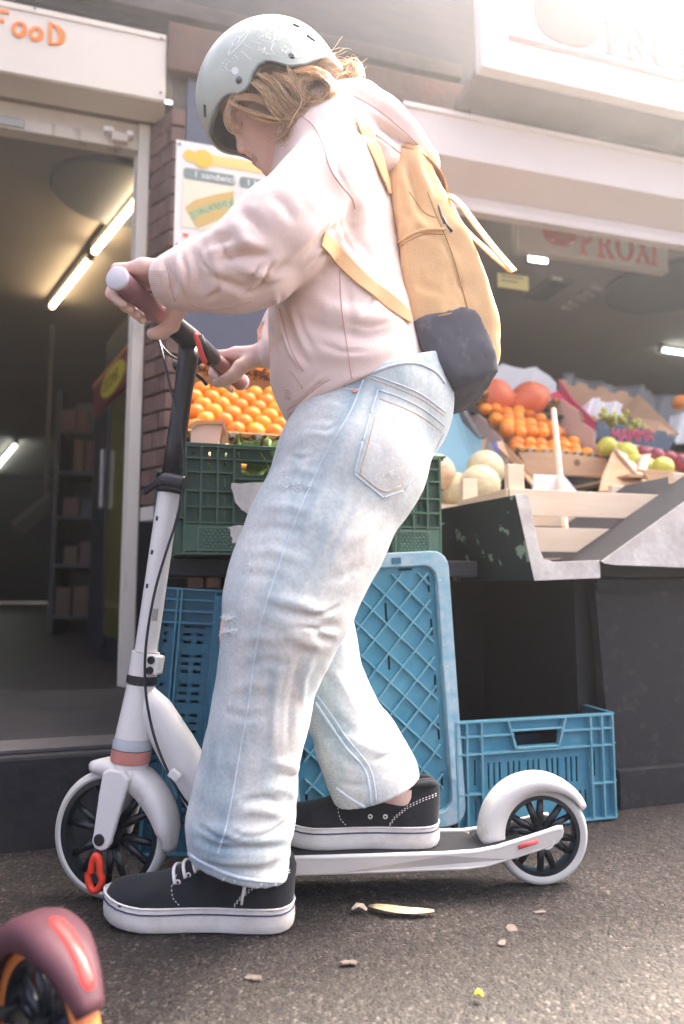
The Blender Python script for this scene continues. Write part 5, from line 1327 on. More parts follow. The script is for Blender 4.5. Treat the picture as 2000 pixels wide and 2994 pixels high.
def hand(sd, side):
    """hand closed round the grip; side=+1 left (near), -1 right"""
    def gp(off, th, rho): return hbc + GLf * side * off + rho * (math.cos(R_(th)) * GBk + math.sin(R_(th)) * GU)
    wr = gp(.190 if side > 0 else .165, 18 if side > 0 else 12, .118)
    fing = [(.238, .92, 0), (.217, 1.0, 3), (.195, 1.03, 5), (.172, .98, 0)]
    for off, s, dt in fing:
        mcp = gp(off * .93 + .012, 52, .043); pip = gp(off, 122 + dt, .0415 * s + .001); dip = gp(off, 197 + dt, .0325); tip = gp(off - .002, 252 + dt, .0295)
        sd.cone(mcp, pip, .0108, .0098, .006); sd.cone(pip, dip, .0098, .0088, .003); sd.cone(dip, tip, .0088, .0076, .003)
        sd.cone(wr, mcp, .021, .0145, .012)
    a = gp(.152, 352, .046); b = gp(.142, 318, .043); c = gp(.139, 286, .042); d = gp(.142, 262, .043)
    sd.cone(gp(.172, 15, .075), a, .020, .0155, .012); sd.cone(a, b, .0165, .0142, .006); sd.cone(b, c, .0142, .0128, .004); sd.cone(c, d, .0128, .0100, .004)
    return wr
body = SDF()
# head
body.ell(hd(-.005, 0, .0), (.106, .080, .104), HM, .01)
body.ell(hd(.034, 0, -.062), (.062, .058, .080), HM, .02)
body.cone(hd(.086, 0, -.028), hd(.1065, 0, -.064), .0085, .0095, .012)
for s in (-1, 1):
    body.ell(hd(.058, s * .030, -.066), (.028, .027, .034), HM, .018)
    body.cone(hd(.068, s * .018, -.122), hd(.0, s * .055, -.075), .020, .024, .02)
    body.cone(hd(.086, s * .008, -.016), hd(.078, s * .045, -.022), .0095, .008, .012)
    body.ell(hd(.095, s * .0095, -.0745), (.0095, .0075, .0075), HM, .006)
body.ell(hd(.078, 0, -.094), (.022, .026, .026), HM, .014)
body.ell(hd(.0965, 0, -.0985), (.0085, .019, .0052), HM, .005); body.ell(hd(.0935, 0, -.1085), (.0090, .017, .0056), HM, .005)
body.ell(hd(.080, 0, -.129), (.018, .021, .016), HM, .016)
for s in (-1, 1):
    body.ell(hd(.094, s * .031, -.036), (.011, .015, .009), HM, .008, True)
    body.ell(hd(.073, s * .031, -.037), (.0135, .0135, .0125), HM, .004)
    body.ell(hd(.1005, s * .0065, -.0805), (.004, .0028, .0030), HM, .002, True)
body.cone(hd(.105, -.018, -.1035), hd(.105, .018, -.1035), .0022, .0022, .003, sub=True)
# neck, trunk, arms, legs inside the clothes
nk = W(905, 400, 1.29)
body.cone(hd(-.03, 0, -.075), nk, .052, .056, .03)
body.chain([nk, W(965, 520, 1.30), W(985, 760, 1.30), W(1015, 960, 1.30), W(1100, 1130, 1.30)], [.075, .088, .090, .090, .095], .04, .72)
wl_h = hand(body, 1); wr_h = hand(body, -1)
body.chain([W(940, 440, 1.18), W(905, 575, 1.13), W(800, 690, 1.085), W(640, 770, 1.09), wl_h], [.052, .047, .042, .035, .0265], .03)
body.chain([W(960, 470, 1.42), W(960, 700, 1.50), W(915, 880, 1.51), W(840, 965, 1.50), wr_h], [.052, .045, .040, .034, .0265], .03)
body.chain([W(1090, 1200, 1.22), W(925, 1560, 1.19), W(800, 1800, 1.175), W(745, 2100, 1.19), W(722, 2450, 1.222), W(735, 2560, 1.236), W(735, 2625, 1.238)], [.092, .078, .060, .052, .034, .024, .021], .03)
body.chain([W(1120, 1200, 1.38), W(985, 1500, 1.37), W(890, 1790, 1.355), W(990, 2060, 1.35), W(1115, 2270, 1.362), W(1185, 2345, 1.372), W(1190, 2400, 1.376)], [.092, .078, .058, .050, .038, .030, .024], .03)
body.cone(W(715, 1830, 1.165), W(712, 1860, 1.165), .040, .040, .02)
def sn_mesh_core(V, lo, res):
    nx, ny, nz = V.shape; ins = V < 0
    cnt = np.zeros((nx - 1, ny - 1, nz - 1), np.int8)
    for a in (0, 1):
        for b in (0, 1):
            for c in (0, 1): cnt += ins[a:nx - 1 + a, b:ny - 1 + b, c:nz - 1 + c]
    act = (cnt > 0) & (cnt < 8); I = np.argwhere(act); idx = np.full(act.shape, -1, np.int32); idx[act] = np.arange(len(I))
    acc = np.zeros((len(I), 3)); num = np.zeros(len(I))
    for A in [(a, b, c) for a in (0, 1) for b in (0, 1) for c in (0, 1)]:
        for d in range(3):
            if A[d]: continue
            Bc = list(A); Bc[d] = 1
            va = V[I[:, 0] + A[0], I[:, 1] + A[1], I[:, 2] + A[2]]; vb = V[I[:, 0] + Bc[0], I[:, 1] + Bc[1], I[:, 2] + Bc[2]]
            m = (va < 0) != (vb < 0); t = np.where(m, va / np.where(m, va - vb, 1), 0)
            p = np.tile(np.array(A, float), (len(I), 1)); p[:, d] = t; acc[m] += p[m]; num[m] += 1
    verts = lo + (I + acc / num[:, None]) * res; quads = []
    for d in range(3):
        s0 = [slice(None)] * 3; s1 = [slice(None)] * 3; s0[d] = slice(0, -1); s1[d] = slice(1, None)
        a = ins[tuple(s0)]; b = ins[tuple(s1)]; e, g = [k for k in range(3) if k != d]; E = np.argwhere(a != b)
        E = E[(E[:, e] > 0) & (E[:, g] > 0) & (E[:, e] < act.shape[e]) & (E[:, g] < act.shape[g])]
        def ci(de, dg):
            Q = E.copy(); Q[:, e] -= de; Q[:, g] -= dg; return idx[Q[:, 0], Q[:, 1], Q[:, 2]]
        q = np.stack([ci(1, 1), ci(0, 1), ci(0, 0), ci(1, 0)], 1).astype(np.int64)
        flip = a[E[:, 0], E[:, 1], E[:, 2]]
        if d == 1: flip = ~flip
        q[~flip] = q[~flip][:, ::-1]; quads.append(q)
    F = np.concatenate(quads); F = F[(F >= 0).all(1)]
    return verts, F
bv, bf = body.mesh(.0032)
bv = relax(bv, bf, 1)
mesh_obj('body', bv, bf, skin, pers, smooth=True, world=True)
bvh_body = bvh_of(bv, bf)

# face details: closed lashes, brow, lip colour
eye = MB()
for s in (-1, 1): eye.tube([hd(.0845, s * .020, -.043), hd(.0880, s * .027, -.0455), hd(.0875, s * .034, -.0455), hd(.0815, s * .042, -.042)], [.0008, .0014, .0014, .0007], 6)
eye.build('eyelash', mat('lash_brown', (.10, .055, .035), .7), pers, world=True, smooth=True)['kind'] = 'stuff'
brw = MB()
for s in (-1, 1): brw.tube([hd(.0955, s * .012, -.018), hd(.0955, s * .026, -.014), hd(.088, s * .042, -.018)], [.0018, .0022, .001], 6)
brw.build('eyebrow', mat('brow_brown', (.30, .18, .10), .8), pers, world=True, smooth=True)['kind'] = 'stuff'
lf = [i for i, q in enumerate(bf) if False]
lip_m = (lambda q: (np.abs(q[:, 2] + .1035) < .0085) & (q[:, 0] > .088) & (np.abs(q[:, 1]) < .019))
loc = (bv - HC) @ HM.T; sel = lip_m(loc)[bf].all(1); ids = np.unique(bf[sel]); mp_ = -np.ones(len(bv), int); mp_[ids] = np.arange(len(ids))
bn = vnormals(bv, bf)
if len(ids): mesh_obj('lips', bv[ids] + bn[ids] * .0006, mp_[bf[sel]], mat('lip', (.68, .38, .33), .4, sss=.2), pers, smooth=True, world=True)

# ---------------------------------------------------------------- jeans
jn = SDF()
NL = [(1085, 1215, .122, 1.238), (1030, 1350, .130, 1.215), (925, 1560, .117, 1.19), (864, 1700, .111, 1.18), (838, 1790, .102, 1.175), (806, 1900, .086, 1.18), (776, 2000, .0755, 1.185), (760, 2100, .0765, 1.19), (735, 2200, .080, 1.195), (717, 2300, .086, 1.205), (706, 2385, .0900, 1.212), (700, 2425, .0885, 1.214), (694, 2462, .0740, 1.216), (700, 2500, .0845, 1.22), (706, 2600, .0830, 1.222)]
jn.chain([W(a, b, y) for a, b, r, y in NL[:9]], [q[2] for q in NL[:9]], .03, 1.0); jn.chain([W(a, b, y) for a, b, r, y in NL[8:]], [q[2] for q in NL[8:]], .010, 1.0)
FL = [(1115, 1190, .128, 1.385), (1060, 1330, .125, 1.38), (975, 1520, .105, 1.37), (895, 1760, .088, 1.36), (920, 1880, .078, 1.355), (985, 2050, .066, 1.35), (1052, 2190, .079, 1.35), (1088, 2270, .083, 1.35), (1130, 2400, .078, 1.352)]
jn.chain([W(a, b, y) for a, b, r, y in FL], [q[2] for q in FL], .02, 1.0)
jn.ell(W(1120, 1150, 1.30), (.130, .175, .125), None, .05)
jn.chain([W(1130, 1075, 1.30), W(1105, 1140, 1.30)], [.122, .13], .03, .74)
jn.ell(W(1194, 1200, 1.25), (.072, .09, .085), None, .04); jn.ell(W(1194, 1200, 1.37), (.072, .09, .085), None, .04)
h1 = W(700, 2535, 1.215); hn1 = np.array([-.24, -.05, -.965])
jn.cut(lambda P: np.where((P[..., 1] < 1.277) & (P[..., 2] < .45), half(P, h1, hn1), -1), None, None, .004)
h2 = W(1098, 2318, 1.35); hn2 = np.array([.30, -.02, -.94])
jn.cut(lambda P: np.where((P[..., 1] > 1.262) & (P[..., 2] < .45), half(P, h2, hn2), -1), None, None, .004)
_e = W(1060, 1112, 1.125); _a = W(840, 1232, 1.28); _b = W(1245, 1056, 1.17); wn = np.cross(_a - _e, _b - _e); wn = wn if wn[2] > 0 else -wn; wn /= np.linalg.norm(wn); w0 = _e + wn * .014
jn.cut(lambda P: half(P, w0, wn), None, None, .004)
jn.ell(W(662, 1822, 1.165), (.017, .034, .0125), None, .004, True)
jv, jf = jn.mesh(.0048)
jv = relax(jv, jf, 1)
JS = [  # fold lines (px polyline, amplitude, half-width px): + raises, - pinches
 ([(1010, 1290), (930, 1460), (850, 1650)], .005, 16), ([(1060, 1420), (980, 1580), (900, 1720)], -.005, 12), ([(960, 1250), (870, 1420), (800, 1560)], -.004, 12), ([(880, 1900), (850, 2050), (840, 2200)], -.005, 11), ([(820, 1900), (800, 2060), (800, 2220)], .005, 14), ([(700, 1950), (670, 2100), (640, 2250)], -.004, 12), ([(930, 1900), (890, 1980), (880, 2080)], .005, 12),
 ([(1000, 1770), (940, 1800), (880, 1800)], -.008, 7), ([(980, 1830), (930, 1840), (860, 1830)], -.008, 7), ([(650, 2420), (720, 2445), (820, 2440)], -.008, 6), ([(570, 2410), (640, 2450), (700, 2465)], -.008, 6), ([(840, 2400), (800, 2430), (740, 2440)], -.006, 6), ([(1000, 1240), (950, 1260), (900, 1255)], -.004, 7), ([(930, 1330), (880, 1340), (830, 1330)], -.005, 7), ([(1190, 2200), (1130, 2210), (1080, 2230)], -.006, 7), ([(1040, 2120), (1000, 2150), (960, 2160)], -.005, 7),
 ([(800, 2265), (870, 2275), (930, 2310), (945, 2330)], -0.0085, 11), ([(780, 2230), (860, 2235), (900, 2260)], 0.0051, 16), ([(760, 2300), (840, 2310), (900, 2345)], 0.0051, 16),
 ([(700, 2345), (770, 2335), (830, 2350)], -0.0068, 10), ([(690, 2375), (760, 2370), (840, 2385)], 0.0051, 14), ([(560, 2450), (640, 2480), (760, 2482), (850, 2470)], -0.0085, 12), ([(600, 2415), (700, 2440), (800, 2435)], 0.0059, 18),
 ([(555, 2500), (650, 2520), (760, 2520), (845, 2500)], 0.0051, 10), ([(620, 2540), (720, 2545), (840, 2545)], -0.0043, 9),
 ([(800, 1780), (880, 1800), (960, 1830), (1010, 1840)], -0.0066, 18), ([(760, 1740), (860, 1765), (960, 1790)], 0.0054, 20), ([(830, 1850), (900, 1880), (950, 1890)], 0.0054, 18), ([(900, 1830), (950, 1870), (985, 1875)], -0.0060, 14),
 ([(690, 1880), (760, 1860), (830, 1880)], 0.0036, 20), ([(700, 1960), (780, 1930), (860, 1950)], -0.0036, 16), ([(660, 2020), (740, 2000), (830, 2010)], 0.0030, 18), ([(650, 2080), (720, 2100), (800, 2090)], -0.0030, 15),
 ([(820, 1330), (880, 1310), (960, 1330)], -0.0036, 14), ([(790, 1390), (870, 1370), (960, 1390)], 0.0042, 16), ([(770, 1440), (860, 1430), (940, 1450)], -0.0036, 14), ([(760, 1480), (840, 1480), (920, 1500)], 0.0042, 16), ([(720, 1560), (800, 1540), (900, 1560)], -0.0036, 16), ([(705, 1620), (800, 1610), (900, 1640)], 0.0036, 18), ([(690, 1680), (760, 1680), (850, 1700)], -0.0030, 16),
 ([(870, 1230), (940, 1220), (1000, 1240)], -0.0036, 14), ([(860, 1280), (920, 1265), (990, 1280)], 0.0036, 14), ([(900, 1190), (960, 1180), (1010, 1195)], 0.0030, 12),
 ([(1080, 1520), (1140, 1460), (1200, 1390)], -0.0030, 18), ([(1000, 1600), (1060, 1560), (1120, 1500)], 0.0036, 20), ([(960, 1700), (1010, 1680), (1060, 1640)], -0.0030, 16),
 ([(940, 1930), (1000, 2000), (1040, 2070)], 0.0036, 16), ([(920, 2010), (970, 2090), (1040, 2150)], -0.0036, 14), ([(960, 2180), (1020, 2230), (1090, 2250)], -0.0042, 12), ([(1000, 2150), (1080, 2190), (1150, 2200)], 0.0042, 16), ([(990, 2285), (1040, 2300), (1070, 2290)], -0.0036, 10), ([(1120, 2270), (1160, 2250), (1200, 2240)], -0.0036, 9), ([(910, 2130), (940, 2170), (980, 2200)], 0.0036, 14),
]
jv = folds(jv, jf, JS)
jnn = vnormals(jv, jf)
jv = jv + jnn * (noise3(jv * [1, 1, .45], 14., 5, 2) * .005 + noise3(jv, 55., 6, 2) * .0010)[:, None]
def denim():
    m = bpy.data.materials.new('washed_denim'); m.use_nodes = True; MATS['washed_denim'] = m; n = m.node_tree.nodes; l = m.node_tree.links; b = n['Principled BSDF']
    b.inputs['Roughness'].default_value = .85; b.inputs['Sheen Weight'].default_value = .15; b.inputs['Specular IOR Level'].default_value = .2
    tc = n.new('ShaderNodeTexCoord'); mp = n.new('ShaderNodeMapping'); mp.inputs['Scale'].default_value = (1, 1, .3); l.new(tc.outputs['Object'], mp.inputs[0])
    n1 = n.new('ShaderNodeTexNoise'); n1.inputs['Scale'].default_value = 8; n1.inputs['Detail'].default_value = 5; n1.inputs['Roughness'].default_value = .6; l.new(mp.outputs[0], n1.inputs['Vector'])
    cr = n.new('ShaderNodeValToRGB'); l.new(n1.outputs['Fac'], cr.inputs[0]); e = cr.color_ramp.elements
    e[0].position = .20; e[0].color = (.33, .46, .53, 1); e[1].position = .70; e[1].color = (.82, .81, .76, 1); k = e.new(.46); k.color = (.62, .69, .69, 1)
    at = n.new('ShaderNodeAttribute'); at.attribute_name = 'wear_shade'; ma = n.new('ShaderNodeMath'); ma.operation = 'ADD'; ma.use_clamp = True
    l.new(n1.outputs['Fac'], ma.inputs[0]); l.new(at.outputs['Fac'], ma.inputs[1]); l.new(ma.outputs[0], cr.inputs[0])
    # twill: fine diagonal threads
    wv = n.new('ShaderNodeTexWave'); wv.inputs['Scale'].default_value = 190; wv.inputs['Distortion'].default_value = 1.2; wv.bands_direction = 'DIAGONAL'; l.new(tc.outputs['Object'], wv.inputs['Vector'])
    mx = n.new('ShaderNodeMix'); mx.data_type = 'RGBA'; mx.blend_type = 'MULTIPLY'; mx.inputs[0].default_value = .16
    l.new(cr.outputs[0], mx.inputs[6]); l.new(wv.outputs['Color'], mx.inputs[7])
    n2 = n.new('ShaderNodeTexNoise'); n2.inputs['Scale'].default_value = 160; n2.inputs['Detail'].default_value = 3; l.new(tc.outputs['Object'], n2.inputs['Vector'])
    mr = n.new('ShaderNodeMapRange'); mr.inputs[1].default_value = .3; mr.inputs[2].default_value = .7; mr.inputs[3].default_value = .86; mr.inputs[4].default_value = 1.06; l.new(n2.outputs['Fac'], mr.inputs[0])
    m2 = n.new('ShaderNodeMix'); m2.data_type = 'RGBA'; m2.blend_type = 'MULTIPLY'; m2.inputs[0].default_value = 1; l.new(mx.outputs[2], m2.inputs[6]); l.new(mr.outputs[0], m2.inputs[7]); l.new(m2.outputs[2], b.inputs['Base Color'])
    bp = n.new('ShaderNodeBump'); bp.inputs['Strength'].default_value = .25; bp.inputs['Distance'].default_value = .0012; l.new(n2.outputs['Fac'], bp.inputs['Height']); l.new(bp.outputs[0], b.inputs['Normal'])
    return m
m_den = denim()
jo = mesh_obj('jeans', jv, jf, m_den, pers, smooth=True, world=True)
# denim fade at seams, hems and thigh, plus side shading painted in as dye
jq = to_px(jv); wear_shade = np.zeros(len(jv))
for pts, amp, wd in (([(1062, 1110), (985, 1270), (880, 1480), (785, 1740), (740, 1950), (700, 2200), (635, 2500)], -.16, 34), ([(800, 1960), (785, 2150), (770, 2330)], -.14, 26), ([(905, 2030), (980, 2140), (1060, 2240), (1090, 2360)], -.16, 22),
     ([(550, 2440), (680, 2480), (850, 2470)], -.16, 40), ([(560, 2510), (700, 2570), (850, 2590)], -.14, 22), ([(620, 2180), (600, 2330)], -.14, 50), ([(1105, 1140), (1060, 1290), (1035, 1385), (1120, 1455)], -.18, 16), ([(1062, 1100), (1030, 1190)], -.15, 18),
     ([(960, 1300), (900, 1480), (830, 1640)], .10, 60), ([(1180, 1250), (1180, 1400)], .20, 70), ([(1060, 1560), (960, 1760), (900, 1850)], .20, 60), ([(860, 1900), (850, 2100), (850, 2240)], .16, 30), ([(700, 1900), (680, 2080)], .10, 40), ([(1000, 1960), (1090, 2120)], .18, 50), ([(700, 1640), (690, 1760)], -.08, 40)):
    d_, t_ = polyd(jq, pts); wear_shade += amp * np.exp(-(d_ / wd) ** 2)
wear_shade += noise3(jv * [1, 1, .4], 30., 77, 2) * .10
jo.data.attributes.new('wear_shade', 'FLOAT', 'POINT').data.foreach_set('value', wear_shade.astype(np.float32))
jb = bvh_of(jv, jf)
m_seam = mat('denim_seam', (.52, .62, .70), .9, var=(90, .8), col2=(.72, .76, .78), bump=(400, .5, .001)); m_sts = mat('tan_thread', (.60, .50, .38), .8); m_fray = mat('white_thread', (.85, .86, .86), .9)
def seam(name, pts, r, m, off=0., step=9, parent=jo, b=None, flat=1.):
    mb = MB(); surf_line(mb, b or jb, smooth_pts(pts, 4), r, off, step, 6, flat)
    if mb.v: mb.build(name, m, parent, world=True, smooth=True)
seam('outseam', [(1062, 1110), (1030, 1190), (985, 1270), (930, 1370), (880, 1480), (830, 1610), (785, 1740), (760, 1830), (740, 1950), (722, 2080), (700, 2200), (680, 2320), (660, 2420), (635, 2500)], .0016, m_seam)
seam('inseam', [(905, 2030), (940, 2080), (980, 2140), (1015, 2190), (1060, 2240), (1078, 2290), (1085, 2360)], .0028, m_seam)
seam('inseam', [(928, 2035), (965, 2085), (1005, 2145), (1040, 2190), (1078, 2240), (1095, 2300), (1100, 2360)], .0018, m_seam)
seam('hem', [(552, 2496), (600, 2525), (680, 2560), (760, 2575), (848, 2578)], .0032, m_seam); seam('hem', [(985, 2305), (1040, 2345), (1095, 2368), (1150, 2345), (1208, 2272)], .003, m_seam)
PK = [(1105, 1140), (1082, 1210), (1060, 1290), (1035, 1385), (1120, 1455), (1180, 1435), (1260, 1340), (1300, 1262)]
for a, b in zip(PK[:-1], PK[1:]): seam('pocket_edge', [a, ((a[0] + b[0]) / 2, (a[1] + b[1]) / 2), b], .0016, m_seam)
seam('pocket_band', [(1105, 1140), (1170, 1162), (1240, 1198), (1300, 1245)], .0014, m_seam); seam('pocket_band', [(1110, 1165), (1170, 1188), (1235, 1220), (1292, 1262)], .0010, m_sts)
seam('pocket_stitch', [(1052, 1385), (1120, 1436), (1172, 1420)], .0013, m_sts); seam('pocket_stitch', [(1098, 1215), (1078, 1295), (1054, 1382)], .0013, m_sts)
seam('yoke_seam', [(1072, 1092), (1150, 1118), (1230, 1152), (1302, 1205)], .0014, m_seam); seam('yoke_seam', [(1080, 1105), (1150, 1131), (1230, 1166), (1300, 1216)], .0009, m_sts)
seam('waistband', [(1085, 1092), (1150, 1068), (1215, 1062), (1270, 1085), (1300, 1120)], .003, m_seam)
seam('front_pocket', [(905, 1135), (960, 1132), (1010, 1138), (1050, 1142)], .0022, m_seam)
h = hit(jb, 1038, 1145, .0015)
if h: MB().lathe([(0, .002), (.004, .0018), (.0045, 0)], (0, 0, 0), 'z', 14).xform(Matrix.Translation(Vector(h[0])) @ Vector(h[1]).to_track_quat('Z', 'Y').to_matrix().to_4x4()).build('rivet', mat('copper', (.70, .30, .22), .35, .8), jo, world=True)
def fray(cx, cy, n, sx, sy, ln, seed):
    rr = random.Random(seed); mb = MB()
    for k in range(n):
        px, py = cx + rr.gauss(0, sx), cy + rr.gauss(0, sy); h = hit(jb, px, py, .0012)
        if h is None: continue
        p = h[0]; d = np.array([rr.uniform(-1, 1), rr.uniform(-.5, .2), rr.uniform(-1, .5)]); d = d / np.linalg.norm(d) * ln * rr.uniform(.5, 1.2)
        mb.tube([p, p + d * .5 + h[1] * .0015, p + d + h[1] * .0005], .0005, 4)
    if mb.v: mb.build('frayed_threads', m_fray, jo, world=True)['kind'] = 'stuff'
fray(668, 1804, 80, 10, 4, .006, 1); fray(668, 1844, 80, 10, 4, .006, 2); fray(1150, 1235, 40, 14, 16, .005, 3); fray(855, 1425, 30, 40, 10, .005, 4); fray(1095, 2372, 30, 60, 8, .010, 5); fray(1150, 1385, 24, 18, 10, .004, 6); fray(720, 2570, 30, 90, 8, .006, 8); fray(1000, 1130, 24, 14, 6, .005, 9); fray(735, 1660, 16, 10, 16, .004, 10)

# ---------------------------------------------------------------- hoodie
ho = SDF()
TO = [(1065, 1260, .112), (1040, 1160, .124), (1018, 1060, .138), (1000, 950, .137), (988, 840, .130), (980, 700, .122), (968, 560, .116), (950, 440, .105)]
ho.chain([W(a, b, 1.30) for a, b, r in TO], [q[2] for q in TO], .03, .72)
ho.cone(W(1015, 1000, 1.22), W(1060, 1150, 1.215), .100, .098, .05); ho.ell(W(935, 1112, 1.29), (.064, .15, .085), None, .045)                                   # slack front with the pouch
ho.chain([W(905, 1000, 1.29), W(893, 1120, 1.28), W(893, 1195, 1.28)], [.046, .048, .034], .035, .45)
ho.ell(W(985, 458, 1.20), (.072, .068, .078), None, .05); ho.ell(W(945, 430, 1.42), (.085, .075, .09), None, .05)
LA = [(985, 478, .076, 1.175), (928, 585, .082, 1.125), (820, 690, .081, 1.085), (745, 750, .074, 1.08), (690, 783, .064, 1.082), (610, 805, .058, 1.09), (555, 818, .050, 1.098), (512, 822, .046, 1.105)]
ho.chain([W(a, b, y) for a, b, r, y in LA], [q[2] for q in LA], .014)
cu = [wl_h + (W(500, 822, 1.105) - wl_h) * .9, wl_h + (wl_h - W(500, 822, 1.105)) * .0, wl_h + (hbc + GLf * .19 + GBk * .030 + GU * .030 - wl_h) * .80]
ho.chain(cu, [.033, .0335, .0345], .006)
for px, py, r, y in ((778, 832, .028, 1.085), (690, 850, .032, 1.09), (575, 765, .024, 1.10)): ho.ell(W(px, py, y), (r * 1.3, r, r), None, .03)
RA_ = [(960, 470, .085, 1.42), (985, 700, .085, 1.49), (925, 870, .072, 1.515), (850, 960, .062, 1.51), (815, 995, .052, 1.505)]
ho.chain([W(a, b, y) for a, b, r, y in RA_], [q[2] for q in RA_], .025)
cr0 = W(800, 1002, 1.505)
hcR = hbc - GLf * .19 + GBk * .04 + GU * .02; rend = wr_h + (hcR - wr_h) * .22
ho.cone(cr0, wr_h, .047, .036, .008); ho.cone(wr_h, rend, .036, .0355, .006); ho.ell(wr_h + (cr0 - wr_h) * .45, (.030, .046, .050), None, .012)
ho.cone(W(900, 410, 1.23), W(915, 370, 1.34), .044, .046, .03)
e0_ = W(1060, 1112, 1.125); _a = W(840, 1232, 1.28); _b = W(1245, 1056, 1.17)
en = np.cross(_a - e0_, _b - e0_); en = en if en[2] < 0 else -en
ho.cut(lambda P: np.where((P[..., 0] > -.19) & (P[..., 2] < 1.03), half(P, e0_, en), -1), None, None, .006)
# sleeve ends open on the hands
lc = wl_h + (hbc + GLf * .19 + GBk * .030 + GU * .030 - wl_h) * .86; ld = (hbc + GLf * .19 + GBk * .03 + GU * .03) - wl_h
ho.cut(lambda P: np.where((np.linalg.norm(P - lc.astype(np.float32), axis=-1) < .085), half(P, lc, ld), -1), lc - .09, lc + .09, .004)
rc_ = rend
ho.cut(lambda P: np.where((np.linalg.norm(P - rc_.astype(np.float32), axis=-1) < .075), half(P, rc_, hcR - wr_h), -1), rc_ - .08, rc_ + .08, .004)
for s in (1, -1):                                                                           # keep the grips clear of the sleeve cloth
    ga, gb_ = hbc + GLf * s * .09, hbc + GLf * s * .29
    ho.cone(ga, gb_, .0215, .0215, .004, sub=True)
hv, hf = ho.mesh(.0048)
hv = relax(hv, hf, 1)
HS = [
 ([(600, 730), (640, 700), (690, 690)], -0.0138, 14), ([(640, 760), (720, 740), (790, 745)], -0.0161, 15), ([(600, 800), (680, 830), (730, 850)], -0.0115, 14), ([(560, 720), (580, 790), (590, 860)], -0.0149, 13), ([(520, 740), (535, 800), (545, 870)], 0.0115, 14), ([(480, 760), (500, 820), (505, 870)], -0.0138, 11),
 ([(610, 690), (630, 760), (650, 850)], 0.0115, 18), ([(680, 640), (710, 700), (760, 740)], 0.0115, 22), ([(700, 620), (740, 640), (780, 690)], -0.0115, 16), ([(690, 780), (750, 800), (800, 800)], 0.0138, 20), ([(740, 860), (790, 800), (850, 760)], -0.0115, 16), ([(780, 560), (830, 600), (870, 660)], -0.0080, 22), ([(830, 500), (900, 560), (960, 640)], 0.0069, 30), ([(880, 760), (950, 690), (1020, 640)], -0.0115, 16),
 ([(930, 330), (960, 400), (990, 500), (1035, 590)], -0.0046, 7), ([(1040, 590), (1020, 650), (1030, 700)], -0.0103, 20), ([(1060, 560), (1075, 620), (1070, 690)], 0.0092, 20),
 ([(1000, 690), (1060, 720), (1110, 790)], -0.0069, 22), ([(900, 850), (960, 900), (1060, 920), (1160, 930)], 0.0069, 26), ([(860, 930), (940, 960), (1060, 980), (1170, 970)], -0.0069, 22), ([(1100, 850), (1140, 900), (1190, 930)], -0.0069, 18), ([(880, 1010), (960, 1040), (1080, 1040), (1180, 1010)], 0.0057, 26), ([(1010, 780), (1020, 900), (1030, 1000)], -0.0034, 14),
 ([(803, 855), (822, 940), (850, 1030), (885, 1085)], 0.0115, 9), ([(822, 860), (842, 940), (870, 1020), (905, 1070)], -0.0115, 10),
 ([(840, 1195), (880, 1170), (930, 1125), (965, 1105)], -0.0069, 6), ([(930, 1090), (900, 1130), (870, 1180)], -0.0046, 14),
 ([(960, 260), (1060, 310), (1150, 370), (1240, 440)], 0.0057, 14), ([(1040, 372), (1090, 400), (1150, 440), (1220, 480)], -.020, 9),
 ([(770, 770), (740, 800), (720, 850)], -.010, 6), ([(800, 760), (775, 800), (765, 850)], -.008, 6), ([(640, 690), (655, 740), (690, 780)], -.009, 6), ([(575, 725), (590, 770), (620, 800)], -.009, 6), ([(600, 880), (640, 850), (660, 810)], -.008, 6), ([(500, 760), (515, 800), (520, 860)], -.010, 5), ([(530, 735), (548, 790), (552, 850)], -.008, 6), ([(960, 640), (920, 700), (860, 760)], -.008, 8), ([(1000, 660), (960, 720), (900, 790)], -.009, 7), ([(700, 870), (760, 845), (820, 820)], -.007, 7),
 ([(1120, 780), (1100, 860), (1060, 930)], -.005, 9), ([(1000, 940), (1080, 955), (1150, 940)], -.006, 8), ([(930, 1000), (1000, 1030), (1090, 1030)], -.005, 8), ([(860, 880), (880, 960), (920, 1030)], -.005, 9), ([(990, 620), (1010, 700), (1050, 760)], -.006, 9),
 ([(790, 950), (800, 1000), (805, 1060)], -0.0138, 7), ([(765, 945), (772, 1000), (775, 1055)], 0.0069, 8),
]
hv = folds(hv, hf, HS)
hnn = vnormals(hv, hf)
hv = hv + hnn * (noise3(hv, 7., 15, 2) * .004 + noise3(hv * [1, 1, 1.], 30., 16, 2) * .0014)[:, None]
m_pink2 = mat('pink_fleece', (.87, .70, .63), 1., sheen=.15, var=(220, .25), col2=(.80, .61, .54), bump=(260, .35, .0012), spec=.03)
hoo = mesh_obj('hoodie', hv, hf, m_pink2, pers, smooth=True, world=True)
hbv = bvh_of(hv, hf)
hs0 = SDF()
HD = [(925, 385, .055, 1.29), (975, 358, .066, 1.29), (1042, 372, .064, 1.285), (1118, 418, .055, 1.28), (1184, 460, .043, 1.28), (1245, 492, .027, 1.28)]
hw_ = [W(a, b, y) for a, b, r, y in HD]
for i_, (sy_, k_) in enumerate(((1.0, .02), (.80, .03), (.62, .03), (.52, .03), (.50, .02))): hs0.cone(hw_[i_], hw_[i_ + 1], HD[i_][2], HD[i_ + 1][2], k_, sy_)
hs0.chain([W(985, 392, 1.235), W(1035, 428, 1.195), W(1080, 452, 1.19), W(1130, 470, 1.21)], [.052, .044, .034, .026], .03)
dv, df_ = hs0.mesh(.0046); dv = relax(dv, df_, 1)
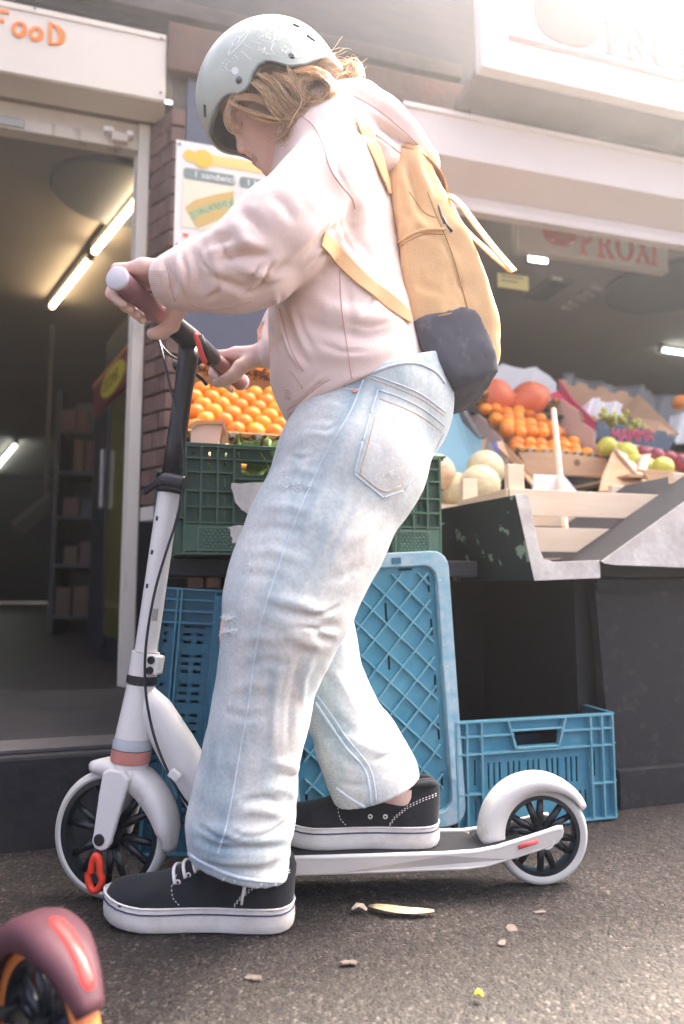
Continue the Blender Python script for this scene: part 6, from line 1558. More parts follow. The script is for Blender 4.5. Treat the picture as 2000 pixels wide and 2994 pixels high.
dv = folds(dv, df_, [([(960, 265), (1060, 310), (1150, 370), (1240, 440)], .006, 14), ([(900, 350), (960, 310), (1040, 325), (1120, 378), (1200, 430)], -.014, 10), ([(940, 300), (1000, 285), (1070, 312)], -.008, 7), ([(960, 360), (1020, 352), (1090, 385), (1150, 425)], -.010, 8), ([(1000, 370), (1080, 395), (1150, 440)], .006, 10), ([(1180, 400), (1210, 440), (1260, 470)], -.006, 9), ([(900, 380), (930, 350), (980, 345)], -.006, 7)])
dn = vnormals(dv, df_); dv = dv + dn * (noise3(dv, 9., 25, 2) * .005 + noise3(dv, 30., 26, 2) * .0014)[:, None]
mesh_obj('hood', dv, df_, m_pink2, hoo, smooth=True, world=True)
hdb = bvh_of(dv, df_)
m_ps = mat('pink_seam', (.70, .47, .41), .9)
def hseam(name, pts, r=.0014, off=.0002, m=m_ps): seam(name, pts, r, m, off, 8, hoo, hbv)
hseam('shoulder_seam', [(875, 335), (915, 365), (945, 420), (965, 490), (1000, 545), (1030, 580), (1038, 610)]); hseam('neck_seam', [(812, 380), (845, 365), (868, 350)])
hseam('side_seam', [(992, 770), (1000, 900), (1015, 1010), (1030, 1108)]); hseam('pocket_seam', [(806, 860), (826, 940), (852, 1025), (888, 1086)]); hseam('pocket_seam', [(850, 1085), (870, 1110), (884, 1135)])
seam('hood_edge', [(985, 330), (1040, 352), (1100, 395), (1160, 440), (1215, 478)], .0018, m_ps, .0004, 8, hoo, hdb)
seam('hood_seam', [(930, 290), (1000, 272), (1080, 305), (1160, 365), (1230, 430)], .0012, m_ps, .0003, 8, hoo, hdb)
hseam('hem_seam', [(842, 1198), (880, 1172), (925, 1135), (965, 1108)], .0018)
for i in range(4): hseam('embroidery', [(834, 1140 + i * 8), (846 + (i % 2) * 4, 1142 + i * 8)], .0011, .0006)
hseam('cuff_seam', [(486, 772), (492, 800), (500, 840), (512, 880)]); hseam('sleeve_seam', [(560, 890), (640, 905), (740, 880)], .001)
cr_ = MB()
for i in range(22):
    y_ = 790 + i * 5.2; surf_line(cr_, hbv, [(412 + abs(i - 10) * .6, y_), (450, y_ + 1), (482 + i * .8, y_ + 2)], .0010, .0002, 6, 5)
if cr_.v: cr_.build('cuff_rib', m_pink2, hoo, world=True, smooth=True)['kind'] = 'stuff'

# ---------------------------------------------------------------- shoes
m_suede = mat('black_suede', (.016, .018, .022), .9, sheen=.12, var=(14, .6), col2=(.034, .036, .040), bump=(300, .3, .0008), spec=.2)
m_sole = mat('white_sole', (.80, .78, .75), .65, var=(16, .7), col2=(.55, .51, .45), bump=(200, .2, .001)); m_navyl = mat('navy_stripe', (.03, .035, .09), .5)
m_lace = mat('white_lace', (.76, .74, .72), .85, bump=(600, .4, .001))
def shoe(M, Ls, label_part):
    tw = [0, .012, .04, .10, .22, .38, .52, .66, .78, .88, .95, .985, 1.0]; ww = [.006, .019, .029, .0355, .038, .0365, .040, .0475, .0485, .0425, .030, .017, .004]
    def wd(t): return float(np.interp(t, tw, ww))
    ts = [0, .004, .012, .028, .05, .09, .14, .2, .28, .36, .44, .52, .6, .68, .76, .83, .89, .935, .965, .985, .996, 1.]
    def outline(sc=1., grow=0.):
        A = [(t * Ls + grow * (t - .5) * 2, (wd(t) * sc + grow)) for t in ts]
        return A + [(x, -y) for x, y in A[::-1]]
    def tr(p): return tuple(M @ Vector(p))
    def spring(t): return .011 * max(0, (t - .74) / .26) ** 2 + .003 * max(0, (.06 - t) / .06)
    sh = thing_child = None
    # sole: stacked outlines
    O = outline(); n = len(O); v = []; f = []
    lv = [(.0, .93, -.002), (.004, .985, .0), (.014, 1., .0012), (.026, 1., .0008), (.034, .985, -.0005), (.0385, .965, -.0015)]
    for z, sc, gr in lv:
        for x, y in O: t = x / Ls; v.append(tr(((x - Ls / 2) * (1 + gr * 2 / Ls) + Ls / 2, y * sc, z * (1 + .15 * max(0, t - .8) / .2) + spring(t) * (1 if z < .02 else .75))))
    for k in range(len(lv) - 1):
        for i in range(n): j = (i + 1) % n; f.append((k * n + i, k * n + j, (k + 1) * n + j, (k + 1) * n + i))
    f.append(tuple(range(n - 1, -1, -1))); f.append(tuple((len(lv) - 1) * n + i for i in range(n)))
    up = None
    so = MB().add(v, f).build('shoe_sole', m_sole, pers, world=True, auto=50)
    # upper: half-superellipse sections
    tu = [.006, .02, .05, .10, .17, .25, .33, .40, .46, .52, .58, .64, .70, .76, .82, .88, .93, .965, .985]
    hu = [.062, .076, .083, .082, .078, .078, .083, .086, .080, .070, .060, .051, .044, .0395, .036, .032, .027, .019, .008]
    v = []; f = []; m_ = 17
    for t, h in zip(tu, hu):
        w = wd(t) * .965; lean = -.006 * max(0, (.12 - t) / .12)
        for k in range(m_):
            a = PI * k / (m_ - 1); e = 2.5 if t < .45 else 2.1
            c, s = math.cos(a), math.sin(a); y = w * math.copysign(abs(c) ** (2 / e), c) * (1 - (.30 if t < .48 else .12) * s ** 2 * .9); z = .036 + spring(t) * .7 + h * abs(s) ** (2 / e)
            v.append(tr((t * Ls + lean * s, y, z)))
    for i in range(len(tu) - 1):
        for k in range(m_ - 1): a = i * m_ + k; f.append((a, a + 1, a + m_ + 1, a + m_))
    f.append(tuple(range(m_ - 1, -1, -1))); f.append(tuple((len(tu) - 1) * m_ + k for k in range(m_)))
    uo = MB().add(v, f).build('shoe_upper', m_suede, pers, world=True, smooth=True, auto=60)
    def line(z, r, m, name, sc=1.0, gr=.0):
        P = [tr((x, y * sc + math.copysign(gr, y), z * (1 + .15 * max(0, x / Ls - .8) / .2) + spring(x / Ls) * .75)) for x, y in O]; P = P + P[:1]
        MB().tube(P, r, 6, cap=False).build(name, m, so, world=True, smooth=True)
    line(.0298, .0013, m_navyl, 'navy_stripe', 1.0, .0006); line(.0385, .0020, m_sole, 'sole_lip', .965, .0004)
    # surface lines on the near side
    sb_ = bvh_of(np.array([tr((0, 0, 0))]) if False else np.array([tuple(p) for p in v]), f)
    def side(x, z, off=.0006, sg=1):
        o_ = M @ Vector((x, sg * .12, z)); d_ = (M.to_3x3() @ Vector((0, -sg, 0))).normalized(); h_ = sb_.ray_cast(o_, d_)
        return None if h_[0] is None else np.array(h_[0] - d_ * off)
    def sline(pts, r, m, name, dash=0):
        for sg in (1, -1):
            P = [side(x, z, .0006, sg) for x, z in dense(pts, .003)]; P = [p for p in P if p is not None]
            if len(P) < 3: continue
            mb = MB()
            if dash:
                for i in range(0, len(P) - 1, 2): mb.tube([P[i], P[i + 1]], r, 4)
                mb.build(name, m, uo, world=True)['kind'] = 'stuff'
            else: mb.tube(P, r, 5); mb.build(name, m, uo, world=True)
    for dz in (0, .0035): sline([(.005, .092 + dz), (.03, .086 + dz), (.06, .074 + dz), (.085, .055 + dz), (.095, .042 + dz)], .0008, m_lace, 'heel_stitch', 1)
    sline([(Ls * .60, .085), (Ls * .615, .07), (Ls * .60, .055), (Ls * .56, .042)], .0007, m_lace, 'vamp_stitch', 1)
    for k, (x, z) in enumerate(((Ls * .585, .076), (Ls * .535, .086), (Ls * .485, .096), (Ls * .44, .103))):
        for sg in (1, -1):
            p = side(x, z, .0004, sg)
            if p is None: continue
            MB().lathe([(.0022, 0), (.0026, .0012), (.0046, .0010), (.0050, 0)], (0, 0, 0), 'y', 14, True).xform(Matrix.Translation(Vector(p)) @ M.to_3x3().to_4x4()).build('eyelet', m_sole, uo, world=True)
        q0 = M @ Vector((x + .004, .030, z + .0)); 
        P = []
        for a in np.linspace(.28, PI - .28, 9):
            p_ = M @ Vector((x + .012 * math.sin(a) - .002, 0, .0)); o_ = M @ Vector((x + .014 * math.sin(a), .10 * math.cos(a), z - .02 + .10 * math.sin(a) + .02)); t_ = M @ Vector((x + .014 * math.sin(a), 0, z - .018)); h_ = sb_.ray_cast(o_, (t_ - o_).normalized())
            if h_[0] is not None: P.append(np.array(h_[0] + h_[1].normalized() * .0018 * (1 if h_[1].dot(o_ - t_) > 0 else -1)))
        if len(P) > 3: MB().tube(P, .0030, 8).build('lace', m_lace, uo, world=True, smooth=True)
    for x, z in ((Ls * .33, .058), (Ls * .42, .058)):
        p = side(x, z, .0004, 1 if label_part == 'far' else -1)
        if p is not None: MB().lathe([(.0020, 0), (.0024, .0010), (.0042, .0008), (.0046, 0)], (0, 0, 0), 'y', 14, True).xform(Matrix.Translation(Vector(p)) @ M.to_3x3().to_4x4()).build('vent_eyelet', m_sole, uo, world=True)
    # padded collar
    P = []
    for a in np.linspace(0, 2 * PI, 25):
        x = Ls * (.185 + .165 * math.cos(a)); y = .027 * math.sin(a); P.append(tr((x, y, .036 + float(np.interp(x / Ls, tu, hu)) - .004)))
    MB().tube(P, .0065, 8, cap=False).build('shoe_collar', m_suede, uo, world=True, smooth=True)
def shoe_M(heel, toe, z):
    d = Vector((toe[0] - heel[0], toe[1] - heel[1], 0)).normalized(); y = Vector((-d.y, d.x, 0))
    return Matrix(((d.x, y.x, 0, heel[0]), (d.y, y.y, 0, heel[1]), (0, 0, 1, z), (0, 0, 0, 1)))
hx = W(860, 2680, 1.225); tx_ = W(300, 2690, 1.235)
shoe(shoe_M((hx[0], 1.222), (tx_[0], 1.245), .0015), math.dist((hx[0], 1.222), (tx_[0], 1.245)), 'near')
hx = W(1284, 2440, 1.358); shoe(shoe_M((hx[0], 1.362), (hx[0] - .31, 1.372), .0842), .312, 'far')
# lace end dangling over the near heel
pe = [W(716, 2588, 1.172), W(713, 2605, 1.170), W(708, 2625, 1.171), W(706, 2645, 1.174)]
MB().tube(pe, [.0030, .0030, .0024, .0022], 8).build('lace_end', m_lace, pers, world=True, smooth=True)

# ---------------------------------------------------------------- helmet
HA, HB, HCu = .148, .122, .129
RIM = [(0, -.006), (20, -.012), (35, -.013), (46, -.015), (52, -.021), (58, -.036), (64, -.041), (69, -.037), (74, -.027), (81, -.021), (88, -.023), (93, -.036), (100, -.056), (112, -.063), (134, -.053), (155, -.05), (180, -.05)]
def rimz(az): a = abs((math.degrees(az) + 180) % 360 - 180); return float(np.interp(a, [q[0] for q in RIM], [q[1] for q in RIM]))
def hshell(az, w, grow):
    """w 0 crown .. 1 rim"""
    a, b, c = HA + grow, HB + grow, HCu + grow; zr = rimz(az)
    th = w * PI / 2
    if w <= .72: t = w / .72 * PI / 2; z = c * math.cos(t); s = math.sin(t) ** .96
    else: q = (w - .72) / .28; z = zr * q; s = 1 - .02 * q * q
    return (a * s * math.cos(az) * (1.0 if math.cos(az) > 0 else .985), b * s * math.sin(az), z)
NA, NW = 120, 30
def shellmesh(grow):
    v = []; f = []
    for i in range(NA):
        for j in range(NW + 1): v.append(hd(*hshell(2 * PI * i / NA, max(.004, j / NW), grow)))
    for i in range(NA):
        for j in range(NW): a = i * (NW + 1) + j; b = ((i + 1) % NA) * (NW + 1) + j; f.append((a, a + 1, b + 1, b))
    return np.array(v), np.array(f)
ov, of = shellmesh(0.); iv, if_ = shellmesh(-.011)
m_hel = mat('sage_helmet', (.50, .56, .49), .38, coat=.1, var=(5, .15), bump=(250, .03))
top = hd(0, 0, HCu); vv = list(ov) + [top]; ff = [tuple(q) for q in of] + [((i + 1) % NA * (NW + 1), i * (NW + 1), len(ov)) for i in range(NA)]
hel = mesh_obj('helmet', vv, ff, m_hel, pers, smooth=True, world=True)
m_lin = mat('helmet_liner', (.055, .055, .065), .8)
ni = len(iv); top2 = hd(0, 0, HCu - .011); vv = list(iv) + [top2]; ff = [tuple(q[::-1]) for q in if_] + [(i * (NW + 1), (i + 1) % NA * (NW + 1), ni) for i in range(NA)]
mesh_obj('liner', vv, ff, m_lin, hel, smooth=True, world=True)
vv = []; ff = []
for i in range(NA): vv += [ov[i * (NW + 1) + NW], iv[i * (NW + 1) + NW]]
for i in range(NA): j = (i + 1) % NA; ff.append((2 * i, 2 * j, 2 * j + 1, 2 * i + 1))
mesh_obj('rim_face', vv, ff, mat('helmet_rim', (.10, .11, .11), .6), hel, world=True)
MB().tube([ov[(i % NA) * (NW + 1) + NW] for i in range(NA + 1)], .0022, 6, cap=False).build('rim_trim', mat('trim_grey', (.30, .36, .35), .5), hel, world=True, smooth=True)
hbv2 = bvh_of(ov, of)
def zt(x, y): return (x / 3.267 + 580, y / 3.267 + 40)
for p in ((388, 635), (895, 402)):
    h = hit(hbv2, *zt(*p), .0005)
    if h: MB().lathe([(0, .0030), (.0035, .0028), (.0058, .0012), (.0068, 0)], (0, 0, 0), 'z', 18).xform(Matrix.Translation(Vector(h[0])) @ Vector(h[1]).to_track_quat('Z', 'Y').to_matrix().to_4x4()).build('rivet', mat('gun_metal', (.12, .13, .15), .25, .9), hel, world=True, smooth=True)
vent_m = mat('vent_dark', (.03, .03, .035), .7)
for a, b in (((905, 98), (965, 128)), ((1035, 205), (1115, 262)), ((62, 870), (66, 985))):
    mb = MB(); surf_line(mb, hbv2, [zt(*a), zt(*b)], .0048, -.0022, 4, 8)
    if mb.v: mb.build('vent_slot', vent_m, hel, world=True, smooth=True)
m_dood = mat('doodle_white', (.85, .88, .87), .5)
DO = [[(280, 402), (300, 330), (380, 258), (472, 158), (482, 172), (442, 240), (362, 332), (284, 406)], [(320, 322), (330, 270), (370, 230), (396, 225), (386, 272), (342, 322)],
      [(315, 545), (275, 545), (262, 510), (275, 470), (300, 452)], [(495, 258), (540, 276), (590, 290)], [(420, 290), (470, 310), (520, 340)], [(405, 355), (450, 395), (500, 440)], [(340, 395), (365, 420), (380, 452)],
      [(575, 240), (600, 215), (640, 195), (700, 160), (720, 165), (732, 230), (700, 275), (640, 270), (590, 250), (575, 240)], [(525, 205), (575, 212)], [(530, 188), (582, 190)], [(560, 165), (600, 176)], [(610, 130), (632, 160)], [(640, 130), (665, 152)], [(665, 140), (692, 152)],
      [(600, 228), (622, 215)], [(645, 200), (650, 235), (668, 230)], [(670, 250), (690, 225)],
      [(725, 232), (752, 262), (812, 215), (850, 240), (896, 300)], [(722, 280), (692, 340), (730, 385), (640, 385)], [(835, 278), (880, 302)],
      [(550, 340), (600, 350), (660, 380)], [(565, 315), (610, 345), (640, 320), (620, 370), (600, 378)],
      [(930, 412), (1000, 414), (1062, 400), (1100, 416)], [(895, 330), (910, 290), (950, 265), (1000, 262), (1050, 285), (1078, 330), (1070, 380)], [(232, 470), (240, 478)], [(220, 535), (240, 545)], [(255, 435), (265, 445)], [(325, 425), (338, 435)], [(620, 90), (632, 92)], [(655, 95), (668, 98)], [(640, 115), (648, 118)], [(930, 350), (945, 372)]]
st5 = [(825 + (42 if k % 2 == 0 else 20) * math.sin(k * PI / 5 + .3), 342 - (42 if k % 2 == 0 else 20) * math.cos(k * PI / 5 + .3)) for k in range(11)]; DO.append(st5)
db = MB()
for d in DO: surf_line(db, hbv2, [zt(*p) for p in d], .0013, -.0006, 3, 5)
for c, r in (((350, 545), 34), ((966, 326), 28), ((895, 182), 40), ((930, 205), 30), ((870, 165), 28), ((765, 95), 26), ((790, 125), 18), ((735, 85), 16)):
    for q in range(-4, 5):
        hh_ = r * q / 4.4; ww_ = math.sqrt(max(0, r * r - hh_ * hh_))
        if ww_ > 3: surf_line(db, hbv2, [zt(c[0] - ww_, c[1] + hh_), zt(c[0] + ww_, c[1] + hh_)], .0015, -.0010, 3, 5)
o = db.build('doodles', m_dood, hel, world=True, smooth=True); o['kind'] = 'stuff'
m_strap = mat('helmet_strap', (.48, .46, .44), .8)
MB().tube([W(952, 162, 1.20), W(968, 185, 1.20), W(976, 212, 1.205), W(986, 240, 1.215)], .0028, 6, flat=.5).build('strap', m_strap, hel, world=True, smooth=True)

# ---------------------------------------------------------------- hair
hs_ = SDF()
hs_.ell(hd(-.030, .022, -.040), (.088, .070, .060), HM, .02); hs_.ell(hd(-.030, -.022, -.040), (.088, .070, .060), HM, .02)
hs_.ell(hd(.050, .050, -.012), (.042, .032, .026), HM, .02); hs_.ell(hd(.050, -.050, -.012), (.042, .032, .026), HM, .02)
hs_.ell(hd(-.085, .030, -.050), (.052, .055, .050), HM, .02)
hs_.cut(lambda P: half(P, hd(0, 0, .0), HU), None, None, .004)
gv, gf = hs_.mesh(.0045); gn = vnormals(gv, gf)
gv = gv + gn * (noise3(gv * [1, 1, 2], 60., 31, 3) * .004)[:, None]
m_hair = mat('blonde_hair', (.52, .31, .15), .45, var=(40, .8), col2=(.20, .115, .06), spec=.5); m_hair2 = mat('light_hair', (.74, .50, .28), .4, var=(30, .6), col2=(.40, .25, .13), spec=.5)
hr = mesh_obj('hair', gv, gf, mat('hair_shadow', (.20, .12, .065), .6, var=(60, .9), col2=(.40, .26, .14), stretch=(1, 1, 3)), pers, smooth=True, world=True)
GU_ = [
 ([(742, 235), (715, 252), (690, 278), (672, 312), (666, 345), (676, 372), (700, 392)], 1.185, 6, 14), ([(722, 260), (690, 285), (674, 315), (672, 345), (684, 368)], 1.19, 7, 16),
 ([(674, 300), (715, 322), (770, 338), (830, 345), (880, 330), (915, 300)], 1.165, 6, 60), ([(690, 285), (740, 285), (790, 305), (830, 335), (850, 372)], 1.165, 9, 46), ([(740, 240), (775, 262), (800, 300), (832, 340), (860, 362)], 1.16, 11, 54),
 ([(760, 220), (800, 240), (830, 280), (868, 318), (900, 322)], 1.16, 11, 50), ([(800, 215), (838, 232), (868, 262), (885, 300), (860, 340), (840, 372)], 1.16, 10, 44),
 ([(860, 205), (905, 215), (945, 222), (966, 252), (955, 285), (915, 292), (882, 270), (885, 240), (915, 228)], 1.155, 8, 70), ([(880, 200), (925, 205), (958, 232), (968, 268), (945, 300), (900, 312), (862, 330)], 1.16, 8, 60), ([(845, 200), (868, 240), (872, 280), (900, 300), (940, 292), (958, 262), (940, 236)], 1.16, 7, 44),
 ([(950, 165), (985, 205), (1015, 232), (1034, 214), (1036, 188), (1020, 182), (1008, 205)], 1.24, 8, 22), ([(955, 175), (990, 190), (1020, 185), (1042, 205), (1040, 240), (1012, 252)], 1.25, 9, 20),
 ([(820, 330), (850, 372), (842, 398), (820, 410)], 1.17, 10, 30), ([(690, 310), (740, 338), (795, 352), (840, 352)], 1.172, 5, 30),
]
rh = random.Random(3); s1_, s2_ = MB(), MB()
for pts, y, sp, n in GU_:
    sm = smooth_pts(pts, 4); nn = len(sm)
    for k in range(int(n * 3.2)):
        dx, dy, dd = rh.gauss(0, sp), rh.gauss(0, sp * .8), rh.gauss(0, .010); ph = rh.random() * 6; am = rh.uniform(0, 6); q0 = rh.randrange(0, max(1, nn // 4)); q1 = nn - rh.randrange(0, max(1, nn // 4))
        P = [W(p[0] + dx * (.5 + .8 * i / nn) + am * math.sin(ph + i * .5), p[1] + dy * (.5 + .8 * i / nn) + am * math.cos(ph + i * .43), y + dd + .004 * math.sin(ph + i * .3)) for i, p in enumerate(sm)][q0:q1]
        r = rh.uniform(.00028, .0007); (s1_ if rh.random() < .5 else s2_).tube(P, [r] * (len(P) - 1) + [r * .4], 4, cap=False)
for k in range(70):                                                   # loose flyaway hairs
    a_ = rh.choice([(955, 170), (975, 200), (990, 230), (900, 215), (700, 300), (840, 380), (740, 250)]); an = rh.uniform(-.9, .9); ln_ = rh.uniform(30, 95); q_ = [(a_[0] + rh.gauss(0, 14), a_[1] + rh.gauss(0, 12))]; sg = 1 if a_[0] > 820 else -.35
    for i in range(7): q_.append((q_[-1][0] + sg * ln_ / 7 * math.cos(an), q_[-1][1] - ln_ / 7 * math.sin(an))); an += rh.uniform(-.5, .35)
    s2_.tube([W(p[0], p[1], 1.19 + .05 * rh.random() * 0 + .004 * i) for i, p in enumerate(q_)], [.00035] * 7 + [.0002], 4, cap=False)
o = s1_.build('hair_strands', m_hair, hr, world=True, smooth=True); o['kind'] = 'stuff'
o = s2_.build('hair_strands', m_hair2, hr, world=True, smooth=True); o['kind'] = 'stuff'
ec = W(793, 292, 1.148); MB().tube([ec + .0125 * np.array([math.cos(a) * .8, 0, math.sin(a)]) for a in np.linspace(0, 2 * PI, 25)], .0009, 6, cap=False).build('earring', mat('gold', (.85, .60, .32), .25, 1.), pers, world=True, smooth=True)

# ---------------------------------------------------------------- backpack (its own thing)
PX = [(1130, 445), (1168, 424), (1225, 442), (1262, 505), (1296, 590), (1340, 668), (1388, 765), (1428, 872), (1452, 970), (1458, 1055), (1446, 1106), (1395, 1132), (1316, 1146), (1255, 1092), (1212, 1020), (1182, 950), (1168, 850), (1155, 720), (1140, 600), (1132, 510)]
BY0, BHW = 1.305, .135
pw = np.array([W(a, b, 1.235) for a, b in PX])[:, [0, 2]]
def sdpoly(q, V):
    d = np.full(q.shape[:-1], 1e9, np.float32); s = np.ones(q.shape[:-1], np.float32); n = len(V)
    for i in range(n):
        a = V[i].astype(np.float32); b = V[i - 1].astype(np.float32); e = b - a; w = q - a
        t = np.clip((w @ e) / float(e @ e), 0, 1); d = np.minimum(d, ((w - t[..., None] * e) ** 2).sum(-1))
        c1 = q[..., 1] >= a[1]; c2 = q[..., 1] < b[1]; c3 = e[0] * w[..., 1] > e[1] * w[..., 0]
        s = np.where((c1 & c2 & c3) | (~c1 & ~c2 & ~c3), -s, s)
    return s * np.sqrt(d)
cxz = pw.mean(0)
def bpfn(P):
    d2 = sdpoly(P[..., [0, 2]], pw)
    hw = BHW * (1 - .35 * np.clip((P[..., 2] - cxz[1] - .05) / .25, 0, 1)) * (1 - .16 * np.clip((P[..., 0] - cxz[0]) / .12, 0, 1))
    dy = np.abs(P[..., 1] - BY0) - hw; r = .020
    return np.minimum(np.maximum(d2 + r, dy + r), 0) + np.sqrt(np.maximum(d2 + r, 0) ** 2 + np.maximum(dy + r, 0) ** 2) - r
kv, kf = sn_mesh(bpfn, [pw[:, 0].min() - .02, BY0 - BHW - .02, pw[:, 1].min() - .02], [pw[:, 0].max() + .02, BY0 + BHW + .02, pw[:, 1].max() + .02], .0052)
kv = relax(kv, kf, 2)
kv = folds(kv, kf, [([(1165, 520), (1185, 620), (1230, 680), (1290, 700)], -.008, 12), ([(1190, 470), (1215, 560), (1230, 640)], -.012, 14), ([(1215, 450), (1235, 520), (1270, 600)], .010, 14), ([(1180, 560), (1200, 640), (1260, 690)], .006, 16), ([(1262, 640), (1320, 760), (1370, 905)], -.003, 6), ([(1240, 800), (1290, 900), (1340, 930)], .006, 40), ([(1250, 950), (1330, 990), (1400, 1080)], .006, 30), ([(1205, 820), (1260, 850), (1300, 860)], -.004, 16), ([(1370, 930), (1410, 1010), (1450, 1095)], -.006, 7)])
kn = vnormals(kv, kf); kv = kv + kn * (noise3(kv, 14., 41, 3) * .007 + noise3(kv, 60., 42, 2) * .0015)[:, None]
bp_ = thing('backpack', 'mustard yellow canvas backpack with a dark base, worn over the hoodie', 'backpack', (float(W(1400, 1140, 1.3)[0]), 1.3, 0.9))
m_must = mat('mustard_canvas', (.78, .51, .27), .95, var=(300, .35), col2=(.66, .41, .19), bump=(320, .5, .0012), sheen=.1, spec=.05)
kq = to_px(kv); BASE = np.array([(1196, 958), (1260, 930), (1345, 915), (1380, 912), (1420, 960), (1480, 1060), (1490, 1200), (1180, 1200)], float)
def inpoly(q, V):
    r = np.zeros(len(q), bool)
    for i in range(len(V)):
        a, b = V[i], V[i - 1]; c = ((a[1] > q[:, 1]) != (b[1] > q[:, 1])); r ^= c & (q[:, 0] < (b[0] - a[0]) * (q[:, 1] - a[1]) / (b[1] - a[1] + 1e-9) + a[0])
    return r
bag = mesh_obj('bag', kv, kf, m_must, bp_, smooth=True, world=True)
zb_lim = lambda p: (p[:, 2] < np.interp(p[:, 0], [W(1200, 955, 1.2)[0], W(1350, 915, 1.2)[0], W(1400, 940, 1.2)[0], W(1450, 1050, 1.2)[0]], [W(1200, 955, 1.2)[2], W(1350, 915, 1.2)[2], W(1400, 940, 1.2)[2], W(1450, 1050, 1.2)[2]]))
BC = [W(1170, 966, 1.2), W(1262, 932, 1.2), W(1345, 914, 1.2), W(1385, 918, 1.2), W(1420, 975, 1.2), W(1465, 1075, 1.2), W(1490, 1120, 1.2)]
def basefn(P): return np.maximum(bpfn(P) - .0022, (P[..., 2] - np.interp(P[..., 0], [q[0] for q in BC], [q[2] for q in BC])) * .8)
cv, cf = sn_mesh(basefn, [pw[:, 0].min() - .02, BY0 - BHW - .02, pw[:, 1].min() - .02], [pw[:, 0].max() + .02, BY0 + BHW + .02, BC[2][2] + .02], .0052)
cv = relax(cv, cf, 2); cn = vnormals(cv, cf); cv = cv + cn * (noise3(cv, 14., 41, 3) * .007 + noise3(cv, 60., 42, 2) * .0015 + .0012)[:, None]
mesh_obj('base_panel', cv, cf, mat('charcoal_canvas', (.085, .085, .105), .8, var=(22, .8), col2=(.22, .21, .22), var_ramp=(.55, .75), bump=(500, .3, .0008)), bp_, smooth=True, world=True)
kb = bvh_of(kv, kf); m_mseam = mat('mustard_seam', (.52, .30, .11), .9)
def bseam(name, pts, r=.0016, m=m_mseam, off=.0002):
    mb = MB(); surf_line(mb, kb, smooth_pts(pts, 4), r, off, 8, 6)
    if mb.v: mb.build(name, m, bag, world=True, smooth=True)
bseam('side_seam', [(1250, 560), (1285, 650), (1320, 735), (1345, 820), (1368, 905)]); bseam('pocket_band', [(1166, 712), (1200, 688), (1245, 672), (1300, 672)], .0030, m_must, .001); bseam('pocket_band', [(1168, 722), (1205, 699), (1250, 684), (1305, 686)], .0012); bseam('front_seam', [(1195, 560), (1240, 620), (1285, 640)], .0012)
bseam('base_seam', [(1200, 955), (1260, 930), (1330, 915), (1372, 910)], .002); bseam('base_fold', [(1372, 915), (1400, 1000), (1425, 1060), (1450, 1108)], .002, mat('base_seam', (.05, .05, .065), .8), .002)
def flatribbon(mb, P, N, w, th=.003):
    n = len(P); v = []; f = []
    for i in range(n):
        t = P[min(i + 1, n - 1)] - P[max(i - 1, 0)]; t = t / np.linalg.norm(t); s = np.cross(t, N[i]); s /= np.linalg.norm(s); ww = w[i] if hasattr(w, '__len__') else w
        for a, b in ((-1, 0), (1, 0), (1, 1), (-1, 1)): v.append(P[i] + s * a * ww / 2 + N[i] * (b * th))
    for i in range(n - 1):
        for k in range(4): f.append((i * 4 + k, i * 4 + (k + 1) % 4, (i + 1) * 4 + (k + 1) % 4, (i + 1) * 4 + k))
    f += [(0, 1, 2, 3), tuple(4 * n - 4 + k for k in (3, 2, 1, 0))]; mb.add(v, f)
def strap(name, pts, w, b, m, lift=.001):
    P, N = [], []
    for p in dense(smooth_pts(pts, 4), 8)[::-1]:
        h = hit(b, *p, lift)
        if h is None: continue
        if P and np.linalg.norm(h[0] - P[-1]) > .03: break
        P.append(h[0]); N.append(h[1])
    for _ in range(4):
        for i in range(1, len(P) - 1): P[i] = (P[i - 1] + P[i] * 2 + P[i + 1]) / 4; N[i] = (N[i - 1] + N[i] * 2 + N[i + 1]) / 4
    P = [p + n_ / np.linalg.norm(n_) * .002 for p, n_ in zip(P, N)]
    if len(P) > 2:
        mb = MB(); flatribbon(mb, P, [n_ / np.linalg.norm(n_) for n_ in N], w); mb.build(name, m, bp_, world=True, bevel=.0008, auto=40)
strap('lower_strap', [(940, 700), (990, 752), (1050, 815), (1110, 862), (1165, 905), (1195, 932)], .026, hbv, m_must); strap('shoulder_strap', [(1050, 352), (1072, 400), (1098, 455), (1122, 520), (1138, 570)], .030, hbv, m_must)
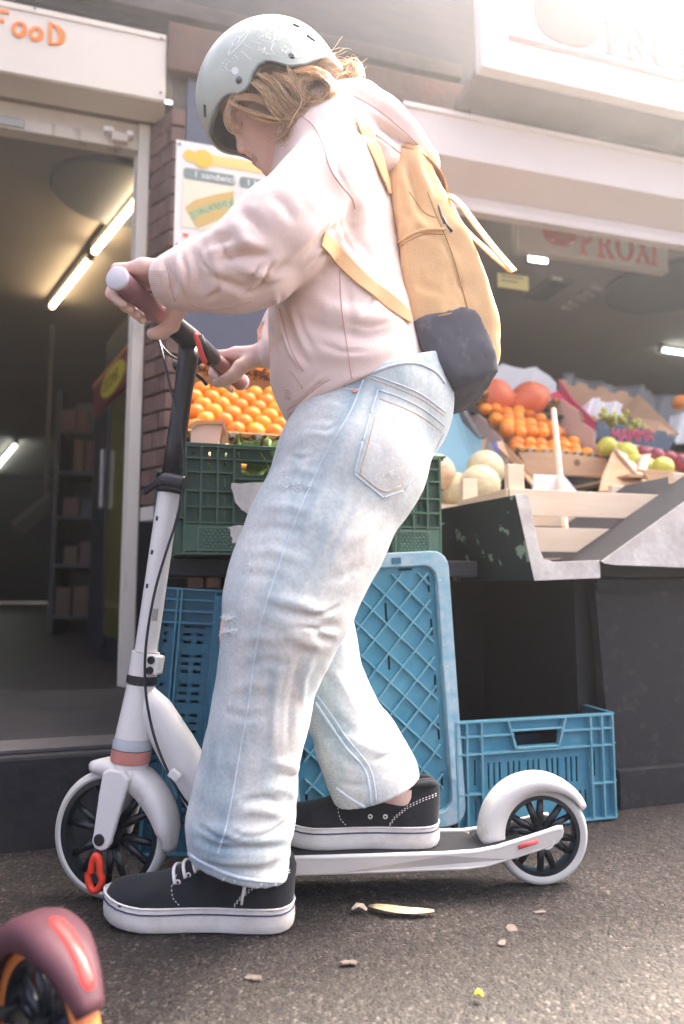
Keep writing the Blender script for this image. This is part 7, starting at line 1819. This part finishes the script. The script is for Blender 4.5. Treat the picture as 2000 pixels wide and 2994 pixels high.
# flap and webbing tail
fl = [W(1160, 424, 1.20), W(1235, 448, 1.20), W(1292, 506, 1.205), W(1312, 570, 1.21), W(1336, 648, 1.215)]
v = []; f = []
fs_ = smooth_pts(fl, 4); nf = len(fs_)
for i, p in enumerate(fs_):
    for k in range(7): v.append(p + np.array([.004 * math.sin(k), k * .030, .004 * math.sin(k * .9)]))
for i in range(nf - 1):
    for k in range(6): a = i * 7 + k; f.append((a, a + 1, a + 8, a + 7))
mesh_obj('top_flap', v, f, mat('flap_rust', (.60, .31, .12), .85, bump=(400, .3, .0008)), bp_, smooth=True, world=True, solid=.003)
mb = MB(); q = [W(1292, 590, 1.20), W(1312, 576, 1.195), W(1345, 600, 1.195), (W(1400, 672, 1.19)), W(1450, 735, 1.188), W(1502, 795, 1.186)]; q = smooth_pts(q, 5)
flatribbon(mb, q, [np.array([.45, -.75, .4]) / .964] * len(q), .020); mb.build('webbing_tail', m_must, bp_, world=True, auto=40)
mb = MB(); q = [W(1330, 640, 1.20), W(1375, 690, 1.20), W(1430, 740, 1.195), W(1470, 775, 1.192), W(1500, 797, 1.189)]; q = smooth_pts(q, 5)
flatribbon(mb, q, [np.array([.45, -.75, .4]) / .964] * len(q), .016); mb.build('webbing_tail', m_must, bp_, world=True, auto=40)
zp = [hit(kb, 1295, 642, .004), hit(kb, 1302, 660, .005), hit(kb, 1318, 682, .006)]
zp = [h[0] for h in zp if h is not None]
if len(zp) > 1: MB().tube(zp, [.0025, .0016, .0030][:len(zp)], 8).build('zip_pull', blackp, bp_, world=True, smooth=True)
bseam('zip', [(1282, 600), (1290, 630), (1300, 655)], .0022, mat('zip_dark', (.10, .09, .09), .5), .0004)

# ================================================================== air volume added to stand in for lens flare
def flare_haze():
    m = bpy.data.materials.new('flare_volume'); m.use_nodes = True; n = m.node_tree.nodes; l = m.node_tree.links
    for q in list(n):
        if q.type == 'BSDF_PRINCIPLED': n.remove(q)
    pv = n.new('ShaderNodeVolumePrincipled'); pv.inputs['Color'].default_value = (.93, .93, .95, 1)
    pv.inputs['Density'].default_value = FLARE_HAZE; pv.inputs['Anisotropy'].default_value = .76
    out = [q for q in n if q.type == 'OUTPUT_MATERIAL'][0]; l.new(pv.outputs[0], out.inputs['Volume'])
    o = MB().box2((-61, -61, -1.05), (61, 61, 3.4)).build('flare_haze', m); o['kind'] = 'stuff'; o['label'] = 'thin added air veil standing in for lens flare glow'
FLARE_HAZE = .0085
flare_haze()
